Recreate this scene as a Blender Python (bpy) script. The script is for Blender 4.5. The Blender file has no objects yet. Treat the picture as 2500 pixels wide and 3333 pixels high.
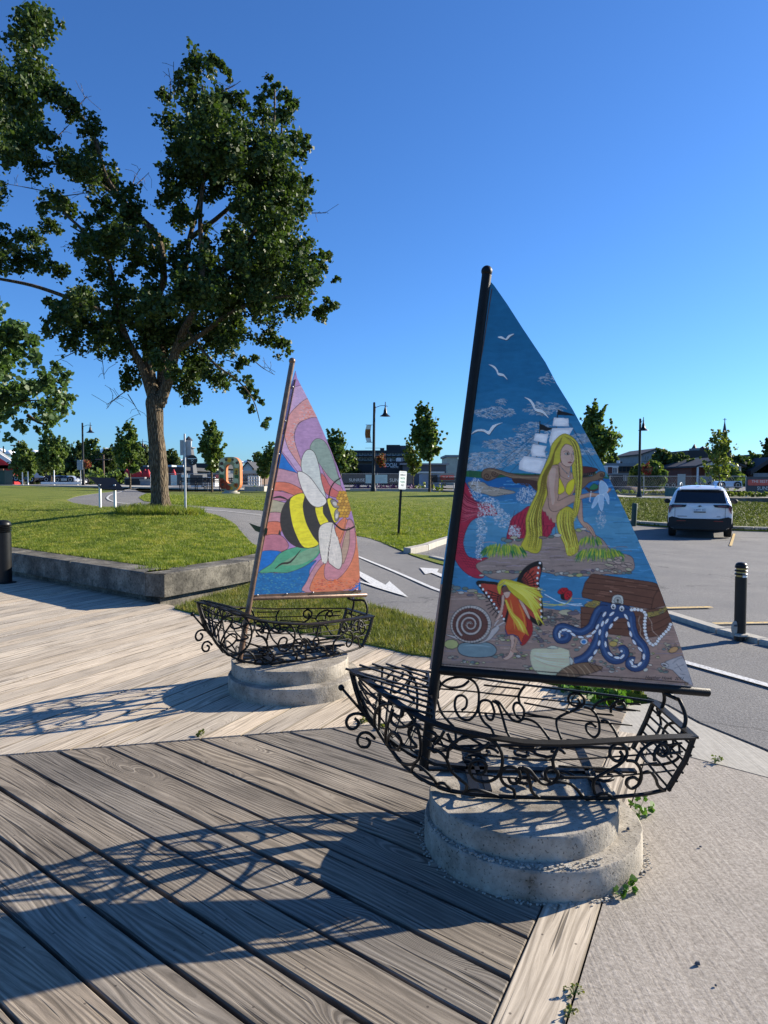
import bpy, bmesh, math, random
import numpy as np
from mathutils import Vector, Matrix, noise as mnoise
from mathutils.geometry import delaunay_2d_cdt
random.seed(7); np.random.seed(7)
R = math.radians
SC = bpy.context.scene
COL = SC.collection
# ------------------------------------------------------------------ camera, sky, sun, exposure
FPX, W0, H0 = 2290.0, 2500.0, 3333.0
PITCH = math.atan((1666.5 - 1565.0) / FPX)
EYE = Vector((0, 0, 1.6))
cam_data = bpy.data.cameras.new('camera')
cam = bpy.data.objects.new('camera', cam_data); COL.objects.link(cam)
cam_data.sensor_fit = 'VERTICAL'; cam_data.sensor_height = 36.0
cam_data.lens = FPX / H0 * 36.0
cam_data.clip_start = 0.05; cam_data.clip_end = 6000
cam.location = EYE
cam.rotation_euler = (math.pi / 2 - PITCH, 0, 0)
SC.camera = cam
SUN_AZ, SUN_EL = R(25.5), R(23.0)        # azimuth counted from +x towards +y
world = bpy.data.worlds.new('World'); SC.world = world; world.use_nodes = True
wn = world.node_tree; bg = wn.nodes['Background']
sky = wn.nodes.new('ShaderNodeTexSky'); sky.sky_type = 'NISHITA'; sky.sun_disc = False
sky.sun_elevation = SUN_EL; sky.sun_rotation = math.pi / 2 - SUN_AZ
sky.altitude = 200; sky.air_density = 1.0; sky.dust_density = 0.35; sky.ozone_density = 3.2
grade = wn.nodes.new('ShaderNodeMix'); grade.data_type = 'RGBA'; grade.blend_type = 'MULTIPLY'; grade.inputs[0].default_value = 1.0
grade.inputs[7].default_value = (0.42, 0.73, 1.14, 1)       # clear blue evening air, the same all round
wn.links.new(sky.outputs[0], grade.inputs[6]); wn.links.new(grade.outputs[2], bg.inputs[0]); bg.inputs[1].default_value = 0.078
sun_d = bpy.data.lights.new('sun', 'SUN'); sun_d.energy = 5.0; sun_d.angle = R(0.5); sun_d.color = (1.0, 0.90, 0.75)
sun = bpy.data.objects.new('sun', sun_d); COL.objects.link(sun)
sdir = Vector((math.cos(SUN_AZ) * math.cos(SUN_EL), math.sin(SUN_AZ) * math.cos(SUN_EL), math.sin(SUN_EL)))
sun.rotation_euler = sdir.to_track_quat('Z', 'Y').to_euler(); sun.location = (6, 4, 12)
vs = SC.view_settings; vs.view_transform = 'Standard'; vs.look = 'None'; vs.gamma = 1; vs.exposure = 1.08
vs.use_curve_mapping = False

# ------------------------------------------------------------------ survey helpers (photo pixel -> point of the place)
CT, ST = math.cos(PITCH), math.sin(PITCH)
def ray(x, y):
    u = (x - 1250.0) / FPX; v = -(y - 1666.5) / FPX
    return Vector((u, CT + v * ST, -ST + v * CT))
def on_z(x, y, z=0.0):
    d = ray(x, y); return EYE + d * ((z - EYE.z) / d.z)
def at_y(x, y, Y):
    d = ray(x, y); return EYE + d * (Y / d.y)
def project(p):
    z = p[2] - EYE.z; dep = p[1] * CT - z * ST; up = p[1] * ST + z * CT
    return 1250 + FPX * p[0] / dep, 1666.5 - FPX * up / dep
# terrain: thin plate spline through surveyed heights
_CP = np.array([(-10, 15.6, .40), (-6.2, 12, .38), (-4.5, 10.6, .38), (-3, 9.3, .37), (-2.2, 11, .30), (-1.6, 12.6, .22), (-5.8, 18, .84), (-4.8, 17.2, .78), (-9, 25, .97),
    (-5, 25, .66), (-3, 22, .40), (-.7, 20, .05), (.4, 15, 0), (1.3, 16, .02), (-.4, 9, 0), (.5, 8, 0), (0, 6.5, 0), (2, 5, 0), (-.6, 40, 1.0), (-24, 56, 1.2), (16, 44, .54),
    (-9, 42, .84), (9, 21, -.16), (3.8, 7.5, -.02), (12.9, 24, -.16), (9.3, 26, -.16), (4, 14, -.06), (7, 12, -.1), (20, 18, -.16), (-12, 18, .85), (-20, 24, 1.0),
    (-20, 40, 1.1), (2, 30, .5), (4, 24, .12), (10, 31, .42), (15, 31, .40), (22, 26, .2), (22, 44, .5), (35, 44, .5), (35, 20, -.1), (-35, 24, 1.1), (-40, 60, 1.2), (0, 62, 1.1),
    (20, 70, .9), (45, 70, .9), (-60, 90, 1.2), (0, 90, 1.2), (60, 90, 1.0), (3, 2, 0), (-3, 5, 0), (-8, 5, 0), (8, 3, -.02), (14, 8, -.1)], float)
def _tps(r2): return np.where(r2 > 1e-9, 0.5 * r2 * np.log(np.maximum(r2, 1e-9)), 0.0)
_n = len(_CP); _A = np.zeros((_n + 3, _n + 3))
_d2 = ((_CP[:, None, :2] - _CP[None, :, :2]) ** 2).sum(-1)
_A[:_n, :_n] = _tps(_d2) + np.eye(_n) * 0.5; _A[:_n, _n] = 1; _A[:_n, _n + 1:] = _CP[:, :2]; _A[_n, :_n] = 1; _A[_n + 1:, :_n] = _CP[:, :2].T
_w = np.linalg.solve(_A, np.concatenate([_CP[:, 2], np.zeros(3)]))
def terr_a(P):
    P = np.asarray(P, float).reshape(-1, 2); Q = P.copy()
    Q[:, 0] = np.clip(Q[:, 0], -55, 55); Q[:, 1] = np.clip(Q[:, 1], 3, 88)
    d2 = ((Q[:, None, :] - _CP[None, :, :2]) ** 2).sum(-1)
    z = _tps(d2) @ _w[:_n] + _w[_n] + Q @ _w[_n + 1:]
    return np.clip(z, -.2, 1.35)
def terr(x, y): return float(terr_a([(x, y)])[0])
def on_ground(px, py):
    d = ray(px, py); lo, hi = 3.0, None
    ys = np.linspace(3, 95, 900); t = ys / d.y
    X = d.x * t; Z = EYE.z + d.z * t; T = terr_a(np.stack([X, ys], 1))
    k = np.where(Z < T)[0]
    i = k[0] if len(k) else len(ys) - 1
    if i > 0:
        a = (Z - T)[i - 1]; b = (Z - T)[i]; f = a / (a - b) if a != b else 0
        f = min(max(f, 0), 1); yy = ys[i - 1] + (ys[i] - ys[i - 1]) * f
    else: yy = ys[0]
    p = EYE + d * (yy / d.y); p.z = terr(p.x, p.y); return p

# ------------------------------------------------------------------ node materials
MATS = {}
class NT:
    def __init__(s, name):
        s.m = bpy.data.materials.new(name); s.m.use_nodes = True; s.t = s.m.node_tree; s.b = s.t.nodes['Principled BSDF']
        s.out = s.t.nodes['Material Output']; MATS[name] = s.m
    def n(s, typ, ins=None, **kw):
        nd = s.t.nodes.new('ShaderNode' + typ)
        for k, v in kw.items(): setattr(nd, k, v)
        for k, v in (ins or {}).items():
            if isinstance(v, bpy.types.NodeSocket): s.t.links.new(v, nd.inputs[k])
            else: nd.inputs[k].default_value = v
        return nd
    def mth(s, op, a, b=0.0, c=0.0):
        return s.n('Math', {0: a, 1: b, 2: c}, operation=op).outputs[0]
    def ramp(s, fac, stops):
        r = s.n('ValToRGB', {0: fac}); e = r.color_ramp.elements
        while len(e) < len(stops): e.new(0.5)
        for k, (p, c) in enumerate(stops): e[k].position = p; e[k].color = (*c, 1) if len(c) == 3 else c
        return r.outputs[0]
    def mix(s, fac, a, b, mode='MIX'):
        nd = s.n('Mix', data_type='RGBA', blend_type=mode); 
        for k, v in ((0, fac), (6, a), (7, b)):
            if isinstance(v, bpy.types.NodeSocket): s.t.links.new(v, nd.inputs[k])
            else: nd.inputs[k].default_value = v if k == 0 else (*v, 1)
        return nd.outputs[2]
    def co(s, kind='Object'): return s.n('TexCoord').outputs[kind]
    def pos(s): return s.n('NewGeometry').outputs['Position']
    def noise(s, vec, scale, detail=3, rough=.55, dist=0.0):
        return s.n('TexNoise', {'Vector': vec, 'Scale': scale, 'Detail': detail, 'Roughness': rough, 'Distortion': dist}).outputs[0]
    def mapv(s, vec, scale=(1, 1, 1), loc=(0, 0, 0), rot=(0, 0, 0)):
        return s.n('Mapping', {0: vec, 1: loc, 2: rot, 3: scale}).outputs[0]
    def bump(s, h, strength=.3, dist=.01):
        nd = s.n('Bump', {'Strength': strength, 'Distance': dist, 'Height': h}); s.t.links.new(nd.outputs[0], s.b.inputs['Normal'])
    def set(s, **kw):
        for k, v in kw.items():
            i = s.b.inputs[{'col': 'Base Color', 'rough': 'Roughness', 'metal': 'Metallic', 'spec': 'Specular IOR Level', 'alpha': 'Alpha', 'coat': 'Coat Weight'}[k]]
            if isinstance(v, bpy.types.NodeSocket): s.t.links.new(v, i)
            else: i.default_value = (*v, 1) if isinstance(v, tuple) else v
        return s
def plain(name, col, rough=.6, metal=0.0, var=.12, scale=6.0, bump=0.0, spec=.4, coat=0.0):
    """painted or plastic surface with mild wear in tone"""
    if name in MATS: return MATS[name]
    t = NT(name); c = t.co()
    n1 = t.noise(c, scale, 5, .6)
    k = t.ramp(n1, [(.3, tuple(max(0, x * (1 - var)) for x in col)), (.7, tuple(min(1, x * (1 + var)) for x in col))])
    t.set(col=k, rough=rough, metal=metal, spec=spec, coat=coat)
    if bump: t.bump(t.noise(c, scale * 8, 4), bump, .005)
    return t.m
def wood(name, dark, mid, light, contrast=1.0, hw=.1005, grime_shade=.3):
    t = NT(name); c = t.co(); oi = t.n('ObjectInfo').outputs['Random']
    off = t.n('CombineXYZ', {0: t.mth('MULTIPLY', oi, 37.0), 1: t.mth('MULTIPLY', oi, 11.3), 2: t.mth('MULTIPLY', oi, 91.0)}).outputs[0]
    v = t.n('VectorMath', {0: c, 1: off}, operation='ADD').outputs[0]
    sp = t.n('SeparateXYZ', {0: v})
    big = t.noise(t.mapv(v, (.38, 3.0, 1)), 1.0, 3, .5)                 # slow flow that bends the grain
    vor = t.n('TexVoronoi', {'Vector': t.mapv(v, (1.05, 4.0, 0)), 'Scale': 1.0, 'Randomness': .95}); kd = vor.outputs['Distance']
    knot = t.n('MapRange', {0: kd, 1: 0.0, 2: .30, 3: 1.0, 4: 0.0}, interpolation_type='SMOOTHSTEP').outputs[0]
    fld = t.mth('ADD', t.mth('MULTIPLY', sp.outputs[1], 50.0), t.mth('ADD', t.mth('MULTIPLY', big, 17.0), t.mth('MULTIPLY', knot, 7.5)))
    fine = t.noise(t.n('CombineXYZ', {0: t.mth('MULTIPLY', sp.outputs[0], 2.2), 1: t.mth('MULTIPLY', fld, 1.5), 2: 0.0}).outputs[0], 1.0, 7, .72)
    ring = t.mth('PINGPONG', fld, .5)
    rg = t.n('MapRange', {0: ring, 1: 0.0, 2: .5, 3: 0.0, 4: 1.0}, interpolation_type='SMOOTHSTEP').outputs[0]
    g = t.mth('ADD', t.mth('MULTIPLY', rg, .15), t.mth('MULTIPLY', fine, .88))
    col = t.ramp(g, [(.22, dark), (.45, tuple(.5 * (a + b) for a, b in zip(dark, mid))), (.6, mid), (.86, light)])
    bl = t.noise(t.mapv(v, (1.3, 3.5, 1)), 1.0, 4, .6)
    col = t.mix(.55 * contrast, col, t.ramp(bl, [(.32, (.42, .41, .40)), (.5, (.95, .94, .92)), (.66, (1.28, 1.25, 1.18))]), 'MULTIPLY')
    tint = t.ramp(oi, [(0, (.74, .75, .77)), (.3, (1.0, .95, .88)), (.55, (.86, .86, .86)), (.8, (1.05, 1.03, 1.0)), (1, (1.18, 1.10, 1.0))])
    col = t.mix(1.0, col, tint, 'MULTIPLY')
    ke = t.n('MapRange', {0: kd, 1: .025, 2: .075, 3: 1.0, 4: 0.0}, interpolation_type='SMOOTHSTEP').outputs[0]
    col = t.mix(t.mth('MULTIPLY', ke, .55), col, tuple(x * .75 for x in dark))
    ck = t.noise(t.n('CombineXYZ', {0: t.mth('MULTIPLY', sp.outputs[0], 1.6), 1: t.mth('MULTIPLY', sp.outputs[1], 50.0), 2: 0.0}).outputs[0], 1.0, 2, .4)
    crack = t.n('MapRange', {0: ck, 1: .62, 2: .67, 3: 0.0, 4: 1.0}).outputs[0]
    col = t.mix(t.mth('MULTIPLY', crack, .75), col, tuple(x * .35 for x in dark))
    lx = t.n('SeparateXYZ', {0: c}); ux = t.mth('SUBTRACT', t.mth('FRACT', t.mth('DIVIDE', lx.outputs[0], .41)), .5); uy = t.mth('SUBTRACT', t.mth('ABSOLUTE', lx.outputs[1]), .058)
    nd_ = t.mth('SQRT', t.mth('ADD', t.mth('POWER', t.mth('MULTIPLY', ux, .41), 2.0), t.mth('POWER', uy, 2.0)))
    nail = t.n('MapRange', {0: nd_, 1: .0035, 2: .0055, 3: 1.0, 4: 0.0}).outputs[0]
    col = t.mix(t.mth('MULTIPLY', nail, .75), col, (.05, .04, .035))
    eg = t.n('MapRange', {0: t.mth('ABSOLUTE', lx.outputs[1]), 1: hw - .007, 2: hw - .001, 3: 0.0, 4: grime_shade}).outputs[0]  # plank edges coloured dark: edge grime plus painted shade of the gaps
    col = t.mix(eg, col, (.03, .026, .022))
    t.set(col=col, rough=.85, spec=.25)
    h = t.mth('SUBTRACT', t.mth('ADD', t.mth('MULTIPLY', g, .7), t.mth('MULTIPLY', bl, .5)), t.mth('MULTIPLY', crack, .8))
    t.bump(h, .75 * contrast, .004)
    return t.m

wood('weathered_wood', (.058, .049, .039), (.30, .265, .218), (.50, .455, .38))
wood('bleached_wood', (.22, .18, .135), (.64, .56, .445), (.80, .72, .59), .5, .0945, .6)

t = NT('pedestal_concrete'); c = t.co()
sp_ = t.ramp(t.noise(c, 90, 2), [(.30, (.10, .09, .075)), (.40, (1, 1, 1))])
base = t.ramp(t.noise(c, 5, 8, .72), [(.32, (.15, .13, .10)), (.5, (.32, .29, .24)), (.70, (.50, .455, .38))])
t.set(col=t.mix(.75, base, sp_, 'MULTIPLY'), rough=.9, spec=.2); t.bump(t.mth('ADD', t.noise(c, 60, 6, .7), t.mth('MULTIPLY', t.noise(c, 14, 4), .8)), .55, .008)
t = NT('brushed_concrete'); c = t.pos()
br = t.noise(t.mapv(c, (70, 2.2, 1), rot=(0, 0, R(-8))), 1.0, 4, .6)
gr = t.noise(c, 75, 5, .7); bigc = t.noise(c, 1.6, 5, .6)
col = t.ramp(t.mth('ADD', t.mth('MULTIPLY', gr, .72), t.mth('MULTIPLY', br, .28)), [(.33, (.20, .178, .15)), (.5, (.335, .303, .26)), (.67, (.47, .43, .375))])
col = t.mix(.8, col, t.ramp(bigc, [(.3, (.86, .86, .86)), (.7, (1.12, 1.1, 1.08))]), 'MULTIPLY')
t.set(col=col, rough=.92, spec=.2); t.bump(t.mth('ADD', t.mth('MULTIPLY', br, .8), gr), .6, .004)
t = NT('pale_concrete'); c = t.pos()
br = t.noise(t.mapv(c, (85, 3, 1), rot=(0, 0, R(-8))), 1.0, 3, .6)
col = t.ramp(t.mth('ADD', t.mth('MULTIPLY', t.noise(c, 30, 5), .35), t.mth('MULTIPLY', br, .65)), [(.36, (.33, .31, .265)), (.64, (.48, .455, .395))])
t.set(col=col, rough=.9, spec=.2); t.bump(br, .5, .004)
t = NT('wall_concrete'); c = t.pos()
col = t.ramp(t.noise(c, 2.4, 8, .72), [(.32, (.045, .043, .037)), (.5, (.14, .13, .108)), (.70, (.32, .295, .24))])
pit = t.ramp(t.noise(c, 34, 4, .7), [(.36, (.35, .34, .32)), (.5, (1, 1, 1))])
t.set(col=t.mix(.8, col, pit, 'MULTIPLY'), rough=.92, spec=.2); t.bump(t.noise(c, 30, 6, .7), .6, .01)
t = NT('asphalt'); c = t.pos()
sp1 = t.noise(c, 60, 3, .7); sp2 = t.noise(c, .9, 6, .6); sp3 = t.noise(c, 220, 1)
col = t.ramp(t.mth('ADD', t.mth('MULTIPLY', sp1, .5), t.mth('MULTIPLY', sp3, .5)), [(.36, (.080, .079, .078)), (.52, (.178, .175, .170)), (.68, (.32, .314, .30))])
col = t.mix(.8, col, t.ramp(sp2, [(.3, (.82, .82, .84)), (.7, (1.2, 1.18, 1.14))]), 'MULTIPLY')
crk = t.n('TexVoronoi', {'Vector': t.n('VectorMath', {0: c, 1: t.n('TexNoise', {'Vector': c, 'Scale': 1.3, 'Detail': 4}).outputs[1]}, operation='ADD').outputs[0], 'Scale': .32}, feature='DISTANCE_TO_EDGE').outputs[0]
ck = t.n('MapRange', {0: crk, 1: .0, 2: .006, 3: 1.0, 4: 0.0}).outputs[0]
col = t.mix(t.mth('MULTIPLY', ck, .55), col, (.03, .03, .03))
oil = t.n('MapRange', {0: t.noise(c, .55, 2, .5), 1: .66, 2: .74, 3: 0.0, 4: 1.0}, interpolation_type='SMOOTHSTEP').outputs[0]
col = t.mix(t.mth('MULTIPLY', oil, .35), col, (.05, .05, .05))
t.set(col=col, rough=.9, spec=.25); t.bump(sp1, .6, .006)
t = NT('road_paint'); c = t.pos()
t.set(col=t.ramp(t.noise(c, 45, 6, .75), [(.38, (.20, .20, .19)), (.46, (.52, .52, .50)), (.62, (.68, .68, .66))]), rough=.7); t.bump(t.noise(c, 60, 3), .4, .004)
t = NT('yellow_road_paint'); c = t.pos()
t.set(col=t.ramp(t.noise(c, 38, 6, .75), [(.38, (.22, .19, .14)), (.52, (.62, .42, .12)), (.66, (.7, .5, .18))]), rough=.75)
def grass_mat(name, a, b, c3):
    t = NT(name); c = t.pos()
    n1 = t.noise(c, 1.1, 6, .65); n2 = t.noise(c, 26, 4, .7)
    t.set(col=t.ramp(t.mth('ADD', t.mth('MULTIPLY', n1, .55), t.mth('MULTIPLY', n2, .45)), [(.34, a), (.5, b), (.66, c3)]), rough=.9, spec=.15)
    t.bump(n2, .8, .03)
grass_mat('turf', (.065, .095, .014), (.14, .175, .026), (.26, .245, .06))
grass_mat('soil_ground', (.03, .035, .015), (.06, .07, .03), (.10, .09, .05))
def leaf_mat(name, a, b, c3, trans=.3, rough=.45, nscale=9.0):
    t = NT(name); c = t.pos()
    n1 = t.noise(c, nscale, 2, .6)
    col = t.ramp(n1, [(.32, a), (.5, b), (.68, c3)])
    t.set(col=col, rough=rough, spec=.3)
    tr = t.n('BsdfTranslucent', {0: t.mix(1.0, col, (1.3, 1.35, .6), 'MULTIPLY')})
    mx = t.n('MixShader', {0: trans, 1: t.b.outputs[0], 2: tr.outputs[0]})
    t.t.links.new(mx.outputs[0], t.out.inputs[0])
leaf_mat('grass_blades', (.085, .13, .017), (.17, .22, .030), (.31, .31, .065), .35, .6, 3.0)
leaf_mat('bank_blades', (.045, .065, .014), (.085, .11, .024), (.16, .17, .05), .3, .6, 2.0)  # darker than the lawn blades: bank's shade and its weeds put into the colour
leaf_mat('dry_grass_blades', (.08, .10, .025), (.15, .17, .04), (.28, .24, .08), .3, .6, 5.0)
leaf_mat('maple_leaf', (.020, .042, .012), (.044, .080, .019), (.10, .14, .04), .3, .5, 14.0)
leaf_mat('pale_leaf', (.040, .085, .030), (.075, .135, .050), (.14, .20, .09), .3, .42, 8.0)
leaf_mat('young_leaf', (.060, .105, .024), (.11, .17, .042), (.19, .24, .075), .35, .45, 5.0)
leaf_mat('yellow_leaf', (.08, .125, .02), (.15, .20, .04), (.25, .27, .07), .35, .5, 4.0)
leaf_mat('dark_leaf', (.038, .065, .018), (.070, .105, .030), (.12, .155, .048), .35, .5, 1.2)
leaf_mat('weed_leaf', (.05, .12, .02), (.09, .20, .03), (.16, .28, .05), .3, .5, 30.0)
leaf_mat('purple_flower', (.05, .02, .08), (.10, .04, .15), (.16, .07, .20), .2, .6, 20.0)
leaf_mat('red_flower', (.16, .01, .02), (.32, .02, .04), (.45, .08, .05), .2, .6, 20.0)
leaf_mat('orange_flower', (.16, .05, .01), (.35, .10, .03), (.35, .28, .04), .2, .6, 20.0)
t = NT('bark'); c = t.pos()
bk = t.n('TexVoronoi', {'Vector': t.mapv(c, (14, 14, 2.6)), 'Scale': 1.6}, feature='DISTANCE_TO_EDGE').outputs[0]
nb = t.noise(t.mapv(c, (12, 12, 2.0)), 2.0, 6, .65)
hb = t.mth('ADD', t.mth('MULTIPLY', t.mth('MINIMUM', bk, .25), 2.2), nb)
t.set(col=t.ramp(hb, [(.3, (.022, .016, .011)), (.6, (.095, .070, .044)), (.95, (.19, .15, .10))]), rough=.9, spec=.2); t.bump(hb, 1.0, .05)
plain('wrought_iron', (.006, .006, .0065), .5, .0, .4, 30, .2, .28)
plain('black_paint', (.009, .0095, .010), .4, .0, .3, 14, .1, .35)
plain('bronze_metal', (.20, .125, .085), .38, .35, .3, 22, .15)
plain('galvanised', (.42, .43, .44), .45, .7, .15, 20)
plain('white_paint', (.78, .78, .76), .5, 0, .05, 8)
plain('car_white', (.80, .81, .83), .25, 0, .02, 2, 0, .5, .8)
plain('car_grey', (.42, .45, .50), .3, .3, .03, 2, 0, .5, .8)
plain('car_dark', (.02, .022, .03), .28, .2, .1, 2, 0, .5, .6)
plain('car_maroon', (.10, .015, .02), .3, .2, .1, 2, 0, .5, .6)
plain('tyre_rubber', (.016, .016, .016), .85, 0, .2, 30)
plain('black_trim', (.014, .014, .015), .6, 0, .2, 20)
plain('dark_glass', (.012, .014, .018), .08, 0, .2, 2, 0, .8)
plain('tail_lens', (.16, .012, .015), .2, 0, .25, 20, 0, .6)

# ------------------------------------------------------------------ mesh builder
class MB:
    def __init__(s): s.v = []; s.f = []; s.mi = []; s.k = 0
    def slot(s, k): s.k = k; return s
    def add(s, vs, fs):
        o = len(s.v); s.v += [tuple(p) for p in vs]; s.f += [[o + i for i in f] for f in fs]; s.mi += [s.k] * len(fs); return s
    def box(s, x0, x1, y0, y1, z0, z1, b=0.0):
        if b > 0:
            P = []; 
            for (z, i) in ((z0, b), (z0 + b, 0), (z1 - b, 0), (z1, b)):
                P += [(x0 + i, y0 + i, z), (x1 - i, y0 + i, z), (x1 - i, y1 - i, z), (x0 + i, y1 - i, z)]
            F = [(3, 2, 1, 0), (12, 13, 14, 15)]
            for r in range(3):
                for k in range(4): F.append((r * 4 + k, r * 4 + (k + 1) % 4, r * 4 + 4 + (k + 1) % 4, r * 4 + 4 + k))
            return s.add(P, F)
        P = [(x0, y0, z0), (x1, y0, z0), (x1, y1, z0), (x0, y1, z0), (x0, y0, z1), (x1, y0, z1), (x1, y1, z1), (x0, y1, z1)]
        return s.add(P, [(3, 2, 1, 0), (4, 5, 6, 7), (0, 1, 5, 4), (1, 2, 6, 5), (2, 3, 7, 6), (3, 0, 4, 7)])
    def obox(s, c, ax, ay, az):
        """box with centre c and half axes ax, ay, az (vectors)"""
        c = Vector(c); ax, ay, az = Vector(ax), Vector(ay), Vector(az)
        P = [c + ax * i + ay * j + az * k for k in (-1, 1) for (i, j) in ((-1, -1), (1, -1), (1, 1), (-1, 1))]
        return s.add(P, [(3, 2, 1, 0), (4, 5, 6, 7), (0, 1, 5, 4), (1, 2, 6, 5), (2, 3, 7, 6), (3, 0, 4, 7)])
    def prism(s, poly, z0, z1, cham=0.0):
        """vertical prism over a convex/concave polygon (list of xy); z0,z1 numbers or functions"""
        n = len(poly)
        f0 = z0 if callable(z0) else (lambda x, y: z0); f1 = z1 if callable(z1) else (lambda x, y: z1)
        ar = sum(poly[i][0] * poly[(i + 1) % n][1] - poly[(i + 1) % n][0] * poly[i][1] for i in range(n))
        if ar < 0: poly = poly[::-1]
        rings = [[(x, y, f0(x, y)) for x, y in poly]]
        if cham > 0:
            ins = inset(poly, cham)
            rings.append([(x, y, f1(x, y) - cham) for x, y in poly]); rings.append([(x, y, f1(x, y)) for x, y in ins])
        else: rings.append([(x, y, f1(x, y)) for x, y in poly])
        P = [p for r in rings for p in r]; F = [list(range(n))[::-1], [(len(rings) - 1) * n + i for i in range(n)]]
        for r in range(len(rings) - 1):
            for i in range(n): F.append([r * n + i, r * n + (i + 1) % n, (r + 1) * n + (i + 1) % n, (r + 1) * n + i])
        return s.add(P, F)
    def tube(s, pts, r, n=6, caps=True, flat=None):
        """tube along points; r number or list; flat=(w,h) makes a flat bar with up vector z"""
        pts = [Vector(p) for p in pts]; m = len(pts); P = []; F = []
        if m < 2: return s
        up = None; rr = r if isinstance(r, (list, tuple)) else [r] * m
        for i, p in enumerate(pts):
            t = (pts[min(i + 1, m - 1)] - pts[max(i - 1, 0)])
            t = t.normalized() if t.length > 1e-9 else Vector((0, 0, 1))
            if up is None:
                a = Vector((0, 0, 1)) if abs(t.z) < .9 else Vector((1, 0, 0)); up = (a - t * a.dot(t)).normalized()
            else:
                up = up - t * up.dot(t); up = up.normalized() if up.length > 1e-6 else t.orthogonal().normalized()
            sd = t.cross(up)
            if flat:
                w, h = flat
                P += [p + sd * w / 2 * a + up * h / 2 * b for a, b in ((-1, -1), (1, -1), (1, 1), (-1, 1))]
            else:
                P += [p + (up * math.cos(2 * math.pi * k / n) + sd * math.sin(2 * math.pi * k / n)) * rr[i] for k in range(n)]
        k_ = 4 if flat else n
        for i in range(m - 1):
            for k in range(k_):
                a, b = i * k_ + k, i * k_ + (k + 1) % k_
                F.append((a, b, b + k_, a + k_))
        if caps: F += [list(range(k_))[::-1], [(m - 1) * k_ + k for k in range(k_)]]
        return s.add(P, F)
    def lathe(s, prof, c=(0, 0, 0), n=20, ax=None):
        """prof: list of (r,z); revolve round z at c; ax optional matrix"""
        P = []; F = []; c = Vector(c)
        for r, z in prof:
            for k in range(n):
                a = 2 * math.pi * k / n; v = Vector((r * math.cos(a), r * math.sin(a), z))
                P.append(c + (ax @ v if ax else v))
        for i in range(len(prof) - 1):
            for k in range(n): F.append((i * n + k, i * n + (k + 1) % n, (i + 1) * n + (k + 1) % n, (i + 1) * n + k))
        if prof[0][0] > 1e-6: F.append(list(range(n))[::-1])
        if prof[-1][0] > 1e-6: F.append([(len(prof) - 1) * n + k for k in range(n)])
        return s.add(P, F)
    def ball(s, c, r, n=12, sx=1, sy=1, sz=1):
        m = max(6, n // 2)
        return s.lathe([(max(1e-7, r * math.sin(math.pi * i / m)), -r * math.cos(math.pi * i / m)) for i in range(m + 1)], c, n, Matrix.Diagonal((sx, sy, sz)))
    def build(s, name, mat, parent=None, world=False, smooth=False, kind=None, label=None):
        me = bpy.data.meshes.new(name); me.from_pydata(s.v, [], s.f)
        mats = mat if isinstance(mat, (list, tuple)) else [mat]
        for m in mats: me.materials.append(MATS[m] if isinstance(m, str) else m)
        if len(mats) > 1: me.polygons.foreach_set('material_index', s.mi)
        if smooth:
            me.polygons.foreach_set('use_smooth', [True] * len(me.polygons))
            if smooth is not True: me.set_sharp_from_angle(angle=R(smooth))
        me.update()
        o = bpy.data.objects.new(name, me); COL.objects.link(o)
        if parent:
            o.parent = parent
            if world: o.matrix_parent_inverse = parent.matrix_basis.inverted()
        if kind: o['kind'] = kind
        if label: o['label'] = label
        return o
def inset(poly, d):
    n = len(poly); out = []
    for i in range(n):
        p0, p1, p2 = Vector(poly[i - 1]), Vector(poly[i]), Vector(poly[(i + 1) % n])
        e1 = (p1 - p0); e2 = (p2 - p1)
        if e1.length < 1e-9 or e2.length < 1e-9: out.append(tuple(p1)); continue
        e1.normalize(); e2.normalize(); n1 = Vector((-e1.y, e1.x)); n2 = Vector((-e2.y, e2.x)); b = n1 + n2
        if b.length < 1e-6: b = n1
        b.normalize(); k = d / max(.35, b.dot(n1)); out.append(tuple(p1 + b * k))
    return out
def thing(name, label, cat, loc=(0, 0, 0), group=None, rz=0.0):
    o = bpy.data.objects.new(name, None); o.empty_display_size = .2; COL.objects.link(o); o.location = loc; o.rotation_euler = (0, 0, rz)
    o['label'] = label; o['category'] = cat
    if group: o['group'] = group
    return o
def tag(o, label, cat, group=None, kind=None):
    o['label'] = label; o['category'] = cat
    if group: o['group'] = group
    if kind: o['kind'] = kind
    return o
def struct(o): o['kind'] = 'structure'; return o
def kids(o): return [c for c in list(bpy.data.objects) if c.parent == o]
def dup(root, loc, rz=0.0, label=None, group=None, scale=None):
    r = root.copy(); COL.objects.link(r); r.location = loc; r.rotation_euler = (0, 0, rz)
    if scale: r.scale = (scale,) * 3
    if label: r['label'] = label
    if group: r['group'] = group
    def rec(a, b):
        for ch in kids(a):
            c = ch.copy(); COL.objects.link(c); c.parent = b; rec(ch, c)
    rec(root, r); return r
def clip(poly, p, n):
    """keep the part of poly where (q-p).n >= 0"""
    out = []; m = len(poly)
    for i in range(m):
        a, b = poly[i], poly[(i + 1) % m]
        da = (a[0] - p[0]) * n[0] + (a[1] - p[1]) * n[1]; db = (b[0] - p[0]) * n[0] + (b[1] - p[1]) * n[1]
        if da >= 0: out.append(a)
        if (da >= 0) != (db >= 0):
            t = da / (da - db); out.append((a[0] + (b[0] - a[0]) * t, a[1] + (b[1] - a[1]) * t))
    return out
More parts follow.
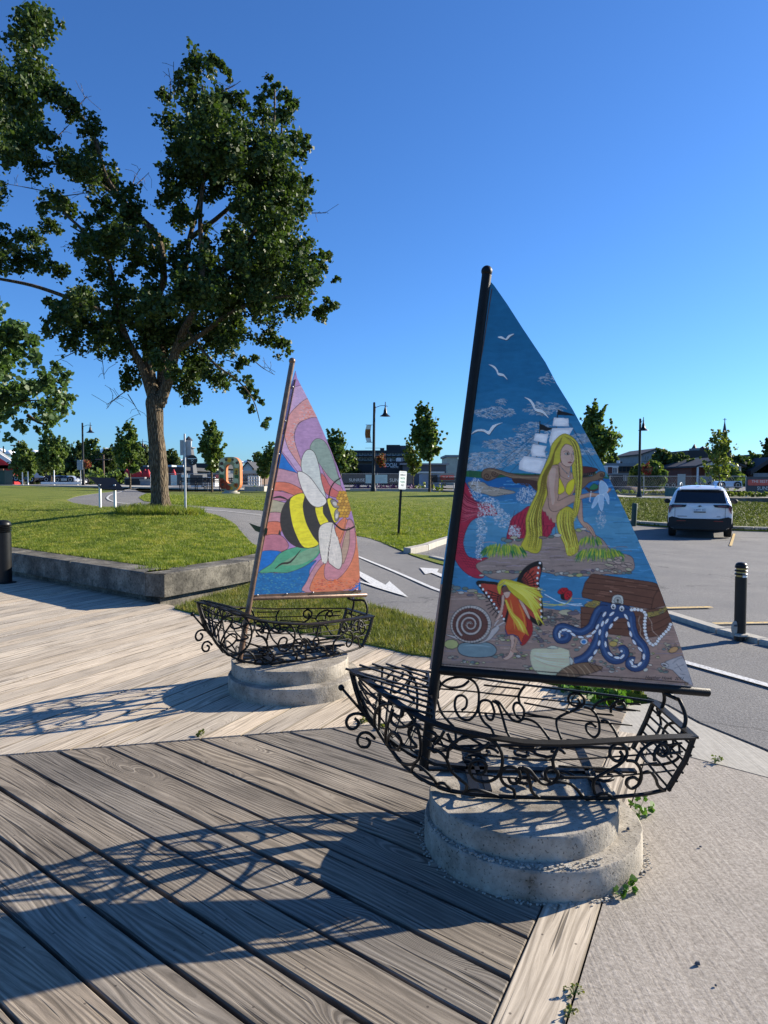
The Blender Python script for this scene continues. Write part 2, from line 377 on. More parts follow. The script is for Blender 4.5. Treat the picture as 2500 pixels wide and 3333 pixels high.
def inpoly(P, poly):
    P = np.asarray(P); x, y = P[:, 0], P[:, 1]; ins = np.zeros(len(P), bool); n = len(poly); j = n - 1
    for i in range(n):
        xi, yi = poly[i]; xj, yj = poly[j]
        if abs(yj - yi) > 1e-12:
            c = ((yi > y) != (yj > y)) & (x < (xj - xi) * (y - yi) / (yj - yi) + xi); ins ^= c
        j = i
    return ins
def densify(poly, step, closed=True):
    out = []; n = len(poly)
    for i in range(n if closed else n - 1):
        a, b = Vector(poly[i][:2]), Vector(poly[(i + 1) % n][:2]); k = max(1, int((b - a).length / step))
        for j in range(k): out.append(tuple(a.lerp(b, j / k)))
    if not closed: out.append(tuple(poly[-1][:2]))
    return out
def smooth_line(pts, sub=4, closed=False):
    pts = [Vector(p) for p in pts]; n = len(pts); out = []
    if n < 3: return pts
    rng = range(n) if closed else range(n - 1)
    for i in rng:
        if closed: p0, p1, p2, p3 = pts[i - 1], pts[i], pts[(i + 1) % n], pts[(i + 2) % n]
        else: p0, p1, p2, p3 = pts[max(0, i - 1)], pts[i], pts[i + 1], pts[min(n - 1, i + 2)]
        for j in range(sub):
            t = j / sub
            out.append(.5 * ((2 * p1) + (p2 - p0) * t + (2 * p0 - 5 * p1 + 4 * p2 - p3) * t * t + (3 * p1 - p0 - 3 * p2 + p3) * t ** 3))
    if not closed: out.append(pts[-1])
    return out
def sheet(name, poly, mat, dz=0.0, step=.5, skirt=.3, zf=None, parent=None):
    """ground sheet draped on the terrain, one connected mesh with a short skirt"""
    poly = densify(poly, step); xs = [p[0] for p in poly]; ys = [p[1] for p in poly]
    gx, gy = np.meshgrid(np.arange(min(xs), max(xs), step), np.arange(min(ys), max(ys), step))
    G_ = np.stack([gx.ravel(), gy.ravel()], 1); G_ = G_[inpoly(G_, poly)]
    B = np.array(poly)
    if len(G_):
        d = np.sqrt(((G_[:, None, :] - B[None, :, :]) ** 2).sum(-1)).min(1); G_ = G_[d > step * .35]
    allp = [Vector(p) for p in poly] + [Vector(p) for p in G_]
    vo, eo, fo, *_ = delaunay_2d_cdt(allp, [], [list(range(len(poly)))], 1, 1e-5)
    V2 = np.array([(v.x, v.y) for v in vo]); Z = (terr_a(V2) if zf is None else np.array([zf(x, y) for x, y in V2])) + dz
    mb = MB(); mb.add([(V2[i, 0], V2[i, 1], Z[i]) for i in range(len(V2))], [f for f in fo])
    if skirt:
        cnt = {}
        for f in fo:
            for i in range(len(f)):
                a, b = f[i], f[(i + 1) % len(f)]; k = (min(a, b), max(a, b)); cnt[k] = cnt.get(k, []) + [(a, b)]
        for k, l in cnt.items():
            if len(l) == 1:
                a, b = l[0]; A = mb.v[a]; B_ = mb.v[b]
                mb.add([A, B_, (B_[0], B_[1], B_[2] - skirt), (A[0], A[1], A[2] - skirt)], [(1, 0, 3, 2)])
    o = mb.build(name, mat, parent, smooth=40); return o
def blades(name, poly, n, h, mat, seed=1, zf=None, w=.006, dens=None, dz=0.0, lean=.5):
    rng = np.random.default_rng(seed); xs = [p[0] for p in poly]; ys = [p[1] for p in poly]
    P = []; tot = 0
    while tot < n:
        q = np.stack([rng.uniform(min(xs), max(xs), n), rng.uniform(min(ys), max(ys), n)], 1); q = q[inpoly(q, poly)]
        if dens is not None: q = q[rng.random(len(q)) < dens(q)]
        P.append(q); tot += len(q)
    P = np.concatenate(P)[:n]; Z = (terr_a(P) if zf is None else zf(P)) + dz
    a = rng.uniform(0, 2 * np.pi, n); hh = h * rng.uniform(.5, 1.4, n); ww = w * rng.uniform(.6, 1.6, n)
    la = rng.uniform(0, 2 * np.pi, n); ll = hh * rng.uniform(.1, lean * 1.6, n)
    V = np.zeros((n, 3, 3)); base = np.stack([P[:, 0], P[:, 1], Z], 1)
    d = np.stack([np.cos(a), np.sin(a), 0 * a], 1) * ww[:, None]
    V[:, 0] = base - d; V[:, 1] = base + d; V[:, 2] = base + np.stack([np.cos(la) * ll, np.sin(la) * ll, hh], 1)
    return tri_cloud(name, V, mat)
def tri_cloud(name, V, mat, parent=None, world=True):
    n = len(V); k = V.shape[1]; me = bpy.data.meshes.new(name)
    me.vertices.add(n * k); me.vertices.foreach_set('co', V.reshape(-1).astype(np.float32))
    me.loops.add(n * k); me.loops.foreach_set('vertex_index', np.arange(n * k, dtype=np.int32))
    me.polygons.add(n); me.polygons.foreach_set('loop_start', np.arange(0, n * k, k, dtype=np.int32))
    me.update(calc_edges=True)
    mm = mat if isinstance(mat, (list, tuple)) else [mat]
    for m in mm: me.materials.append(MATS[m])
    if len(mm) > 1: me.polygons.foreach_set('material_index', np.random.default_rng(3).integers(0, len(mm), n).astype(np.int32))
    o = bpy.data.objects.new(name, me); COL.objects.link(o); o['kind'] = 'stuff'
    if parent:
        o.parent = parent
        if world: o.matrix_parent_inverse = parent.matrix_basis.inverted()
    return o
def leaf_array(centres, radii, per, size, seed=0, squash=1.0, shell=.55, up=.25, ragged=0.0):
    """leaf quads (kite shaped) spread through lobes"""
    rng = np.random.default_rng(seed); out = []
    for c, r in zip(centres, radii):
        n = max(6, int(per * (r ** 2)))
        k = max(4, n // 30); cc = rng.normal(size=(k, 3)); cc /= np.linalg.norm(cc, axis=1)[:, None]; cc *= (rng.random(k) ** .45)[:, None]
        cl = cc[rng.integers(0, k, n)]
        q = np.asarray(c)[None, :] + (cl * .92 + rng.normal(size=(n, 3)) * .20) * r * np.array([1, 1, squash])
        out.append(q)
    Q = np.concatenate(out); n = len(Q)
    nrm = rng.normal(size=(n, 3)); nrm[:, 2] += up * 2; nrm /= np.linalg.norm(nrm, axis=1)[:, None]
    t = rng.normal(size=(n, 3)); t[:, 2] -= .6; t -= nrm * (t * nrm).sum(1)[:, None]; t /= np.linalg.norm(t, axis=1)[:, None]
    b = np.cross(nrm, t); s = size * rng.uniform(.6, 1.35, n)[:, None]
    V = np.zeros((n, 5, 3))
    V[:, 0] = Q - t * s * .5; V[:, 1] = Q - t * s * .12 + b * s * .5 + nrm * s * .10; V[:, 2] = Q + t * s * .42 + b * s * .22
    V[:, 3] = Q + t * s * .5 - b * s * .2; V[:, 4] = Q - t * s * .1 - b * s * .5 + nrm * s * .10
    return V
# ================================================================== THE SETTING
# base ground, one sheet to the horizon
gxs = np.concatenate([[-3000, -800, -250, -120], np.arange(-70, 71, 1.0), [120, 250, 800, 3000]])
gys = np.concatenate([[-600, -60, -12], np.arange(-4, 92, 1.0), [120, 250, 800, 4500]])
mb = MB(); gz = terr_a([(x, y) for y in gys for x in gxs]).reshape(len(gys), len(gxs))
for j, y in enumerate(gys):
    for i, x in enumerate(gxs):
        wy = float(np.interp(x, [-13, -9.6, -6.4, -3.0, -2.6, -2.0, -1.3], [17.5, 14.6, 12.3, 9.3, 9.2, 10.8, 12.6])) if x < -1.3 else 7.2
        low = -60 < x < 2.6 and y < (wy + 1.6 if x > -14 else 17)
        mb.v.append((x, y, -.55 if low and y > -20 else (gz[j, i] - .34 if y < 95 else gz[j, i] - .5)))
for j in range(len(gys) - 1):
    for i in range(len(gxs) - 1):
        a = j * len(gxs) + i; mb.f.append([a, a + 1, a + 1 + len(gxs), a + len(gxs)]); mb.mi.append(0)
ground = struct(mb.build('ground', 'soil_ground', smooth=True))

def gp(*pts): return [tuple(on_ground(x, y)[:2]) for x, y in pts]
B0 = (-2.227, 4.045); BD = (math.cos(R(13.5)), math.sin(R(13.5)))
SD = (math.cos(R(64.0)), math.sin(R(64.0)))
def back_y(x): return B0[1] + (x - B0[0]) * BD[1] / BD[0]
def strip_l(y): return .317 + (y - 2.005) * SD[0] / SD[1]
def strip_r(y): return .535 + (y - 2.005) * SD[0] / SD[1]
# raised lawn behind the retaining wall
wall_out = [(-13.0, 17.55), (-9.6, 14.62), tuple(on_z(36, 1799, .40)[:2]), tuple(on_z(473, 1864, .40)[:2]), tuple(on_z(535, 1868, .40)[:2]), tuple(on_z(811, 1826, .40)[:2]), (-1.35, 12.6)]
wall_in = inset(wall_out + [(-1, 16), (-13, 22)], -.46)[:len(wall_out)]
def offs(pl, d):
    out = []
    for i in range(len(pl)):
        a = Vector(pl[max(0, i - 1)]); b = Vector(pl[min(len(pl) - 1, i + 1)]); t = (b - a).normalized(); n_ = Vector((-t.y, t.x)); out.append(tuple(Vector(pl[i]) + n_ * d))
    return out
wall_in = offs(wall_out, .44)
leftlawn = offs(wall_out, .43)[::-1]
ll_edge = gp((822, 1772), (763, 1705), (700, 1676), (640, 1664), (560, 1654), (430, 1652), (330, 1650), (240, 1638), (216, 1628), (245, 1617), (330, 1604), (380, 1597))
lawn_l_poly = wall_in[::-1][:1] + [(ll_edge[0])] + ll_edge[1:] + gp((300, 1589), (120, 1584), (0, 1578)) + [(-34, 46), (-26, 22), (-13.2, 18.0)]
lawn_l_poly = [lawn_l_poly[0]] + lawn_l_poly[1:] + wall_in[:-1]
lawn_l = struct(sheet('lawn', lawn_l_poly, 'turf', .01, .8)); lawn_l['label'] = 'raised green lawn behind the concrete retaining wall'
kerb1 = [(.52, 15.3), (.95, 16.1), (1.5, 17.9), (3, 22.5), (6, 26.6), (8.3, 27.8), (9.8, 26.8), (12.9, 24.4), (20, 19.8), (32, 13)]
mid_lo = gp((452, 1621), (470, 1632), (545, 1641), (700, 1651), (850, 1662), (1000, 1695), (1110, 1735)) + [(-.784, 19.4), (-.456, 18.9), (.136, 16.48)]
mid_up = gp((1950, 1606), (1700, 1604), (1450, 1603), (1250, 1600), (850, 1600), (545, 1601), (480, 1606))
lawn_m_poly = mid_lo + kerb1[:6] + [(9.5, 31), (9, 37)] + mid_up
lawn_m = struct(sheet('lawn', lawn_m_poly, 'turf', .012, .9)); lawn_m['label'] = 'open green lawn beyond the curving path'
bank_poly = kerb1[4:] + [(34, 19), (24, 27), (17, 33.5), (12, 36), (9, 36), (7.5, 30)]
def bank_z(x, y):
    d = min((Vector((x, y)) - Vector(p)).length for p in densify(kerb1[4:], .8, False))
    return terr(x, y) + .04 + .06 * min(1, d / 4.0) ** .8
bank = struct(sheet('grass_bank', bank_poly, 'turf', 0, .9, zf=bank_z))
strip_poly = [(-2.62, 8.72), (-2.089, 8.205), (-1.2, 7.6), (-.22, 6.85), (.055, 6.608), (.244, 6.409), (.39, 6.34), (1.0, 5.85), (1.55, 5.3), (1.95, 5.15), (1.75, 5.65), (.95, 7.2), (.507, 7.86),
              (.327, 8.16), (.116, 8.58), (-.1, 8.85), (-.212, 8.99), (-.392, 9.947), (-.9, 11.5), (-1.3, 12.6), (-2.0, 10.9), (-2.55, 9.1)]
strip_g = struct(sheet('grass_strip', strip_poly, 'turf', .015, .4, zf=lambda x, y: 0.0))
path_poly = [(2.62, 3.1), (2.27, 4.17), (2.1, 4.6), (2.038, 4.97), (1.75, 5.62), (.95, 7.18), (.507, 7.84), (.327, 8.14), (.116, 8.56), (-.1, 8.83), (-.212, 8.97), (-.392, 9.93), (-.9, 11.48), (-1.34, 12.6)] \
    + ll_edge + gp((400, 1594), (440, 1594)) + mid_up[::-1][:1] + mid_lo + [(.6, 15.0), (1.05, 13.65), (1.7, 12.2), (2.7, 10.1), (3.36, 8.5), (3.52, 7.4), (3.68, 6.9), (4.6, 4.6), (5.6, 2.1), (3.05, 2.1)]
path = struct(sheet('path', path_poly, 'asphalt', .0, .7))
wedge = struct(sheet('grass_strip', [(.6, 15.0), (.136, 16.48), (.52, 15.32), (.98, 14.9), (1.7, 13.2), (2.9, 10.4), (3.4, 9.0), (3.34, 8.6), (2.7, 10.1), (1.7, 12.2), (1.05, 13.65)][::-1], 'turf', .02, .5))
lot_poly = [(1.0, 14.9), (.60, 15.35), (.97, 16.1), (1.5, 17.9), (3, 22.5), (6, 26.6), (8.3, 27.8), (9.8, 26.8), (12.9, 24.4), (20, 19.8), (32, 13), (32, -1), (6.9, -1), (5.65, 2.2), (4.75, 4.7), (3.85, 6.95), (3.68, 7.45), (3.52, 8.6), (2.95, 10.4), (1.75, 13.2)]
lot = struct(sheet('parking_lot', lot_poly, 'asphalt', -.004, .9))
# ribbons of paint on the ground
def ribbon(name, pts, w, mat, dz, step=.3, label=None, parent=None):
    pts = densify(pts, step, False); mb = MB(); P = []
    for i, p in enumerate(pts):
        a = Vector(pts[max(0, i - 1)]); b = Vector(pts[min(len(pts) - 1, i + 1)]); t = (b - a).normalized(); n_ = Vector((-t.y, t.x)) * w / 2
        for s_ in (1, -1):
            q = Vector(p) + n_ * s_; P.append((q.x, q.y, terr(q.x, q.y) + dz))
    mb.add(P, [(2 * i + 1, 2 * i + 3, 2 * i + 2, 2 * i) for i in range(len(pts) - 1)]); o = mb.build(name, mat); o['kind'] = 'structure'
    return o
ribbon('path_line', [(-1.6, 16.5), (-.5, 13.84), (.749, 10.43), (2.65, 6.1), (2.98, 5.39), (4.4, 2.2)], .085, 'road_paint', .016)
ribbon('path_line', gp((470, 1646), (606, 1657), (730, 1664), (850, 1678)), .12, 'road_paint', .016)
ribbon('path_line', [tuple(v) for v in smooth_line(gp((450, 1589), (405, 1597), (370, 1608), (352, 1618), (352, 1626), (370, 1634), (405, 1640), (470, 1646)), 4)], .07, 'road_paint', .016)
ribbon('parking_line', gp((2170, 1982), (2316, 1979)), .10, 'yellow_road_paint', .016)
ribbon('parking_line', gp((2322, 2033), (2500, 2030), (2700, 2026)), .08, 'yellow_road_paint', .016)
ribbon('parking_line', gp((2390, 1738), (2378, 1778)), .07, 'yellow_road_paint', .016)
def painted(name, poly, mat='road_paint', dz=.017):
    o = sheet(name, poly, mat, dz, .6, skirt=0); o['kind'] = 'structure'; return o
painted('road_arrow', [(-.62, 11.78), (-.53, 11.92), (.02, 10.49), (.084, 10.845), (.334, 9.628), (-.50, 10.72), (-.20, 10.47)][::-1])
painted('road_arrow', [(.653, 12.779), (1.0, 12.75), (.93, 12.25), (1.35, 10.9), (1.2, 10.85), (.82, 12.1), (.70, 11.9)][::-1])
# kerbs
def kerb(name, pts, w, h, mat, step=1.2, gap=.012, dz=0, group=None, label=None):
    """kerb laid as separate stones, each a child of the kerb"""
    root = bpy.data.objects.new(name, None); COL.objects.link(root); root['kind'] = 'structure'; root.location = (pts[0][0], pts[0][1], terr(*pts[0]))
    if label: root['label'] = label
    pts = densify(pts, step, False)
    for a, b in zip(pts[:-1], pts[1:]):
        a, b = Vector(a), Vector(b); t = (b - a); L = t.length; t.normalize(); n_ = Vector((-t.y, t.x))
        a2 = a + t * gap / 2; b2 = b - t * gap / 2
        mb = MB(); mb.prism([tuple(a2 - n_ * w / 2), tuple(b2 - n_ * w / 2), tuple(b2 + n_ * w / 2), tuple(a2 + n_ * w / 2)], lambda x, y: terr(x, y) - .2, lambda x, y: terr(x, y) + h + dz, .012)
        mb.build('kerb_stone', mat, root, world=True)
    return root
kerb('kerb', [(.50, 15.25), (.93, 16.0), (1.45, 17.9), (2.95, 22.6), (5.95, 26.7), (8.3, 27.95), (9.85, 26.95), (12.95, 24.55), (20.05, 19.95), (30, 14.2)], .18, .13, 'pale_concrete', 1.8, label='long kerb between the parking lot and the grass')
kerb('kerb', [(1.0, 14.7), (1.72, 13.1), (2.9, 10.3), (3.44, 8.55), (3.6, 7.43), (3.77, 6.92), (4.68, 4.65), (5.62, 2.15)], .15, .05, 'pale_concrete', .9, label='low kerb between path and parking lot beside the bollard')

# concrete walk at the right
jt = [(1.50, 4.18), (1.77, 4.02), (2.074, 3.732), (2.62, 3.09)]
walk = struct(sheet('sidewalk', [(strip_r(-1.2) + .004, -1.2), (5.5, -1.2), (4.4, .6), (3.05, 2.1)] + jt[::-1] + [(strip_r(4.1) + .004, 4.1)], 'brushed_concrete', 0, .5, zf=lambda x, y: -.004))
walk2 = struct(sheet('ramp', [(strip_r(4.13) + .012, 4.14), (1.52, 4.195), (1.782, 4.037), (2.086, 3.746), (2.60, 3.13), (2.25, 4.17), (2.08, 4.6), (2.018, 4.97), (1.97, 5.03), (1.64, 4.93), (1.40, 4.33)], 'pale_concrete', 0, .5, zf=lambda x, y: -.006))
walk2['label'] = 'pale ribbed concrete slab where the sidewalk meets the path'

# decks: every plank its own piece
def deck(name, label, poly, origin, dirdeg, pitch, width, mat, z=0.0, thick=.045, jitter=.0015, lens=None, seed=0):
    root = bpy.data.objects.new(name, None); COL.objects.link(root); root['kind'] = 'structure'; root['label'] = label; root.location = (origin[0], origin[1], z)
    rng = random.Random(seed); d = (math.cos(R(dirdeg)), math.sin(R(dirdeg))); n_ = (-d[1], d[0])
    T = [((p[0] - origin[0]) * n_[0] + (p[1] - origin[1]) * n_[1]) for p in poly]
    k0, k1 = math.floor(min(T) / pitch) - 1, math.ceil(max(T) / pitch) + 1
    for k in range(k0, k1):
        t0 = k * pitch + (pitch - width) / 2; t1 = t0 + width; w_ = rng.uniform(-.003, .003); t0 += w_; t1 += w_ + rng.uniform(-.002, .002)
        pl = clip(poly, (origin[0] + n_[0] * t0, origin[1] + n_[1] * t0), n_); 
        if len(pl) >= 3: pl = clip(pl, (origin[0] + n_[0] * t1, origin[1] + n_[1] * t1), (-n_[0], -n_[1]))
        if len(pl) < 3: continue
        loc = [((p[0] - origin[0]) * d[0] + (p[1] - origin[1]) * d[1], (p[0] - origin[0]) * n_[0] + (p[1] - origin[1]) * n_[1] - (t0 + t1) / 2) for p in pl]
        xs = [p[0] for p in loc]
        if max(xs) - min(xs) < .03: continue
        cuts = [min(xs) - .01]
        if lens:
            c_ = min(xs) - rng.uniform(0, lens)
            while c_ < max(xs):
                if c_ > min(xs) + .3 and c_ < max(xs) - .3: cuts.append(c_)
                c_ += lens
        cuts.append(max(xs) + .01)
        for a, b in zip(cuts[:-1], cuts[1:]):
            q = clip(loc, (a + .002, 0), (1, 0)); q = clip(q, (b - .002, 0), (-1, 0))
            # drop duplicate points
            qq = []
            for p in q:
                if not qq or (abs(p[0] - qq[-1][0]) + abs(p[1] - qq[-1][1])) > 1e-4: qq.append(p)
            if len(qq) > 2 and (abs(qq[0][0] - qq[-1][0]) + abs(qq[0][1] - qq[-1][1])) < 1e-4: qq.pop()
            if len(qq) < 3: continue
            dzj = rng.uniform(-jitter, jitter); mb = MB(); mb.prism(qq, -thick, dzj, .004 if width > .19 else .0015)
            o = mb.build('plank', mat, root)
            m = (t0 + t1) / 2; o.location = (n_[0] * m, n_[1] * m, 0); o.rotation_euler = (0, 0, R(dirdeg))
    return root
front_poly = [(-5.2, back_y(-5.2) - .006), (2.019, back_y(2.019) - .006), (strip_l(back_y(1.9)) - .01, back_y(1.85) - .01), (strip_l(-.4) - .006, -.4), (-5.2, -.4)]
front_poly = [(-5.2, back_y(-5.2) - .006), (strip_l(4.98) - .006, 4.98), (strip_l(-.4) - .006, -.4), (-5.2, -.4)]
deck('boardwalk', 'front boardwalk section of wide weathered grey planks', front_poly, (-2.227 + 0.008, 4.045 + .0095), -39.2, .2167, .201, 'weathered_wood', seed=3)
far_poly = [(-11, back_y(-11)), (1.62, back_y(1.62) + .004), (1.5, 5.28), (.39, 6.33), (.055, 6.6), (-.22, 6.84), (-2.089, 8.2), (-2.58, 8.72), (-2.72, 8.98), (-6.22, 11.86), (-11, 15.9)]
far_c = [(-11, back_y(-11) + .004), (1.60, back_y(1.60) + .004), (1.5, 5.28), (.39, 6.33), (-.22, 6.84), (-2.089, 8.2), (-2.72, 8.98), (-6.22, 11.86), (-11, 15.9)]
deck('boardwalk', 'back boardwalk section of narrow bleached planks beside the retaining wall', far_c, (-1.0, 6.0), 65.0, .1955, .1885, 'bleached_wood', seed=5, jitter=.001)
# edging board between front deck and sidewalk
mb = MB(); o = None
eb = thing('edging_board', 'long pale wooden edging board between boardwalk and concrete sidewalk', 'board', (strip_l(2), 2, 0))
for k, (ya, yb) in enumerate(((-.9, 1.42), (1.425, 4.35))):
    L = (yb - ya) / SD[1]; mb = MB(); mb.prism([(0, -.0965), (L, -.0965), (L, .0965), (0, .0965)], -.045, .002 - .001 * k, .005)
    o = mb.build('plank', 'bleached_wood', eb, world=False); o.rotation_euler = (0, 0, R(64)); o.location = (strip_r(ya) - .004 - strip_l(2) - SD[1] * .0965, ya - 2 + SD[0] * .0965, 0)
# retaining wall
rw = thing('retaining_wall', 'long low stained concrete retaining wall holding the lawn above the boardwalk', 'wall', (wall_out[3][0], wall_out[3][1], 0))
def wall_block(a, b, ia, ib, name='concrete_block'):
    mb = MB(); mb.prism([a, b, ib, ia], .095, lambda x, y: .40, .015); o = mb.build(name, 'wall_concrete', rw, world=True)
    ctr = ((a[0] + b[0] + ia[0] + ib[0]) / 4, (a[1] + b[1] + ia[1] + ib[1]) / 4); return o
def lerp2(a, b, t): return (a[0] + (b[0] - a[0]) * t, a[1] + (b[1] - a[1]) * t)
for i in range(len(wall_out) - 1):
    a, b, ia, ib = wall_out[i], wall_out[i + 1], wall_in[i], wall_in[i + 1]
    L = (Vector(b) - Vector(a)).length; k = 2 if i == 2 else 1
    for j in range(k):
        u0, u1 = j / k, (j + 1) / k; e0 = .004 / L if (i, j) not in ((3, 0), (4, 0)) or i == 3 else 0.0; e1 = .004 / L
        wall_block(lerp2(a, b, u0 + e0), lerp2(a, b, u1 - e1), lerp2(ia, ib, u0 + e0), lerp2(ia, ib, u1 - e1))
fo = offs(wall_out, .10)
mb = MB()
for i in range(len(wall_out) - 1): mb.prism([fo[i], fo[i + 1], wall_in[i + 1], wall_in[i]], -.25, .092)
mb.build('footing', 'wall_concrete', rw, world=True)

# pedestals
def pedestal(c1, c2, r1, r2, label, seed):
    t = thing('pedestal', label, 'pedestal', (c1[0], c1[1], 0), 'round concrete pedestals under the boats'); rng = random.Random(seed)
    def tier(name, c, r, z0, z1):
        mb = MB(); n = 96; P = []; prof = [(r, z0), (r, (z0 + z1) / 2), (r, z1 - .010), (r - .001, z1 - .003), (r - .004, z1)]
        for rr, z in prof:
            for k in range(n):
                a = 2 * math.pi * k / n; q = rr + (mnoise.noise(Vector((math.cos(a) * 9, math.sin(a) * 9, z * 40 + seed))) * .004 if rr > .3 else 0)
                if z > z1 - .006: q -= abs(mnoise.noise(Vector((math.cos(a) * 25, math.sin(a) * 25, seed)))) * .008
                P.append((c[0] + q * math.cos(a), c[1] + q * math.sin(a), z))
        for q in (.8, .5, .2):
            for k in range(n):
                a = 2 * math.pi * k / n; x, y = q * r * math.cos(a), q * r * math.sin(a); P.append((c[0] + x, c[1] + y, z1 + mnoise.noise(Vector((x * 11, y * 11, seed))) * .004))
        P.append((c[0], c[1], z1)); F = []
        for i in range(7):
            for k in range(n): F.append((i * n + k, i * n + (k + 1) % n, (i + 1) * n + (k + 1) % n, (i + 1) * n + k))
        for k in range(n): F.append((7 * n + k, 7 * n + (k + 1) % n, 8 * n))
        mb.add(P, F); return mb.build(name, 'pedestal_concrete', t, world=True, smooth=28)
    tier('lower_tier', c1, r1, -.05, .12); tier('upper_tier', c2, r2, .118, .222)
    return t
PED_N = ((.652, 3.065), (.615, 3.075), .470, .412); PED_F = ((-.70, 5.425), (-.735, 5.47), .505, .455)
pedestal(*PED_N, 'weathered two tier round concrete pedestal under the boat with the mermaid sail', 1)
pedestal(*PED_F, 'two tier round concrete pedestal under the boat with the bee sail', 2)
# ================================================================== THE TWO WROUGHT IRON BOATS
def U4(x, y): return (1120 + x * .3617, 2080 + y * .3617)
def U5(x, y): return (1700 + x * .3617, 2150 + y * .3617)
GS = np.array([-.335, -.30, -.2, -.1, 0, .1, .2, .3, .4, .5, .6, .7, .8, .9, 1.0, 1.08, 1.165])
GW = np.array([.006, .050, .190, .310, .385, .418, .436, .442, .440, .424, .404, .378, .350, .320, .288, .266, .244])
GZ = np.array([.703, .698, .668, .632, .600, .577, .561, .547, .532, .523, .517, .513, .509, .505, .501, .496, .490])
BS = np.array([-.335, -.28, -.2, -.1, 0, .1, .2, .4, .6, .8, .95, 1.05])
BW = np.array([.003, .004, .020, .085, .175, .24, .275, .298, .30, .29, .265, .235])
BZ = np.array([.69, .53, .395, .29, .25, .240, .238, .238, .238, .238, .242, .25])
def gun(s): return float(np.interp(s, GS, GW)), float(np.interp(s, GS, GZ))
def bot(s): return float(np.interp(s, BS, BW)), float(np.interp(s, BS, BZ))
def hull(u, v, side, push=0.0):
    """u: 0 bow..1 stern, v: 0 gunwale..1 bottom; side -1 is the side towards the viewer"""
    sg = -.335 + u * 1.5; sb = -.335 + u * 1.385
    wg, zg = gun(sg); wb, zb = bot(sb); s = sg + (sb - sg) * v
    z = zg + (zb - zg) * v; w = wg + (wb - wg) * (v ** 1.5); w += .035 * math.sin(math.pi * v) * min(1, max(0, u * 3))
    return Vector((s, side * (w + push), z))
M_N = Vector((.187, 3.283, 0)); PHI_N = R(-1.5)
cN, sN = math.cos(PHI_N), math.sin(PHI_N)
def to_world(p): return (M_N.x + cN * p[0] - sN * p[1], M_N.y + sN * p[0] + cN * p[1], p[2])
# table of where hull points fall in the photo, to take the scrollwork over from it
_uu = np.linspace(0, 1, 150); _vv = np.linspace(-.02, 1.05, 60)
_tab = np.array([[project(to_world(hull(u, max(v, 0), -1))) for v in _vv] for u in _uu])
def to_uv(px, py):
    d = (_tab[:, :, 0] - px) ** 2 + (_tab[:, :, 1] - py) ** 2
    i, j = np.unravel_index(np.argmin(d), d.shape)
    # one refinement step
    i0, j0 = min(max(i, 1), 148), min(max(j, 1), 58)
    du = (_tab[i0 + 1, j0] - _tab[i0 - 1, j0]) / 2; dv = (_tab[i0, j0 + 1] - _tab[i0, j0 - 1]) / 2
    e = np.array([px, py]) - _tab[i0, j0]; J = np.stack([du, dv], 1)
    try: a, b = np.linalg.solve(J, e)
    except Exception: a = b = 0
    a = min(max(a, -2), 2); b = min(max(b, -2), 2)
    return _uu[i0] + a * (_uu[1] - _uu[0]), _vv[j0] + b * (_vv[1] - _vv[0])
SCR4 = [
 [(430, 580), (330, 600), (280, 680), (275, 760), (300, 850), (360, 950), (430, 1050), (500, 1110), (600, 1130), (670, 1080), (690, 980), (680, 870), (650, 780), (600, 690), (555, 630)],
 [(430, 690), (385, 790), (372, 890), (400, 990)],
 [(395, 950), (400, 880), (440, 842), (495, 875), (515, 940), (480, 990), (430, 985), (403, 935)],
 [(440, 640), (420, 720), (450, 770), (500, 792), (570, 780), (610, 745)], [(528, 645), (522, 690), (480, 694), (450, 672)],
 [(690, 790), (625, 770), (582, 830), (600, 900), (650, 970), (540, 965), (520, 950)],
 [(750, 830), (812, 845), (828, 885), (785, 912)],
 [(930, 1070), (945, 980), (1020, 910), (1130, 880), (1260, 885), (1370, 945), (1420, 1040), (1420, 1150), (1380, 1240), (1280, 1285), (1180, 1260), (1130, 1190), (1150, 1110), (1220, 1090), (1278, 1130), (1262, 1195), (1205, 1215)],
 [(750, 980), (850, 1010), (920, 1080), (960, 1180), (1040, 1260), (1100, 1310), (1090, 1370), (1000, 1420), (900, 1400), (832, 1350), (848, 1302), (900, 1300), (950, 1345), (940, 1395)],
 [(700, 1300), (625, 1230), (612, 1165), (660, 1140), (760, 1210), (825, 1290), (832, 1350)],
 [(1100, 1370), (1200, 1358), (1320, 1390), (1390, 1450), (1380, 1530), (1290, 1560), (1205, 1530), (1200, 1465), (1260, 1440), (1318, 1465)],
 [(1590, 1250), (1560, 1170), (1480, 1150), (1425, 1180), (1410, 1250), (1450, 1310), (1520, 1350), (1535, 1410), (1500, 1440), (1420, 1430)],
 [(1590, 1250), (1550, 1298), (1500, 1290), (1478, 1250)],
 [(930, 850), (975, 930), (1050, 980), (1130, 1000), (1230, 990), (1310, 930)], [(900, 830), (860, 900), (815, 945)],
]
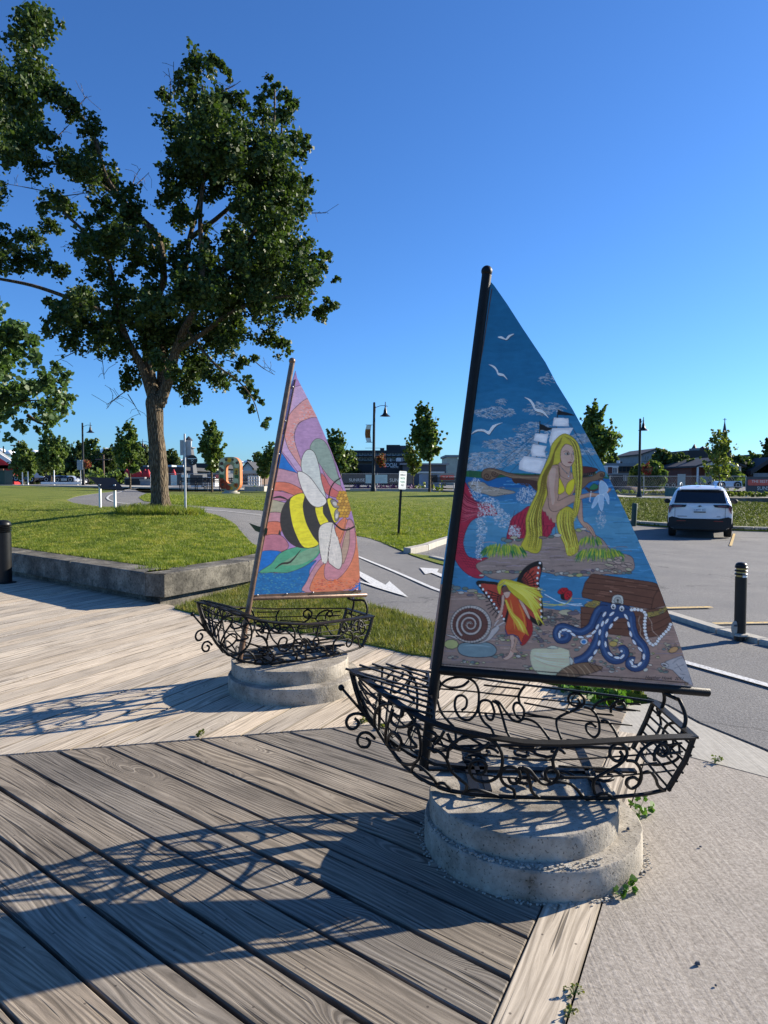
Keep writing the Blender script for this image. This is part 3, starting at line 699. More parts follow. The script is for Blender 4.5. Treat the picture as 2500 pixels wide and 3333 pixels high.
SCR5 = [
 [(-25, 965), (40, 1000), (70, 1100), (82, 1170), (130, 1220), (200, 1240), (330, 1252)],
 [(0, 960), (60, 980), (110, 1040), (170, 1100), (240, 1112), (300, 1080), (322, 1020), (282, 968), (230, 972), (206, 1022), (230, 1078), (265, 1092)],
 [(285, 970), (275, 900), (300, 830), (335, 765)],
 [(880, 818), (902, 860), (875, 902), (825, 895), (790, 850), (800, 785), (860, 748), (925, 780), (942, 850), (900, 912), (830, 962), (740, 1010), (660, 1060), (640, 1120), (652, 1195)],
 [(940, 900), (1010, 910), (1060, 970), (1072, 1040), (1050, 1110), (990, 1150), (940, 1120), (945, 1070), (1000, 1050), (1038, 1072)],
 [(1020, 915), (1060, 830), (1120, 770), (1200, 732), (1280, 762), (1312, 820), (1270, 860), (1220, 835), (1228, 792)],
 [(1090, 1010), (1150, 1000), (1200, 1060), (1220, 1120), (1262, 1160), (1330, 1168)],
 [(260, 1100), (330, 1090), (430, 1110), (500, 1170), (560, 1240), (620, 1310), (700, 1340), (780, 1320), (812, 1250), (770, 1200), (700, 1200), (660, 1250), (680, 1300), (740, 1290)],
 [(1190, 905), (1195, 820), (1240, 760), (1300, 730)],
]
SLAT = [[U4(130, 385), U4(380, 585)], [U4(145, 465), U4(300, 640)], [U4(165, 545), U4(275, 690)], [U4(178, 620), U4(270, 745)],
        [U4(760, 835), U4(960, 930)], [U4(750, 900), U4(960, 990)], [U5(-120, 790), U5(290, 800)], [U5(-90, 885), U5(270, 895)], [U5(330, 955), U5(800, 972)], [U5(330, 1050), U5(645, 1055)],
        [U5(1060, 945), U5(1215, 925)], [U5(1310, 765), U5(1440, 745)], [U5(1280, 850), U5(1410, 830)]]
UVS = [[to_uv(*U4(*p)) for p in c] for c in SCR4] + [[to_uv(*U5(*p)) for p in c] for c in SCR5]
UVL = [[to_uv(*p) for p in c] for c in SLAT]
def centre_uv(px, py):
    """point of the boat's middle plane seen at this photo pixel"""
    d = ray(px, py); n_ = Vector((-sN, cN, 0)); o = Vector(M_N); t = (o - EYE).dot(n_) / d.dot(n_); q = EYE + d * t - o
    return (q.x * cN + q.y * sN, q.z)
CURL = [[(190, 690), (120, 670), (50, 690), (20, 750), (50, 805), (105, 800), (130, 750), (95, 712)], [(280, 900), (220, 845), (155, 850), (120, 910), (150, 965), (208, 970), (232, 922), (195, 890)]]
CURLP = [[centre_uv(*U4(*p)) for p in c] for c in CURL]
def boat(M, phi, label, sail_fn, mast_mat, rake, mast_top, boom_z, boom_len, boom_drop, dz=0.0, beam=1.0, lenf=1.0, mast_r=.024, boom_r=.021):
    t = thing('boat_sculpture', label, 'boat sculpture', (M[0], M[1], M[2]), 'wrought iron sailing boats on the boardwalk', phi)
    IR = 'wrought_iron'
    def S(p): return Vector((p[0] * lenf, p[1] * beam, p[2] + dz - M[2]))
    # gunwale, stem, keel frame
    ss = np.linspace(-.335, 1.165, 34)
    for sd in (-1, 1):
        mb = MB(); mb.tube([S((s, sd * gun(s)[0], gun(s)[1])) for s in ss], .01, flat=(.034, .010)); mb.build('gunwale', IR, t)
        mb = MB(); q = [S((s, sd * bot(s)[0], bot(s)[1])) for s in np.linspace(-.335, 1.05, 40)]; mb.tube(q, .0085, 8); mb.build('bottom_rail', IR, t, smooth=True)
    mb = MB(); mb.tube([S((s, 0, z)) for s, z in ((-.345, .70), (-.325, .62), (-.30, .54), (-.26, .47), (-.20, .405), (-.12, .345), (-.05, .30), (.05, .262), (.2, .248))], .013, flat=(.03, .014)); mb.build('stem', IR, t)
    # bow deck slats
    for k in range(-4, 5):
        tt = k * .082; w = abs(tt); 
        s0 = float(np.interp(w + .004, GW[:8], GS[:8])) - .035
        z0 = gun(max(s0, -.33))[1] + .010; z1 = gun(.03)[1] + .010
        mb = MB(); mb.tube([S((s0, tt, z0)), S(((s0 + .03) / 2, tt, (z0 + z1) / 2)), S((.03, tt, z1))], .01, flat=(.016, .007)); mb.build('deck_slat', IR, t)
    mb = MB(); w, z = gun(.03); mb.tube([S((.03, -w, z + .002)), S((.03, w, z + .002))], .01, flat=(.02, .008)); mb.build('deck_beam', IR, t)
    # scrolls on both sides
    for sd in (-1, 1):
        for c in UVS:
            pts = smooth_line([S(hull(min(max(u, 0), 1.0), min(max(v, 0.0), 1.02), sd)) for u, v in c], 5)
            L = len(pts); rr = [.0072] * L
            mb = MB(); mb.tube(pts, rr, 7); mb.build('scroll', IR, t, smooth=True)
        for c in UVL:
            (u0, v0), (u1, v1) = c; pts = [S(hull(u0 + (u1 - u0) * k / 6, max(0, v0 + (v1 - v0) * k / 6), sd, -.004)) for k in range(7)]
            mb = MB(); mb.tube(pts, .0052, 6); mb.build('side_bar', IR, t, smooth=True)
        for v in (.24, .56):
            for u0, u1 in ((.02, .98),):
                pts = [S(hull(u0 + (u1 - u0) * k / 20, v, sd, -.005)) for k in range(21)]; mb = MB(); mb.tube(pts, .0042, 6); mb.build('side_bar', IR, t, smooth=True)
        for u in (.09,):
            pts = [S(hull(u, v, sd)) for v in np.linspace(0, .9, 7)]; mb = MB(); mb.tube(pts, .006, 6); mb.build('rib', IR, t, smooth=True)
    # transom
    tw0, tz0 = gun(1.165); bw, bz = .235, .25
    for sd in (-1, 1):
        mb = MB(); mb.tube([S((1.165, sd * tw0, tz0)), S((1.13, sd * tw0 * 1.02, tz0 - .10)), S((1.06, sd * bw, bz))], .011, flat=(.026, .014)); mb.build('transom_post', IR, t)
    mb = MB(); mb.tube([S((1.165, -tw0 - .012, tz0)), S((1.165, tw0 + .012, tz0))], .01, flat=(.034, .010)); mb.build('gunwale', IR, t)
    for k in range(1, 7):
        f = k / 6.2; s = 1.165 - .105 * f + .02 * math.sin(math.pi * f); w = tw0 + (bw - tw0) * f + .018; z = tz0 + (bz - tz0) * f
        mb = MB(); mb.tube([S((s, -w, z)), S((s, w, z))], .006, 6); mb.build('transom_bar', IR, t, smooth=True)
    def tr(a, b, o=.008): return S((1.165 - .105 * b + .02 * math.sin(math.pi * b) + o, a * tw0, tz0 + (bz - tz0) * b))
    for c in ([(-.75, .15), (-.2, .05), (.25, .25), (.2, .55), (-.1, .62), (-.25, .42), (-.05, .32)], [(.75, .9), (.2, .98), (-.3, .8), (-.62, .55), (-.45, .35), (-.25, .5), (-.4, .62)], [(.85, .1), (.5, .3), (.55, .7), (.9, .8)]):
        mb = MB(); mb.tube(smooth_line([tr(a, b) for a, b in c], 5), .007, 7); mb.build('scroll', IR, t, smooth=True)
    # bowsprit ball and curls
    p0 = centre_uv(*U4(195, 690)); p1 = centre_uv(1111, 2238)
    mb = MB(); mb.tube([S((p0[0], 0, p0[1])), S((p1[0], 0, p1[1]))], .0068, 8); mb.ball(S((p1[0], 0, p1[1])), .0155, 14); mb.build('bowsprit', IR, t, smooth=True)
    for c in CURLP:
        mb = MB(); mb.tube(smooth_line([S((s, 0, z)) for s, z in c], 5), .0075, 8); mb.build('bow_curl', IR, t, smooth=True)
    # floor frame on the pedestal
    for a, b, w in (((-.02, 0), (1.0, 0), .04), ((.22, -.26), (.22, .26), .045), ((.76, -.26), (.80, .26), .045), ((.28, -.24), (.28, .24), .03)):
        mb = MB(); mb.tube([S((a[0], a[1], .236)), S((b[0], b[1], .236))], .01, flat=(w, .010)); mb.build('floor_bar', IR, t)
    for cx, cy, r in ((.24, .08, .06), (.30, .17, .075), (.60, -.12, .085), (.82, -.10, .09), (.62, .17, .085), (.45, -.16, .05), (.50, .16, .06)):
        pts = [S((cx + r * (1 - k / 70) * math.cos(k / 40 * 2 * math.pi * 1.0), cy + r * (1 - k / 70) * math.sin(k / 40 * 2 * math.pi), .25 + (k % 7) * .0005)) for k in range(46)]
        mb = MB(); mb.tube(pts, .0078, 7); mb.build('floor_scroll', IR, t, smooth=True)
    # arch that carries the boom
    be = boom_len * .84; bzz = boom_z - boom_drop * .84 - .02
    for sd in (-1, 1):
        pts = smooth_line([S((be / lenf, 0, bzz - dz)), S(((be + .05) / lenf, sd * .02, bzz - .02 - dz)), S((1.16, sd * .10, .60)), S((1.175, sd * .13, .53)), S((1.15, sd * .14, .45))], 5)
        mb = MB(); mb.tube(pts, .009, 8); mb.build('boom_arch', IR, t, smooth=True)
    # mast, ball, boom
    zf = M[2]; H_ = mast_top
    foot = Vector((0, 0, .232 - zf)); top = Vector((rake, 0, H_ - zf))
    mb = MB(); mb.tube([foot, foot.lerp(top, .5), top], [mast_r, mast_r * .98, mast_r * .95], 16); mb.build('mast', mast_mat, t, smooth=40)
    mb = MB(); mb.ball(top + Vector((0, 0, .016)), .026, 18); mb.lathe([(.012, -.02), (.017, -.008), (.017, .0)], top, 14); mb.build('mast_ball', 'wrought_iron' if mast_mat == 'wrought_iron' else mast_mat, t, smooth=True)
    k = (boom_z - .232) / (H_ - .232); b0 = Vector((rake * k + .01, 0, boom_z - zf)); b1 = Vector((boom_len, 0, boom_z - boom_drop - zf))
    mb = MB(); mb.tube([b0, b1 + (b0 - b1).normalized() * .006, b1], [boom_r, boom_r, boom_r * .8], 16); mb.build('boom', mast_mat, t, smooth=40)
    sail_fn(t, M, phi)
    return t
# ---------------------------------------------------------------- painted sails
class Paint:
    """flat painting: coloured outlines cut into one connected flat mesh; later shapes cover earlier ones"""
    def __init__(s, M, phi, outline, T):
        s.o = Vector((M[0], M[1], 0)); s.c, s.s_ = math.cos(phi), math.sin(phi); s.n = Vector((-s.s_, s.c, 0)); s.M = M
        s.shapes = []; s.out = [s.w(T(*p)) for p in outline]; s.scale = 1
        a, b = s.w((1600, 1700)), s.w((1700, 1700)); s.k = (Vector(b) - Vector(a)).length / 100
    def w(s, px):
        d = ray(*px); t = (s.o - EYE).dot(s.n) / d.dot(s.n); q = EYE + d * t - s.o
        return (q.x * s.c + q.y * s.s_, q.z)
    def shape(s, T, pts, col, line=0, lc=(.02, .015, .012), sm=True, sub=4):
        P = [s.w(T(*p)) for p in pts]
        if sm: P = [tuple(v) for v in smooth_line(P, sub, True)]
        s.shapes.append((P, col))
        if line: s._stroke(P + [P[0]], line * s.k, lc)
        return s
    def _stroke(s, P, w, col, taper=False):
        n = len(P); L = []; Rr = []
        for i in range(n):
            a = Vector(P[max(0, i - 1)]); b = Vector(P[min(n - 1, i + 1)]); t = b - a
            t = t.normalized() if t.length > 1e-9 else Vector((1, 0)); nn = Vector((-t.y, t.x)); k = w / 2
            if taper: k *= math.sin(math.pi * (.08 + .84 * i / max(1, n - 1)))
            L.append(Vector(P[i]) + nn * k); Rr.append(Vector(P[i]) - nn * k)
        for i in range(n - 1):
            s.shapes.append(([tuple(L[i]), tuple(L[i + 1]), tuple(Rr[i + 1]), tuple(Rr[i])], col))
    def line(s, T, pts, w, col, sm=True, sub=3, taper=False):
        P = [s.w(T(*p)) for p in pts]
        if sm and len(P) > 2: P = [tuple(v) for v in smooth_line(P, sub)]
        s._stroke(P, w * s.k, col, taper); return s
    def ell(s, T, x, y, rx, ry, col, rot=0, line=0, lc=(.02, .015, .012), n=10):
        c, q = math.cos(rot), math.sin(rot)
        pts = [(x + rx * math.cos(a) * c - ry * math.sin(a) * q, y + rx * math.cos(a) * q + ry * math.sin(a) * c) for a in (2 * math.pi * i / n for i in range(n))]
        return s.shape(T, pts, col, line, lc, sm=False)
    def finish(s, parent, base, mat, y=-.0046, nx=340, ny=720):
        """colour every point of a fine flat grid that fills the outline exactly"""
        O = np.array(s.out); x0, z0 = O.min(0) - .01; x1, z1 = O.max(0) + .01; px = .00105
        Wd, Hd = int((x1 - x0) / px), int((z1 - z0) / px); img = np.empty((Hd, Wd, 3), np.float32); img[:] = base
        for P, c in s.shapes:
            Q = (np.array(P)[:, :2] - (x0, z0)) / px
            a0, b0 = np.floor(Q.min(0)).astype(int); a1, b1 = np.ceil(Q.max(0)).astype(int) + 1
            a0, b0, a1, b1 = max(a0, 0), max(b0, 0), min(a1, Wd), min(b1, Hd)
            if a1 <= a0 or b1 <= b0: continue
            yy = np.arange(b0, b1)[:, None] + .5; xx = np.arange(a0, a1)[None, :] + .5; m = np.zeros((b1 - b0, a1 - a0), bool)
            xi, yi = Q[:, 0], Q[:, 1]; xj, yj = np.roll(xi, 1), np.roll(yi, 1)
            for k in range(len(Q)):
                if yi[k] == yj[k]: continue
                r = (yi[k] > yy) != (yj[k] > yy)
                m ^= r & (xx < (xj[k] - xi[k]) * (yy - yi[k]) / (yj[k] - yi[k]) + xi[k])
            img[b0:b1, a0:a1][m] = c
        def chain(pts, n):
            pts = np.array(pts); d = np.concatenate([[0], np.cumsum(np.linalg.norm(np.diff(pts, axis=0), axis=1))]); q = np.linspace(0, d[-1], n); return np.stack([np.interp(q, d, pts[:, i]) for i in (0, 1)], 1)
        Rg = chain(O[:s.ir + 1], ny); Lf = chain(np.concatenate([O[s.il:], O[:1]])[::-1], ny); t = np.linspace(0, 1, nx)
        G_ = Lf[:, None, :] + (Rg - Lf)[:, None, :] * t[None, :, None]
        fx = np.clip((G_[..., 0] - x0) / px - .5, 0, Wd - 1.01); fz = np.clip((G_[..., 1] - z0) / px - .5, 0, Hd - 1.01); ix, iz = fx.astype(int), fz.astype(int); ax, az = (fx - ix)[..., None], (fz - iz)[..., None]
        soft = img.copy(); soft[1:-1, 1:-1] = (img[1:-1, 1:-1] * 4 + img[:-2, 1:-1] + img[2:, 1:-1] + img[1:-1, :-2] + img[1:-1, 2:]) / 8; img = soft
        C = (img[iz, ix] * (1 - ax) * (1 - az) + img[iz, ix + 1] * ax * (1 - az) + img[iz + 1, ix] * (1 - ax) * az + img[iz + 1, ix + 1] * ax * az).reshape(-1, 3)
        V = np.stack([G_[..., 0], np.full(G_.shape[:2], y), G_[..., 1] - s.M[2]], -1).reshape(-1, 3)
        r = np.arange(ny - 1)[:, None] * nx + np.arange(nx - 1)[None, :]; F = np.stack([r, r + 1, r + nx + 1, r + nx], -1).reshape(-1, 4)
        me = bpy.data.meshes.new('painting'); me.vertices.add(len(V)); me.vertices.foreach_set('co', V.astype(np.float32).ravel())
        me.loops.add(F.size); me.loops.foreach_set('vertex_index', F.astype(np.int32).ravel()); me.polygons.add(len(F)); me.polygons.foreach_set('loop_start', np.arange(0, F.size, 4, dtype=np.int32)); me.update(calc_edges=True)
        at = me.color_attributes.new('paint', 'FLOAT_COLOR', 'POINT'); at.data.foreach_set('color', np.concatenate([C, np.ones((len(C), 1))], 1).astype(np.float32).ravel())
        me.materials.append(MATS[mat])
        if me.polygons[len(F) // 2].normal.y > 0: me.flip_normals()
        me.update(); o = bpy.data.objects.new('painting', me); COL.objects.link(o); o.parent = parent
        return o
def paint_mat(name, speck, rough=.45, gain=1.0):
    t = NT(name); a = t.mix(1.0, t.n('Attribute', attribute_name='paint').outputs['Color'], (gain * 1.10, gain, gain * .88), 'MULTIPLY'); c = t.co()
    st = t.noise(t.mapv(c, (14, 1, 60)), 1.0, 4, .6); mo = t.noise(c, 18, 5, .7)
    col = t.mix(speck, a, t.ramp(t.mth('ADD', t.mth('MULTIPLY', st, .5), t.mth('MULTIPLY', mo, .5)), [(.36, (.62, .62, .64)), (.52, (1, 1, 1)), (.66, (1.38, 1.34, 1.3))]), 'MULTIPLY')
    t.set(col=col, rough=rough, spec=.35); t.bump(mo, .08, .002)
paint_mat('brush_paint', .4, .45, 2.05); paint_mat('mosaic_paint', .55, .4, 1.4)
def sail_panel(t, M, pa, mat='white_paint'):
    mb = MB(); P = pa.out; n = len(P)
    ar = sum(P[i][0] * P[(i + 1) % n][1] - P[(i + 1) % n][0] * P[i][1] for i in range(n))
    if ar < 0: P = P[::-1]
    mb.add([(x, -.004, z - M[2]) for x, z in P] + [(x, .004, z - M[2]) for x, z in P], [list(range(n)), list(range(n, 2 * n))[::-1]] + [[(i + 1) % n, i, n + i, n + (i + 1) % n] for i in range(n)])
    return mb.build('sail', mat, t)
def Z1(x, y): return (1350 + x * .6028, 850 + y * .6028)
def Z2(x, y): return (1350 + x * .6028, 1650 + y * .6028)
def Z3(x, y): return (1520 + x * .2773, 1350 + y * .2773)
def Z4(x, y): return (1400 + x * .5252, 1830 + y * .5252)
def Z5(x, y): return (1800 + x * .5042, 1820 + y * .5042)
def SP(x, y): return (x, y)
BLK = (.012, .010, .010)
def mermaid_sail(t, M, phi):
    out = [SP(1594, 915), SP(1608, 930), SP(1650, 990), SP(1700, 1068), SP(1775, 1180), SP(1812, 1250), SP(1863, 1332), SP(1960, 1510), SP(2050, 1700), SP(2132, 1880), SP(2200, 2060), SP(2256, 2232), SP(1900, 2204), SP(1398, 2178), SP(1420, 2000), SP(1460, 1720), SP(1520, 1370), SP(1560, 1130)]
    pa = Paint(M, phi, out, SP); pa.ir, pa.il = 11, 13; sp = sail_panel(t, M, pa, 'brush_back'); rng = random.Random(11)
    # sky: bands from dark blue at the top to lighter near the painted horizon
    SKY = [(.011, .105, .215), (.013, .115, .235), (.017, .128, .255), (.025, .148, .28), (.04, .18, .31)]
    for k, y in enumerate((200, 480, 700, 880, 1000)):
        pts = [(-200, y)] + [(x, y + 18 * math.sin(x * .013 + k * 2)) for x in range(0, 1500, 90)] + [(1700, y), (1700, 1900), (-200, 1900)]
        pa.shape(Z1, pts, SKY[k], sm=False)
    # painted clouds: many short dabs
    for cx, cy, rx, ry, n in ((430, 820, 110, 32, 60), (700, 800, 110, 36, 60), (640, 920, 110, 50, 60), (420, 990, 60, 26, 30), (560, 1010, 120, 60, 90), (400, 1075, 150, 45, 110), (620, 1060, 120, 50, 60), (330, 1110, 90, 24, 50), (900, 960, 70, 26, 40), (940, 1030, 60, 22, 24), (720, 640, 50, 30, 14), (470, 760, 26, 16, 8)):
        for _ in range(int(n * 2.6)):
            a = rng.uniform(0, 6.28); q = rng.random() ** .5; x = cx + rx * q * math.cos(a); y = cy + ry * q * math.sin(a); v = rng.uniform(.16, .46)
            th = rng.uniform(-.5, .5); l = rng.uniform(5, 15)
            pa.line(Z1, [(x - l * math.cos(th), y - l * math.sin(th)), (x, y - rng.uniform(1, 5)), (x + l * math.cos(th), y + l * math.sin(th))], rng.uniform(.8, 2.4), (v * .86, v * .97, v * 1.1), sm=False)
    # treeline and sea
    pa.shape(Z1, [(200, 1136), (300, 1130), (420, 1140), (1010, 1162), (1100, 1176), (1100, 1205), (200, 1170)], (.020, .085, .035), sm=False)
    for _ in range(60):
        x = rng.uniform(225, 420) if rng.random() < .5 else rng.uniform(940, 1060); pa.line(Z1, [(x, 1137 + rng.uniform(0, 4)), (x + 2, 1160 + rng.uniform(0, 8))], 2.2, (.03, rng.uniform(.09, .17), .035), sm=False)
    for k, (y, c) in enumerate(((1168, (.015, .10, .27)), (1230, (.03, .14, .29)), (1300, (.055, .19, .32)), (1380, (.075, .225, .34)), (1480, (.06, .20, .32)), (1560, (.04, .17, .31)))):
        pa.shape(Z1, [(-100, y)] + [(x, y + 8 * math.sin(x * .02 + k)) for x in range(0, 1500, 80)] + [(1500, y), (1500, 2100), (-100, 2100)], c, sm=False)
    for _ in range(300):
        y = rng.uniform(1180, 1720); x = rng.uniform(150, 1290); l = rng.uniform(15, 60); v = rng.choice([.7, .8, 1.25, 1.45, 1.6])
        pa.line(Z1, [(x - l, y + rng.uniform(-4, 4)), (x, y + rng.uniform(-4, 4)), (x + l, y + rng.uniform(-4, 4))], rng.uniform(1.2, 3.2), (.055 * v, .185 * v, .31 * v), sub=2)
    # birds
    for pts in ([(448, 412), (470, 408), (490, 420), (505, 402), (537, 393), (515, 408), (497, 426), (484, 424)], [(398, 558), (430, 568), (448, 592), (452, 604), (480, 612), (500, 642), (478, 622), (450, 616), (438, 590), (420, 572)],
                [(590, 735), (625, 748), (645, 775), (652, 796), (690, 806), (722, 848), (690, 822), (650, 808), (632, 775), (615, 752)], [(304, 935), (330, 912), (370, 908), (398, 918), (420, 888), (475, 872), (440, 888), (412, 922), (400, 937), (370, 920), (335, 920)]):
        pa.shape(Z1, [(x + 2, y + 4) for x, y in pts], (.02, .03, .045), sub=3); pa.shape(Z1, pts, (.62, .62, .62), sub=3)
    # ship: rigging, flags, sails, hull
    RG = (.03, .06, .10)
    for a, b in (((310, 630), (850, 180)), ((405, 655), (835, 215)), ((500, 685), (745, 430)), ((930, 110), (1060, 10)), ((1130, 10), (1570, 665)), ((1210, 100), (1490, 610)), ((1335, 480), (1470, 610))): pa.line(Z3, [a, b], 1.6, RG, sm=False)
    for a, b in (((855, 75), (850, 220)), ((843, 310), (840, 345)), ((1062, -30), (1060, 40)), ((1050, 140), (1048, 160)), ((818, 485), (816, 500)), ((800, 690), (800, 720))): pa.line(Z3, [a, b], 3, BLK, sm=False)
    pa.shape(Z3, [(850, 112), (900, 122), (950, 148), (1040, 152), (1000, 165), (940, 192), (880, 178), (852, 180)], BLK); pa.shape(Z3, [(1062, -65), (1110, -40), (1180, -25), (1265, 5), (1250, 12), (1150, 8), (1064, 4)], BLK, sm=False)
    WS = (.55, .54, .56)
    for pts in ([(1020, 36), (1188, 45), (1192, 136), (1003, 130)], [(1000, 160), (1244, 156), (1190, 250), (1180, 400), (980, 370), (962, 300)], [(800, 220), (952, 228), (930, 335), (780, 300)], [(770, 346), (935, 370), (905, 425), (925, 495), (760, 482), (748, 420)], [(672, 486), (930, 520), (900, 600), (860, 690), (700, 665), (610, 640), (615, 560)]):
        pa.shape(Z3, pts, WS, 1.5, (.4, .42, .46), sm=False)
        cx = sum(p[0] for p in pts) / len(pts); cy = sum(p[1] for p in pts) / len(pts); pa.shape(Z3, [(cx + (x - cx) * .7, cy + (y - cy) * .7) for x, y in pts], (.68, .67, .68), sub=3)
    BR, BR2 = (.16, .095, .055), (.055, .025, .018)
    pa.shape(Z3, [(180, 740), (172, 690), (205, 640), (290, 628), (380, 650), (500, 685), (640, 710), (860, 712), (1000, 720), (1330, 735), (1480, 715), (1540, 672), (1600, 670), (1612, 710), (1570, 760), (1440, 790), (1350, 870), (1200, 930), (900, 930), (800, 880), (700, 790), (520, 745), (400, 700), (330, 745), (240, 775)], BR, 2.4, BR2)
    pa.shape(Z3, [(530, 750), (640, 750), (850, 790), (860, 900), (800, 870), (720, 810), (600, 805), (545, 790)], BR2)
    pa.shape(Z3, [(1345, 625), (1380, 605), (1520, 632), (1510, 665), (1345, 700)], (.09, .02, .015), 2, BLK); pa.shape(Z3, [(1345, 690), (1500, 668), (1500, 700), (1345, 735)], BLK, sm=False)
    for x in range(1360, 1500, 22): pa.line(Z3, [(x, 688), (x, 712)], 1.5, BR, sm=False)
    def spiral(T, cx, cy, r, w, col, turns=1.6, a0=0, cw=1, n=16): pa.line(T, [(cx + r * (1 - i / (n * 1.1)) * math.cos(a0 + cw * turns * 6.283 * i / n), cy + r * (1 - i / (n * 1.1)) * math.sin(a0 + cw * turns * 6.283 * i / n)) for i in range(n + 1)], w, col, sub=2)
    for cx, cy, r in ((232, 722, 46), (320, 690, 40), (575, 775, 34), (650, 795, 30), (700, 815, 24), (1580, 705, 26)): spiral(Z3, cx, cy, r, 3.2, BR2); 
    pa.line(Z3, [(240, 650), (300, 655), (400, 690), (520, 728), (840, 740)], 1.6, (.30, .20, .12))
    # distant rock spit
    pa.shape(Z3, [(10, 795), (180, 790), (260, 840), (400, 865), (570, 910), (420, 940), (300, 955), (200, 925), (90, 900)], (.30, .25, .20), 1.6, (.08, .06, .04))
    for _ in range(26):
        x = rng.uniform(40, 480); y = 830 + x * .12 + rng.uniform(-35, 50); pa.line(Z3, [(x - 30, y), (x, y - 5), (x + 30, y + 4)], 1.5, rng.choice([(.09, .07, .05), (.45, .42, .38)]), sub=2)
    # red tail at the left
    RED, RD2, RD3 = (.34, .020, .045), (.10, .006, .016), (.46, .10, .13)
    pa.shape(Z1, [(232, 1162), (262, 1180), (300, 1240), (330, 1300), (410, 1310), (445, 1372), (380, 1372), (310, 1400), (275, 1460), (262, 1530), (285, 1590), (330, 1606), (390, 1600), (385, 1630), (335, 1655), (375, 1700), (340, 1712), (285, 1690), (235, 1640), (205, 1570), (190, 1480), (200, 1380), (218, 1260)], RED, 1.8, RD2)
    for k in range(30):
        a = k / 29; pa.line(Z1, [(238 + 10 * a, 1180 + 230 * a), (285 - 10 * a, 1270 + 130 * a), (330 + 80 * (1 - a), 1320 + 50 * a)], 1.3, rng.choice([RD2, RD3]), taper=True)
    for k in range(14):
        for j in range(5):
            x = 205 + j * 17 + max(0, k - 6) * 11 * (1 if k > 6 else 0); y = 1450 + k * 15 + j * 3
            if 262 + 12 * max(0, k - 7) > x or k > 8: pa.line(Z1, [(x, y), (x + 8, y + 8), (x + 16, y + 1)], 1.2, RD2, sub=2)
    # spray
    def spray(T, cx, cy, rx, ry, n, wmin=.8, wmax=1.9, lmax=7, v0=.28, v1=.62, tint=(.93, .98, 1.05)):
        for _ in range(int(n * 2.4)):
            a = rng.uniform(0, 6.28); q = rng.random() ** .6; x = cx + rx * q * math.cos(a); y = cy + ry * q * math.sin(a); v = rng.uniform(v0, v1); b = rng.uniform(0, 3.14); l = rng.uniform(1, lmax)
            pa.line(T, [(x - l * math.cos(b), y - l * math.sin(b)), (x + l * math.cos(b), y + l * math.sin(b))], rng.uniform(wmin, wmax), (v * tint[0], v * tint[1], v * tint[2]), sm=False)
    for args in ((Z1, 330, 1230, 36, 60, 60), (Z1, 400, 1320, 60, 46, 110), (Z1, 360, 1430, 30, 90, 90), (Z1, 350, 1560, 26, 60, 50), (Z1, 440, 1360, 50, 30, 60), (Z1, 600, 1265, 55, 45, 90), (Z1, 480, 1400, 55, 40, 60)): spray(*args)
    # rock island
    RK, RKd = (.26, .185, .155), (.075, .05, .04)
    pa.shape(Z1, [(330, 1640), (400, 1600), (520, 1510), (600, 1500), (760, 1480), (870, 1450), (930, 1460), (1010, 1500), (1060, 1560), (1160, 1590), (1182, 1625), (1180, 1665), (1130, 1688), (1020, 1690), (930, 1700), (820, 1700), (700, 1680), (600, 1665), (540, 1715), (440, 1718), (370, 1690)], RK, 1.8, RKd)
    for _ in range(90):
        x = rng.uniform(380, 1130); y = 1590 + (x - 700) * .03 + rng.uniform(-70, 80)
        if y > 1515: pa.line(Z1, [(x - 40, y + 4), (x, y), (x + 40, y + 3)], rng.uniform(1, 3), rng.choice([(.20, .14, .115), (.34, .25, .215), (.30, .22, .23), (.16, .11, .09)]), sub=2)
    # her tail under the hair
    pa.shape(Z3, [(470, 1460), (495, 1320), (530, 1210), (640, 1130), (740, 1070), (900, 1120), (1030, 1270), (1000, 1340), (960, 1420), (850, 1450), (620, 1450)], RED, 2, RD2)
    for k in range(12):
        pa.line(Z3, [(500 + k * 48, 1200 + abs(5 - k) * 8), (560 + k * 44, 1440)], 1.3, RD2); pa.line(Z3, [(560 + k * 42, 1120 + k * 6), (480 + k * 36, 1430)], 1.3, RD2)
    spray(Z3, 560, 1380, 70, 90, 80, 1, 2.4, 14)
    # body
    SK, SKd, SKl = (.40, .235, .165), (.13, .055, .04), (.50, .32, .24)
    pa.shape(Z3, [(880, 1010), (900, 900), (1000, 620), (1090, 560), (1240, 700), (1270, 850), (1220, 960), (1150, 1050), (1090, 1150), (1050, 1260), (1010, 1265), (960, 1240), (890, 1140)], SK, 1.6, SKd)
    pa.shape(Z3, [(890, 1135), (920, 1140), (935, 1190), (950, 1180), (965, 1240), (985, 1205), (1000, 1262), (1030, 1268), (1000, 1300), (900, 1300)], RED, 1.4, RD2, sm=False)
    # supporting arm
    pa.shape(Z3, [(1290, 1000), (1345, 1000), (1360, 1230), (1410, 1270), (1470, 1330), (1505, 1420), (1480, 1425), (1440, 1370), (1400, 1350), (1330, 1270), (1295, 1190)], SK, 1.6, SKd)
    for a in (((1400, 1300), (1440, 1370), (1450, 1400)), ((1430, 1310), (1470, 1370), (1485, 1420)), ((1380, 1310), (1400, 1370), (1410, 1400))): pa.line(Z3, a, 1.2, SKd)
    # hair back
    HR, HRd, HRl = (.44, .37, .035), (.17, .115, .015), (.62, .55, .085)
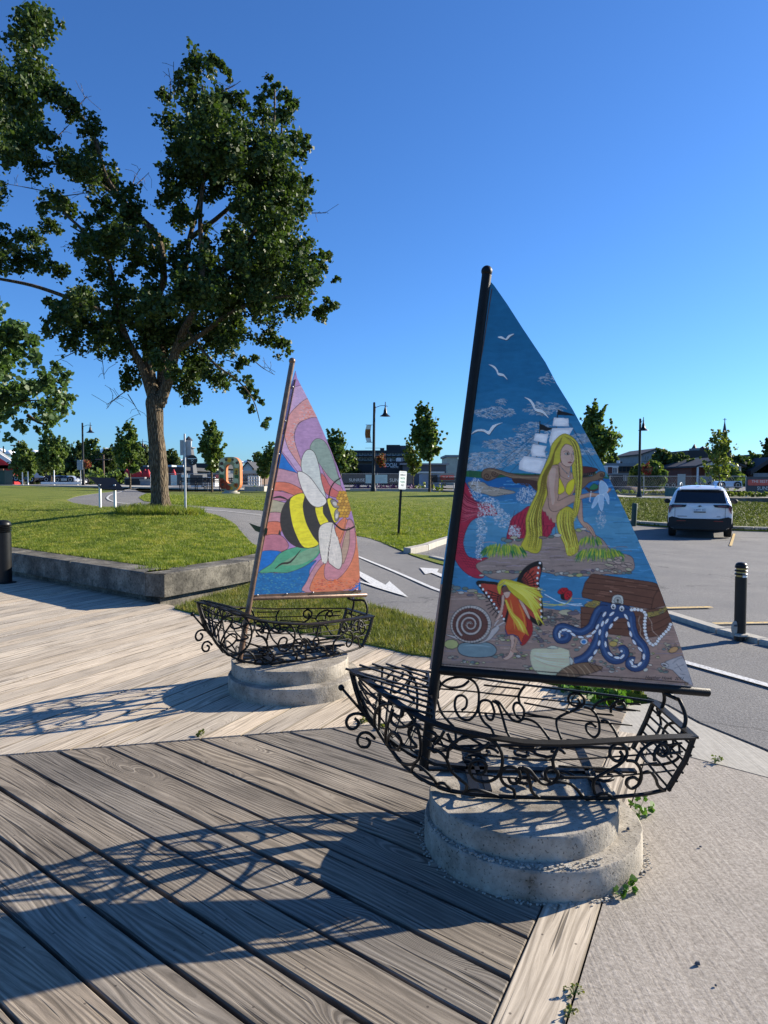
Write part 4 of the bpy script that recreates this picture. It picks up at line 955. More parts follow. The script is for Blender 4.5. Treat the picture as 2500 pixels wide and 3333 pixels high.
    pa.shape(Z3, [(1110, 232), (1200, 240), (1290, 320), (1330, 430), (1352, 600), (1350, 760), (1330, 1000), (1290, 1180), (1240, 1180), (1260, 1000), (1280, 860), (1250, 760), (1230, 600), (1270, 500), (1240, 400), (1160, 345), (1110, 400), (1095, 500), (1090, 570), (1000, 600), (940, 680), (930, 830), (940, 930), (900, 1050), (870, 1150), (880, 1400), (870, 1560), (830, 1620), (760, 1620), (690, 1590), (640, 1600), (632, 1530), (690, 1400), (690, 1220), (740, 1070), (820, 900), (830, 780), (900, 620), (960, 480), (1000, 340)], HR, 2, HRd)
    pa.shape(Z3, [(1060, 1170), (1150, 1080), (1230, 1100), (1260, 1180), (1250, 1300), (1290, 1450), (1310, 1560), (1270, 1630), (1180, 1650), (1140, 1520), (1080, 1400), (1050, 1280)], HR, 2, HRd)
    # neck, face
    pa.shape(Z3, [(1085, 560), (1200, 600), (1210, 680), (1200, 760), (1100, 720), (1080, 640)], SK, 1.2, SKd)
    pa.shape(Z3, [(1110, 400), (1160, 345), (1235, 375), (1268, 440), (1272, 500), (1245, 560), (1215, 605), (1170, 610), (1120, 580), (1098, 520), (1096, 450)], SKl, 1.8, SKd)
    # shoulder and reaching arm
    pa.shape(Z3, [(935, 680), (975, 610), (1040, 588), (1082, 620), (1080, 720), (1072, 830), (1075, 950), (1070, 1010), (1200, 950), (1350, 935), (1450, 915), (1560, 925), (1640, 880), (1680, 860), (1680, 890), (1600, 945), (1500, 960), (1380, 975), (1240, 1030), (1120, 1100), (1040, 1135), (980, 1120), (955, 1050), (945, 900), (932, 800)], SK, 1.8, SKd)
    pa.shape(Z3, [(970, 650), (1030, 620), (1040, 700), (1020, 860), (1030, 1000), (1000, 1060), (980, 960), (960, 800)], SKl)
    pa.line(Z3, [(1075, 620), (1090, 700), (1080, 760)], 1.3, SKd)
    # bikini top
    YE = (.60, .50, .025)
    pa.line(Z3, [(1065, 610), (1085, 740)], 1.5, HRd); pa.shape(Z3, [(1082, 740), (1110, 790), (1145, 870), (1130, 910), (1070, 932), (1075, 830)], YE, 1.8, HRd); pa.shape(Z3, [(1155, 880), (1180, 800), (1250, 752), (1262, 800), (1245, 880), (1200, 942), (1165, 915)], YE, 1.8, HRd)
    # face features
    pa.shape(Z3, [(1145, 455), (1175, 442), (1205, 455), (1185, 472), (1155, 470)], (.42, .38, .34), 1.4, BLK); pa.ell(Z3, 1178, 458, 13, 13, (.06, .03, .02)); pa.shape(Z3, [(1235, 452), (1255, 442), (1274, 455), (1262, 470), (1240, 468)], (.42, .38, .34), 1.2, BLK); pa.ell(Z3, 1256, 457, 11, 12, (.06, .03, .02))
    pa.line(Z3, [(1120, 440), (1160, 424), (1205, 440)], 2.2, SKd, taper=True); pa.line(Z3, [(1230, 436), (1250, 424), (1272, 436)], 2.0, SKd, taper=True)
    pa.line(Z3, [(1222, 455), (1230, 500), (1236, 525), (1220, 535), (1205, 525)], 1.5, SKd); pa.shape(Z3, [(1178, 560), (1205, 550), (1238, 556), (1212, 570)], (.22, .06, .05), 0)
    for k in range(11): pa.ell(Z3, 1090 + k * 9, 600 + k * 11 - (k * k) * .15, 4, 4, (.6, .6, .66), line=.8)
    for k in range(6): pa.ell(Z3, 1212 - k * 4, 660 + k * 12, 4, 4, (.6, .6, .66), line=.8)
    pa.ell(Z3, 1190, 722, 7, 9, (.7, .7, .72), line=.8)
    # hair strands
    for k in range(44):
        a = k / 43; c = rng.choice([HRd, HRd, HRl, HRl, (.30, .24, .02)])
        pa.line(Z3, [(1120 - 20 * a, 245 + 90 * a), (1040 - 10 * a, 380 + 60 * a), (980 + 30 * a, 540 + 30 * a), (880 + 60 * a, 720), (845 + 75 * a, 900), (770 + 110 * a, 1070), (710 + 150 * a, 1230), (720 + 150 * a, 1400), (690 + 150 * a + rng.uniform(-10, 10), 1560 + rng.uniform(-20, 50))], rng.uniform(1.0, 2.6), c, taper=True, sub=2)
    for k in range(30):
        a = k / 29; c = rng.choice([HRd, HRd, HRl, HRl, (.30, .24, .02)])
        pa.line(Z3, [(1130 + 50 * a, 245 + 30 * a), (1200 + 70 * a, 310), (1255 + 60 * a, 430), (1262 + 75 * a, 600), (1275 + 65 * a, 800), (1265 + 50 * a, 1000), (1240 + 40 * a, 1200 + rng.uniform(-30, 60))], rng.uniform(1.0, 2.4), c, taper=True, sub=2)
    for k in range(30):
        a = k / 29; c = rng.choice([HRd, HRl, HRl, (.30, .24, .02)])
        pa.line(Z3, [(1090 + 150 * a, 1120 - 10 * a), (1065 + 180 * a, 1260), (1100 + 165 * a, 1400), (1150 + 140 * a, 1520), (1170 + 130 * a + rng.uniform(-20, 20), 1620 + rng.uniform(-20, 50))], rng.uniform(1.0, 2.4), c, taper=True, sub=2)
    for a in (.12, .3, .5, .68, .86):
        pa.line(Z3, [(1120 - 20 * a, 250 + 90 * a), (1040 - 10 * a, 380 + 60 * a), (980 + 30 * a, 540 + 30 * a), (880 + 60 * a, 720), (845 + 75 * a, 900), (770 + 110 * a, 1070), (712 + 150 * a, 1230), (735 + 140 * a, 1400), (700 + 150 * a, 1560)], 3.4, HRd, taper=True)
        pa.line(Z3, [(1092 + 150 * a, 1125 - 10 * a), (1068 + 180 * a, 1260), (1100 + 165 * a, 1400), (1155 + 130 * a, 1560)], 3.2, HRd, taper=True)
    for a in (.3, .7): pa.line(Z3, [(1130 + 50 * a, 245 + 30 * a), (1200 + 70 * a, 310), (1255 + 60 * a, 430), (1262 + 75 * a, 600), (1275 + 65 * a, 800), (1265 + 50 * a, 1000)], 3.2, HRd, taper=True)
    # thing in her hand: sea plant, key, water
    pa.shape(Z3, [(1380, 870), (1400, 880), (1430, 905), (1500, 900), (1560, 860), (1590, 800), (1560, 800), (1510, 850), (1440, 870), (1400, 850)], (.07, .035, .03), 1.2, BLK)
    pa.shape(Z3, [(1430, 870), (1480, 810), (1520, 820), (1540, 850), (1490, 880)], (.03, .14, .06), 1.2, BLK); pa.shape(Z3, [(1540, 760), (1580, 750), (1610, 800), (1580, 810)], (.10, .06, .05), 1, BLK)
    pa.ell(Z3, 1455, 905, 12, 12, (.5, .52, .55), line=1.4); pa.ell(Z3, 1455, 905, 5, 5, (.09, .2, .3)); pa.line(Z3, [(1452, 918), (1436, 1015)], 2.6, (.55, .57, .6), sm=False); pa.line(Z3, [(1436, 1015), (1450, 1020)], 2, (.5, .5, .55), sm=False)
    for pts in ([(1560, 930), (1540, 960), (1545, 1050), (1578, 1128), (1600, 1040), (1598, 940)], [(1545, 940), (1500, 980), (1460, 1090), (1500, 1070), (1540, 1000)], [(1600, 930), (1630, 990), (1660, 1050), (1660, 960), (1625, 900)], [(1560, 780), (1620, 800), (1655, 880), (1600, 930), (1550, 920)]):
        pa.shape(Z3, pts, (.28, .40, .52), 1.2, (.5, .6, .7))
    spray(Z3, 1570, 1230, 60, 110, 50, .8, 2, 10, .3, .5)
    # grass tufts on the island
    def tuft(T, cx, cy, rx, ry, n, ln, spread=1.0):
        for _ in range(n):
            a = rng.uniform(-1, 1); x = cx + rx * a; y = cy - ry * math.sqrt(max(0, 1 - a * a)) * rng.uniform(.0, 1); l = ln * rng.uniform(.5, 1.1); dx = a * ln * .5 * spread + rng.uniform(-8, 8)
            c = rng.choice([(.03, .13, .035), (.05, .19, .05), (.34, .36, .03), (.46, .44, .05), (.18, .28, .04)]) if y < cy - ry * .2 else rng.choice([(.02, .10, .035), (.03, .14, .045), (.08, .20, .04), (.30, .33, .03)])
            pa.line(T, [(x, y), (x + dx * .5, y + l * .5), (x + dx, y + l)], rng.uniform(2, 4.2), c, taper=True, sub=2)
    tuft(Z3, 430, 1560, 220, 60, 210, 130); tuft(Z3, 1450, 1470, 110, 60, 70, 90); tuft(Z3, 1560, 1600, 230, 50, 200, 130)
    # pebbles round the island
    PB = [(.30, .26, .20), (.20, .20, .18), (.38, .34, .22), (.10, .14, .11), (.13, .17, .16), (.42, .38, .33), (.22, .15, .12), (.33, .33, .12), (.12, .10, .12)]
    def peb(T, x, y, rx, ry, rot=0, c=None, lw=1.5): pa.ell(T, x, y, rx, ry, c or rng.choice(PB), rot, line=lw, lc=(.04, .03, .03), n=9)
    for k in range(34): x = 360 + k * 24; y = (1690 - 25 * math.sin((x - 360) / 260) if x < 700 else 1678 + 14 * math.sin(x / 60)); peb(Z1, x, y + rng.uniform(-8, 8), rng.uniform(9, 22), rng.uniform(6, 10), rng.uniform(-.2, .2))
    for k in range(16): peb(Z1, 1040 + rng.uniform(0, 130), 1590 + rng.uniform(0, 95), rng.uniform(10, 26), rng.uniform(6, 11), .2, c=rng.choice([(.36, .27, .22), (.30, .22, .18), (.38, .34, .22)]))
    for x, y in ((480, 1502), (505, 1510), (535, 1492), (560, 1505), (690, 1492), (735, 1488), (770, 1480), (885, 1452), (910, 1446)): peb(Z1, x, y, rng.uniform(12, 24), rng.uniform(7, 12))
    # beach
    SAND = (.27, .175, .14)
    pa.shape(Z2, [(0, 420), (170, 415), (230, 455), (340, 462), (420, 480), (700, 545), (800, 560), (900, 575), (1340, 520), (1700, 520), (1700, 1100), (0, 1100)], SAND, sm=False)
    for _ in range(260):
        x = rng.uniform(120, 1500); y = rng.uniform(470, 960); l = rng.uniform(20, 80); pa.line(Z2, [(x - l, y + rng.uniform(-3, 3)), (x, y), (x + l, y + rng.uniform(-3, 3))], rng.uniform(1, 3.4), rng.choice([(.22, .14, .11), (.32, .21, .17), (.19, .12, .11), (.36, .26, .21), (.23, .17, .18)]), sub=2)
    pa.line(Z2, [(700, 470), (800, 520), (900, 522)], 2.5, (.5, .6, .66)); pa.line(Z2, [(780, 512), (860, 530), (905, 530)], 2, (.5, .6, .66))
    for x, y, rx, ry in ((196, 425, 16, 9), (225, 437, 24, 11), (272, 440, 17, 9), (310, 452, 30, 10), (210, 455, 16, 8), (250, 462, 18, 8), (300, 475, 20, 7), (350, 478, 16, 7), (365, 492, 26, 8), (410, 480, 20, 8), (178, 440, 14, 8), (330, 462, 10, 6)): peb(Z2, x, y, rx, ry)
    for k in range(60): x = rng.uniform(700, 900); y = rng.uniform(560, 640); peb(Z2, x, y, rng.uniform(7, 20), rng.uniform(4, 7), lw=1.2, c=rng.choice([(.12, .10, .09), (.16, .14, .12), (.09, .08, .08), (.22, .18, .15)]))
    for x, y, rx, ry in ((765, 565, 26, 10), (815, 568, 40, 16), (855, 572, 34, 11)): peb(Z2, x, y, rx, ry)
    def cluster(cx, cy, rx, ry, n, r0=7, r1=17, cols=None):
        for _ in range(n):
            a = rng.uniform(0, 6.28); q = rng.random() ** .6; peb(Z2, cx + rx * q * math.cos(a), cy + ry * q * math.sin(a), rng.uniform(r0, r1), rng.uniform(r0 * .55, r1 * .5), rng.uniform(-.15, .15), c=rng.choice(cols) if cols else None, lw=1.2)
    for a in ((470, 710, 60, 30, 12), (460, 800, 60, 14, 9), (560, 800, 45, 20, 10), (690, 700, 50, 60, 16), (840, 690, 60, 60, 18), (900, 760, 70, 40, 12), (620, 870, 50, 14, 8), (1050, 720, 70, 40, 14), (1130, 770, 60, 40, 18), (960, 850, 80, 26, 18), (1080, 870, 60, 22, 12), (1380, 755, 50, 26, 12), (1330, 880, 40, 18, 8), (330, 840, 60, 10, 8), (200, 810, 30, 8, 5), (260, 835, 30, 8, 4), (720, 600, 60, 14, 10), (1000, 780, 30, 20, 6), (640, 660, 30, 20, 5), (1300, 800, 30, 14, 4)): cluster(*a)
    peb(Z2, 1395, 770, 28, 16, -.4, (.42, .24, .10), 2.4); peb(Z2, 1245, 878, 14, 10, -.3, (.5, .46, .38)); peb(Z2, 1270, 852, 12, 6, .2, (.5, .44, .36)); peb(Z2, 1070, 738, 24, 16, 0, (.40, .28, .08), 2); peb(Z2, 912, 726, 22, 18, 0, (.5, .5, .5), 2); pa.ell(Z2, 912, 727, 13, 11, (.03, .16, .36)); peb(Z2, 945, 718, 11, 12, 0, (.36, .10, .10))
    peb(Z2, 197, 740, 40, 27, 0, (.38, .36, .14), 2.2)
    pa.shape(Z2, [(232, 765), (250, 735), (330, 728), (400, 732), (438, 760), (436, 790), (400, 808), (310, 810), (250, 795)], (.16, .22, .23), 2.2)
    pa.line(Z2, [(260, 750), (330, 745), (410, 755)], 5, (.24, .31, .32), taper=True)
    # snail
    pa.shape(Z2, [(160, 686), (230, 700), (300, 735), (370, 722), (400, 690), (415, 660), (450, 640), (455, 660), (430, 690), (400, 720), (330, 738), (250, 722)], (.42, .36, .33), 1.6)
    pa.ell(Z2, 302, 632, 110, 102, (.40, .35, .31), line=1.8, n=28); pa.ell(Z2, 299, 634, 97, 90, (.115, .045, .035), n=28)
    spiral(Z2, 298, 634, 74, 6, (.40, .34, .30), 2.6, 2.2, 1, 36); spiral(Z2, 298, 634, 84, 2, (.03, .015, .012), 2.6, 2.2, 1, 36)
    for k in range(40):
        a = 6.283 * k / 40; pa.line(Z2, [(299 + 84 * math.cos(a), 634 + 78 * math.sin(a)), (299 + 108 * math.cos(a), 634 + 100 * math.sin(a))], 1.1, (.03, .015, .012), sm=False)
    pa.line(Z2, [(440, 645), (470, 628), (498, 612)], 3, (.5, .45, .42)); pa.line(Z2, [(430, 640), (440, 622), (452, 610)], 2.4, (.5, .45, .42))
    # fairy wings
    WR = (.34, .045, .03)
    for out_, veins in (([(550, 410), (575, 350), (620, 310), (670, 292), (688, 310), (680, 360), (668, 410), (680, 470), (690, 540), (690, 600), (682, 640), (650, 630), (600, 590), (560, 500)], ((560, 420), 11, -1.15, 1.0, 112)),
                        ([(332, 412), (345, 398), (390, 402), (450, 410), (500, 450), (520, 520), (510, 580), (498, 615), (482, 615), (450, 560), (400, 500), (355, 440)], ((500, 500), 9, -2.7, -4.3, 120))):
        pa.shape(Z2, out_, BLK, 2.5, BLK); cx = sum(p[0] for p in out_) / len(out_); cy = sum(p[1] for p in out_) / len(out_)
        pa.shape(Z2, [(cx + (x - cx) * .80, cy + (y - cy) * .84) for x, y in out_], WR)
        (vx, vy), nv, a0, a1, ln = veins
        for k in range(nv): a = a0 + (a1 - a0) * k / nv; pa.line(Z2, [(vx, vy), (vx + ln * .5 * math.cos(a + .06), vy + ln * .5 * math.sin(a + .06)), (vx + ln * math.cos(a), vy + ln * math.sin(a))], 3, BLK)
        for q in (.45, .75): pa.line(Z2, [(vx + ln * q * math.cos(a0 + (a1 - a0) * k / 8), vy + ln * q * math.sin(a0 + (a1 - a0) * k / 8)) for k in range(9)], 2.4, BLK)
    for x, y in ((675, 302), (668, 328), (664, 356), (661, 384), (662, 412), (668, 440), (673, 468), (677, 498), (679, 528), (682, 560), (683, 592), (352, 424), (368, 444), (386, 463), (400, 483), (413, 503), (428, 524), (441, 545), (455, 566), (468, 586), (480, 604)): pa.ell(Z2, x, y, 6.5, 7.5, (.68, .66, .64), line=1)
    # fairy legs, arm, dress, head
    pa.shape(Z2, [(512, 690), (535, 692), (540, 750), (530, 800), (500, 824), (476, 818), (505, 795), (520, 745)], SKl, 1.4, SKd); pa.shape(Z2, [(540, 695), (560, 700), (545, 760), (560, 780), (540, 786), (522, 776), (535, 740)], SK, 1.2, SKd)
    pa.shape(Z2, [(470, 480), (484, 478), (480, 530), (465, 590), (430, 618), (450, 585), (466, 530)], SKl, 1.2, SKd)
    DR = (.46, .065, .02)
    pa.shape(Z2, [(484, 470), (510, 460), (545, 480), (580, 530), (598, 580), (630, 620), (632, 670), (600, 730), (572, 745), (560, 700), (530, 690), (498, 690), (488, 650), (500, 600), (506, 560), (492, 520)], DR, 2, (.10, .015, .015))
    pa.shape(Z2, [(600, 590), (632, 625), (634, 680), (600, 735), (574, 745), (590, 690), (606, 640)], (.30, .02, .02), 1.2, (.1, .01, .01)); pa.line(Z2, [(488, 660), (500, 690), (530, 688), (560, 712), (575, 740)], 4, (.05, .04, .10))
    pa.line(Z2, [(515, 500), (530, 580), (540, 660)], 5, (.62, .20, .04), taper=True); pa.line(Z2, [(560, 520), (590, 600), (590, 690)], 5, (.6, .16, .03), taper=True)
    pa.shape(Z2, [(560, 500), (580, 510), (608, 560), (622, 600), (612, 600), (590, 560)], SKl, 1.2, SKd)
    pa.shape(Z2, [(470, 440), (490, 425), (510, 440), (508, 470), (492, 480), (478, 465)], SKd, 1, BLK); pa.shape(Z2, [(480, 462), (512, 458), (510, 480), (495, 492), (484, 478)], SKl, .8, SKd)
    HF, HFl = (.48, .40, .03), (.70, .62, .10)
    pa.shape(Z2, [(445, 430), (460, 398), (490, 390), (540, 400), (600, 420), (660, 450), (690, 490), (640, 480), (680, 540), (660, 560), (700, 640), (640, 570), (590, 520), (540, 480), (510, 450), (490, 420), (468, 430), (462, 470), (450, 460)], HF, 1.2, HRd)
    for k in range(36):
        a = k / 35; pa.line(Z2, [(480, 398 + 6 * a), (540, 415 + 30 * a), (610, 430 + 75 * a), (690 - 20 * a + rng.uniform(-15, 15), 440 + 200 * a)], rng.uniform(1, 2.4), rng.choice([HRd, HFl, HFl, HF]), taper=True)
    for k in range(16): a = k / 15; pa.line(Z2, [(485 + 10 * a, 500), (510 + 18 * a, 570), (540 + 40 * a, 620), (560 + 55 * a, 665 + 30 * a)], 2.2, rng.choice([HFl, HF, (.6, .3, .04)]), taper=True)
    pa.line(Z2, [(455, 425), (475, 412), (490, 398)], 2.2, (.2, .16, .14)); pa.line(Z2, [(690, 520), (760, 528), (810, 525), (840, 500), (848, 470)], 2.6, (.5, .44, .06)); pa.line(Z2, [(690, 530), (740, 534), (800, 520)], 2, (.5, .44, .06))
    # ladybird
    pa.shape(Z2, [(785, 478), (800, 462), (830, 470), (838, 490), (815, 503), (792, 498)], BLK); pa.shape(Z2, [(770, 458), (790, 438), (820, 436), (826, 452), (800, 468), (780, 470)], (.36, .01, .02), 1.6); pa.shape(Z2, [(805, 470), (822, 450), (845, 455), (848, 480), (826, 502), (808, 495)], (.36, .01, .02), 1.6)
    for x, y in ((788, 452), (803, 447), (796, 461), (826, 466), (836, 474), (822, 482), (832, 490)): pa.ell(Z2, x, y, 3.4, 3.4, BLK, n=7)
    # treasure chest
    CH, CHd, CHl = (.115, .048, .030), (.035, .015, .010), (.19, .085, .055)
    pa.shape(Z5, [(178, 306), (560, 330), (742, 310), (768, 420), (700, 490), (580, 510), (350, 480), (178, 460)], CH, 2, CHd, sm=False)
    for y in (345, 385, 425): pa.line(Z5, [(178, y), (360, y + 20), (560, y + 26)], 2, CHd)
    for y in (370, 415, 460): pa.line(Z5, [(560, y + 20), (650, y), (755, y - 50)], 2, CHd)
    pa.shape(Z5, [(205, 290), (260, 265), (312, 280), (285, 312), (210, 305)], (.26, .19, .05), 1.4); pa.shape(Z5, [(600, 345), (680, 330), (735, 300), (720, 340), (640, 370), (600, 365)], (.26, .19, .05), 1.4)
    for _ in range(26): x = rng.uniform(215, 300) if rng.random() < .4 else rng.uniform(610, 725); y = (290 + rng.uniform(-14, 12)) if x < 400 else 372 - (x - 600) * .38 + rng.uniform(-14, 10); peb(Z5, x, y, rng.uniform(6, 12), rng.uniform(4, 7), -.3, c=rng.choice([(.36, .27, .06), (.28, .20, .05), (.2, .2, .1)]), lw=1)
    pa.shape(Z5, [(188, 245), (184, 220), (205, 150), (245, 98), (262, 94), (640, 148), (668, 158), (690, 195), (722, 298), (630, 322), (440, 292), (260, 262)], CH, 2.2, CHd, sm=False)
    for k, (a, b) in enumerate((((232, 116), (680, 180)), ((212, 150), (690, 205)), ((196, 185), (648, 252)), ((190, 215), (638, 292)))): pa.line(Z5, [a, ((a[0] + b[0]) / 2, (a[1] + b[1]) / 2 - 4), b], 2, CHd)
    for k in range(12): x = rng.uniform(210, 560); y = rng.uniform(120, 260); pa.line(Z5, [(x, y), (x + 60, y + 8)], 3, CHl, sm=False)
    pa.line(Z5, [(632, 320), (650, 240), (682, 190)], 2.4, CHd); pa.ell(Z5, 372, 208, 7, 4, (.6, .55, .5), .3)
    # octopus
    OC, OCd, OCl = (.020, .048, .125), (.006, .010, .03), (.045, .09, .19)
    def tent(pts, w, dots=None, side=-1, ds=(9, 15)):
        pa.line(Z5, pts, w + 5, OCd, sub=3); pa.line(Z5, pts, w, OC, sub=3); pa.line(Z5, [(x - 5, y - 3) for x, y in pts], w * .3, OCl, sub=3)
    pa.shape(Z5, [(312, 275), (400, 290), (480, 300), (505, 330), (480, 350), (330, 350), (300, 320)], OC, 2, OCd)
    tent([(355, 325), (300, 320), (270, 370), (245, 430), (190, 468), (130, 458), (80, 438), (40, 440), (20, 480), (40, 518), (85, 515), (98, 485), (75, 472), (60, 488)], 22)
    tent([(400, 340), (340, 360), (300, 430), (290, 510), (250, 590), (200, 640), (140, 665)], 28)
    tent([(430, 350), (370, 380), (330, 440), (322, 530), (345, 610), (390, 648), (440, 640), (462, 605), (450, 580), (430, 590)], 26)
    tent([(450, 345), (500, 360), (508, 430), (530, 500), (580, 560), (598, 620), (580, 680), (530, 700), (492, 680), (500, 652), (525, 655)], 24)
    pa.shape(Z5, [(300, 320), (360, 300), (430, 325), (500, 325), (515, 360), (440, 380), (360, 370)], OC)
    SU = (.62, .62, .64)
    for pts in (((128, 485, .6), (178, 502, .15), (232, 495, -.2), (262, 470, -.7), (285, 435, -1.1), (100, 462, .2), (72, 455, -.2), (46, 468, -1), (40, 490, 1.5)), ((330, 355, -1), (378, 352, -.7), (318, 415, -1.2), (296, 540, -1.3), (272, 598, -1), (240, 640, -.8), (300, 470, -1.4), (345, 400, -1)),
                ((405, 385, -.8), (373, 430, -1), (345, 485, -1.4), (338, 548, 1.5), (368, 612, .7), (412, 634, .1), (445, 628, -.8), (440, 592, 0)), ((470, 370, 1), (487, 420, 1.3), (500, 482, 1.3), (522, 535, 1), (560, 580, .8), (584, 628, 1.6), (558, 675, -.8), (522, 690, .1), (505, 668, 1), (512, 650, 0))):
        for x, y, a in pts: pa.ell(Z5, x, y, 22 if (x, y) not in ((440, 592), (512, 650), (46, 468)) else 10, 9, SU, a, line=1.6, lc=OCd, n=12)
    pa.shape(Z5, [(378, 280), (385, 240), (415, 228), (448, 240), (452, 285), (440, 290), (400, 284)], (.42, .42, .38), 1.8); pa.shape(Z5, [(392, 275), (400, 250), (418, 243), (435, 252), (438, 284)], (.30, .30, .27), 1.4); pa.ell(Z5, 417, 264, 7, 8, BLK); pa.line(Z5, [(417, 266), (417, 284)], 3, BLK, sm=False)
    for x, y in ((388, 305), (442, 318)): pa.ell(Z5, x, y, 17, 20, (.7, .7, .7), line=2); pa.ell(Z5, x, y + 3, 9, 11, BLK); pa.ell(Z5, x + 2, y, 3, 3, (.7, .7, .7))
    # pearls
    for k, (x, y) in enumerate([(505, 326), (525, 323), (547, 325), (570, 329), (588, 342), (597, 358), (594, 378), (591, 399), (590, 420), (590, 441), (592, 463), (597, 485), (603, 506), (612, 526), (625, 542), (643, 552), (662, 544), (674, 528), (684, 512), (698, 497), (712, 482), (728, 466), (742, 452), (750, 437), (757, 420)]): pa.ell(Z5, x, y, 12.5, 11.5, (.66, .64, .62), line=1.6, n=12)
    for pts in ([(560, 365), (550, 400), (565, 450), (560, 480), (590, 520)], [(610, 370), (635, 410), (640, 460), (690, 505)]): pa.line(Z5, pts, 1.8, (.36, .26, .20))
    # big shells and scroll map
    pa.shape(Z4, [(622, 555), (640, 535), (730, 530), (760, 518), (850, 540), (862, 560), (862, 640), (800, 690), (700, 700), (640, 660), (620, 600)], (.50, .46, .30), 1.8, (.2, .2, .14)); 
    for k in range(8): pa.line(Z4, [(640, 560 + k * 5), (730, 590 + k * 10 - 25), (860, 560 + k * 14)], 2.2, rng.choice([(.62, .58, .42), (.38, .35, .22), (.66, .62, .48)]), taper=True)
    pa.shape(Z4, [(862, 585), (888, 610), (870, 640)], (.44, .44, .38), 1.4); pa.shape(Z4, [(720, 532), (760, 514), (795, 534)], (.44, .44, .34), 1.2)
    pa.shape(Z2, [(760, 920), (790, 880), (850, 850), (930, 838), (960, 850), (1010, 862), (1000, 880), (940, 900), (880, 915), (850, 920)], (.17, .095, .055), 2.2)
    for k in range(7): pa.line(Z2, [(790 + k * 30, 870 - k * 5), (820 + k * 28, 890 - k * 4), (830 + k * 30, 918 - k * 5)], 2.6, rng.choice([(.04, .02, .015), (.33, .22, .13), (.05, .02, .015)]))
    pa.shape(Z2, [(1330, 850), (1360, 830), (1440, 800), (1470, 850), (1500, 965), (1440, 930), (1390, 880), (1355, 870)], (.33, .31, .31), 1.8, (.08, .07, .07), sm=False); pa.ell(Z2, 1348, 852, 22, 12, (.42, .40, .40), .3, line=1.8); pa.ell(Z2, 1346, 853, 12, 5, (.06, .05, .05), .3)
    for pts in ([(1390, 845), (1420, 820), (1450, 812)], [(1400, 870), (1450, 850)], [(1410, 845), (1440, 885)], [(1430, 900), (1460, 905)]): pa.line(Z2, pts, 1.5, (.08, .07, .08))
    # welded frame line along luff and foot, screws
    fr = (.055, .035, .025)
    pa.line(SP, [(1601, 940), (1575, 1110), (1533, 1360), (1500, 1560), (1470, 1790), (1440, 2040), (1427, 2162)], 3.4, fr, sm=False); pa.line(SP, [(1424, 2160), (1700, 2180), (1900, 2196), (2080, 2208), (2240, 2222)], 3.4, fr, sm=False)
    for x, y in ((1565, 1120), (1537, 1313), (1506, 1498), (1479, 1692), (1455, 1880), (1437, 1994), (1425, 2070), (1438, 2165), (1640, 2182), (2020, 2212), (2232, 2226)): pa.ell(SP, x, y, 5, 5, (.22, .15, .10), line=1.2)
    o = pa.finish(sp, (.011, .105, .215), 'brush_paint')
    # signature
    c1 = pa.w(Z2(1240, 926)); c2 = pa.w(Z2(1445, 934))
    txt = text_obj('signature', 'Heather Hawk  2011', .021, 'ink', sp, shear=.35); ang = math.atan2(c2[1] - c1[1], c2[0] - c1[0])
    txt.matrix_local = Matrix.Translation((c1[0], -.0052, c1[1] - M[2])) @ Matrix.Rotation(-ang, 4, 'Y') @ Matrix.Rotation(math.pi / 2, 4, 'X')
def text_obj(name, body, size, mat, parent=None, ext=0.0, shear=0.0, align='LEFT', space=1.0):
    cu = bpy.data.curves.new(name, 'FONT'); cu.body = body; cu.size = size; cu.extrude = ext; cu.shear = shear; cu.align_x = align; cu.space_character = space; cu.resolution_u = 3
    tmp = bpy.data.objects.new(name, cu); COL.objects.link(tmp); dg = bpy.context.evaluated_depsgraph_get(); me = bpy.data.meshes.new_from_object(tmp.evaluated_get(dg)); bpy.data.objects.remove(tmp); bpy.data.curves.remove(cu)
    me.name = name; me.materials.clear(); me.materials.append(MATS[mat]); o = bpy.data.objects.new(name, me); COL.objects.link(o)
    if parent: o.parent = parent
    return o
plain('ink', (.02, .018, .018), .6); plain('brush_back', (.10, .16, .24), .5)
def F1(x, y): return (600 + x * .565, 1100 + y * .565)
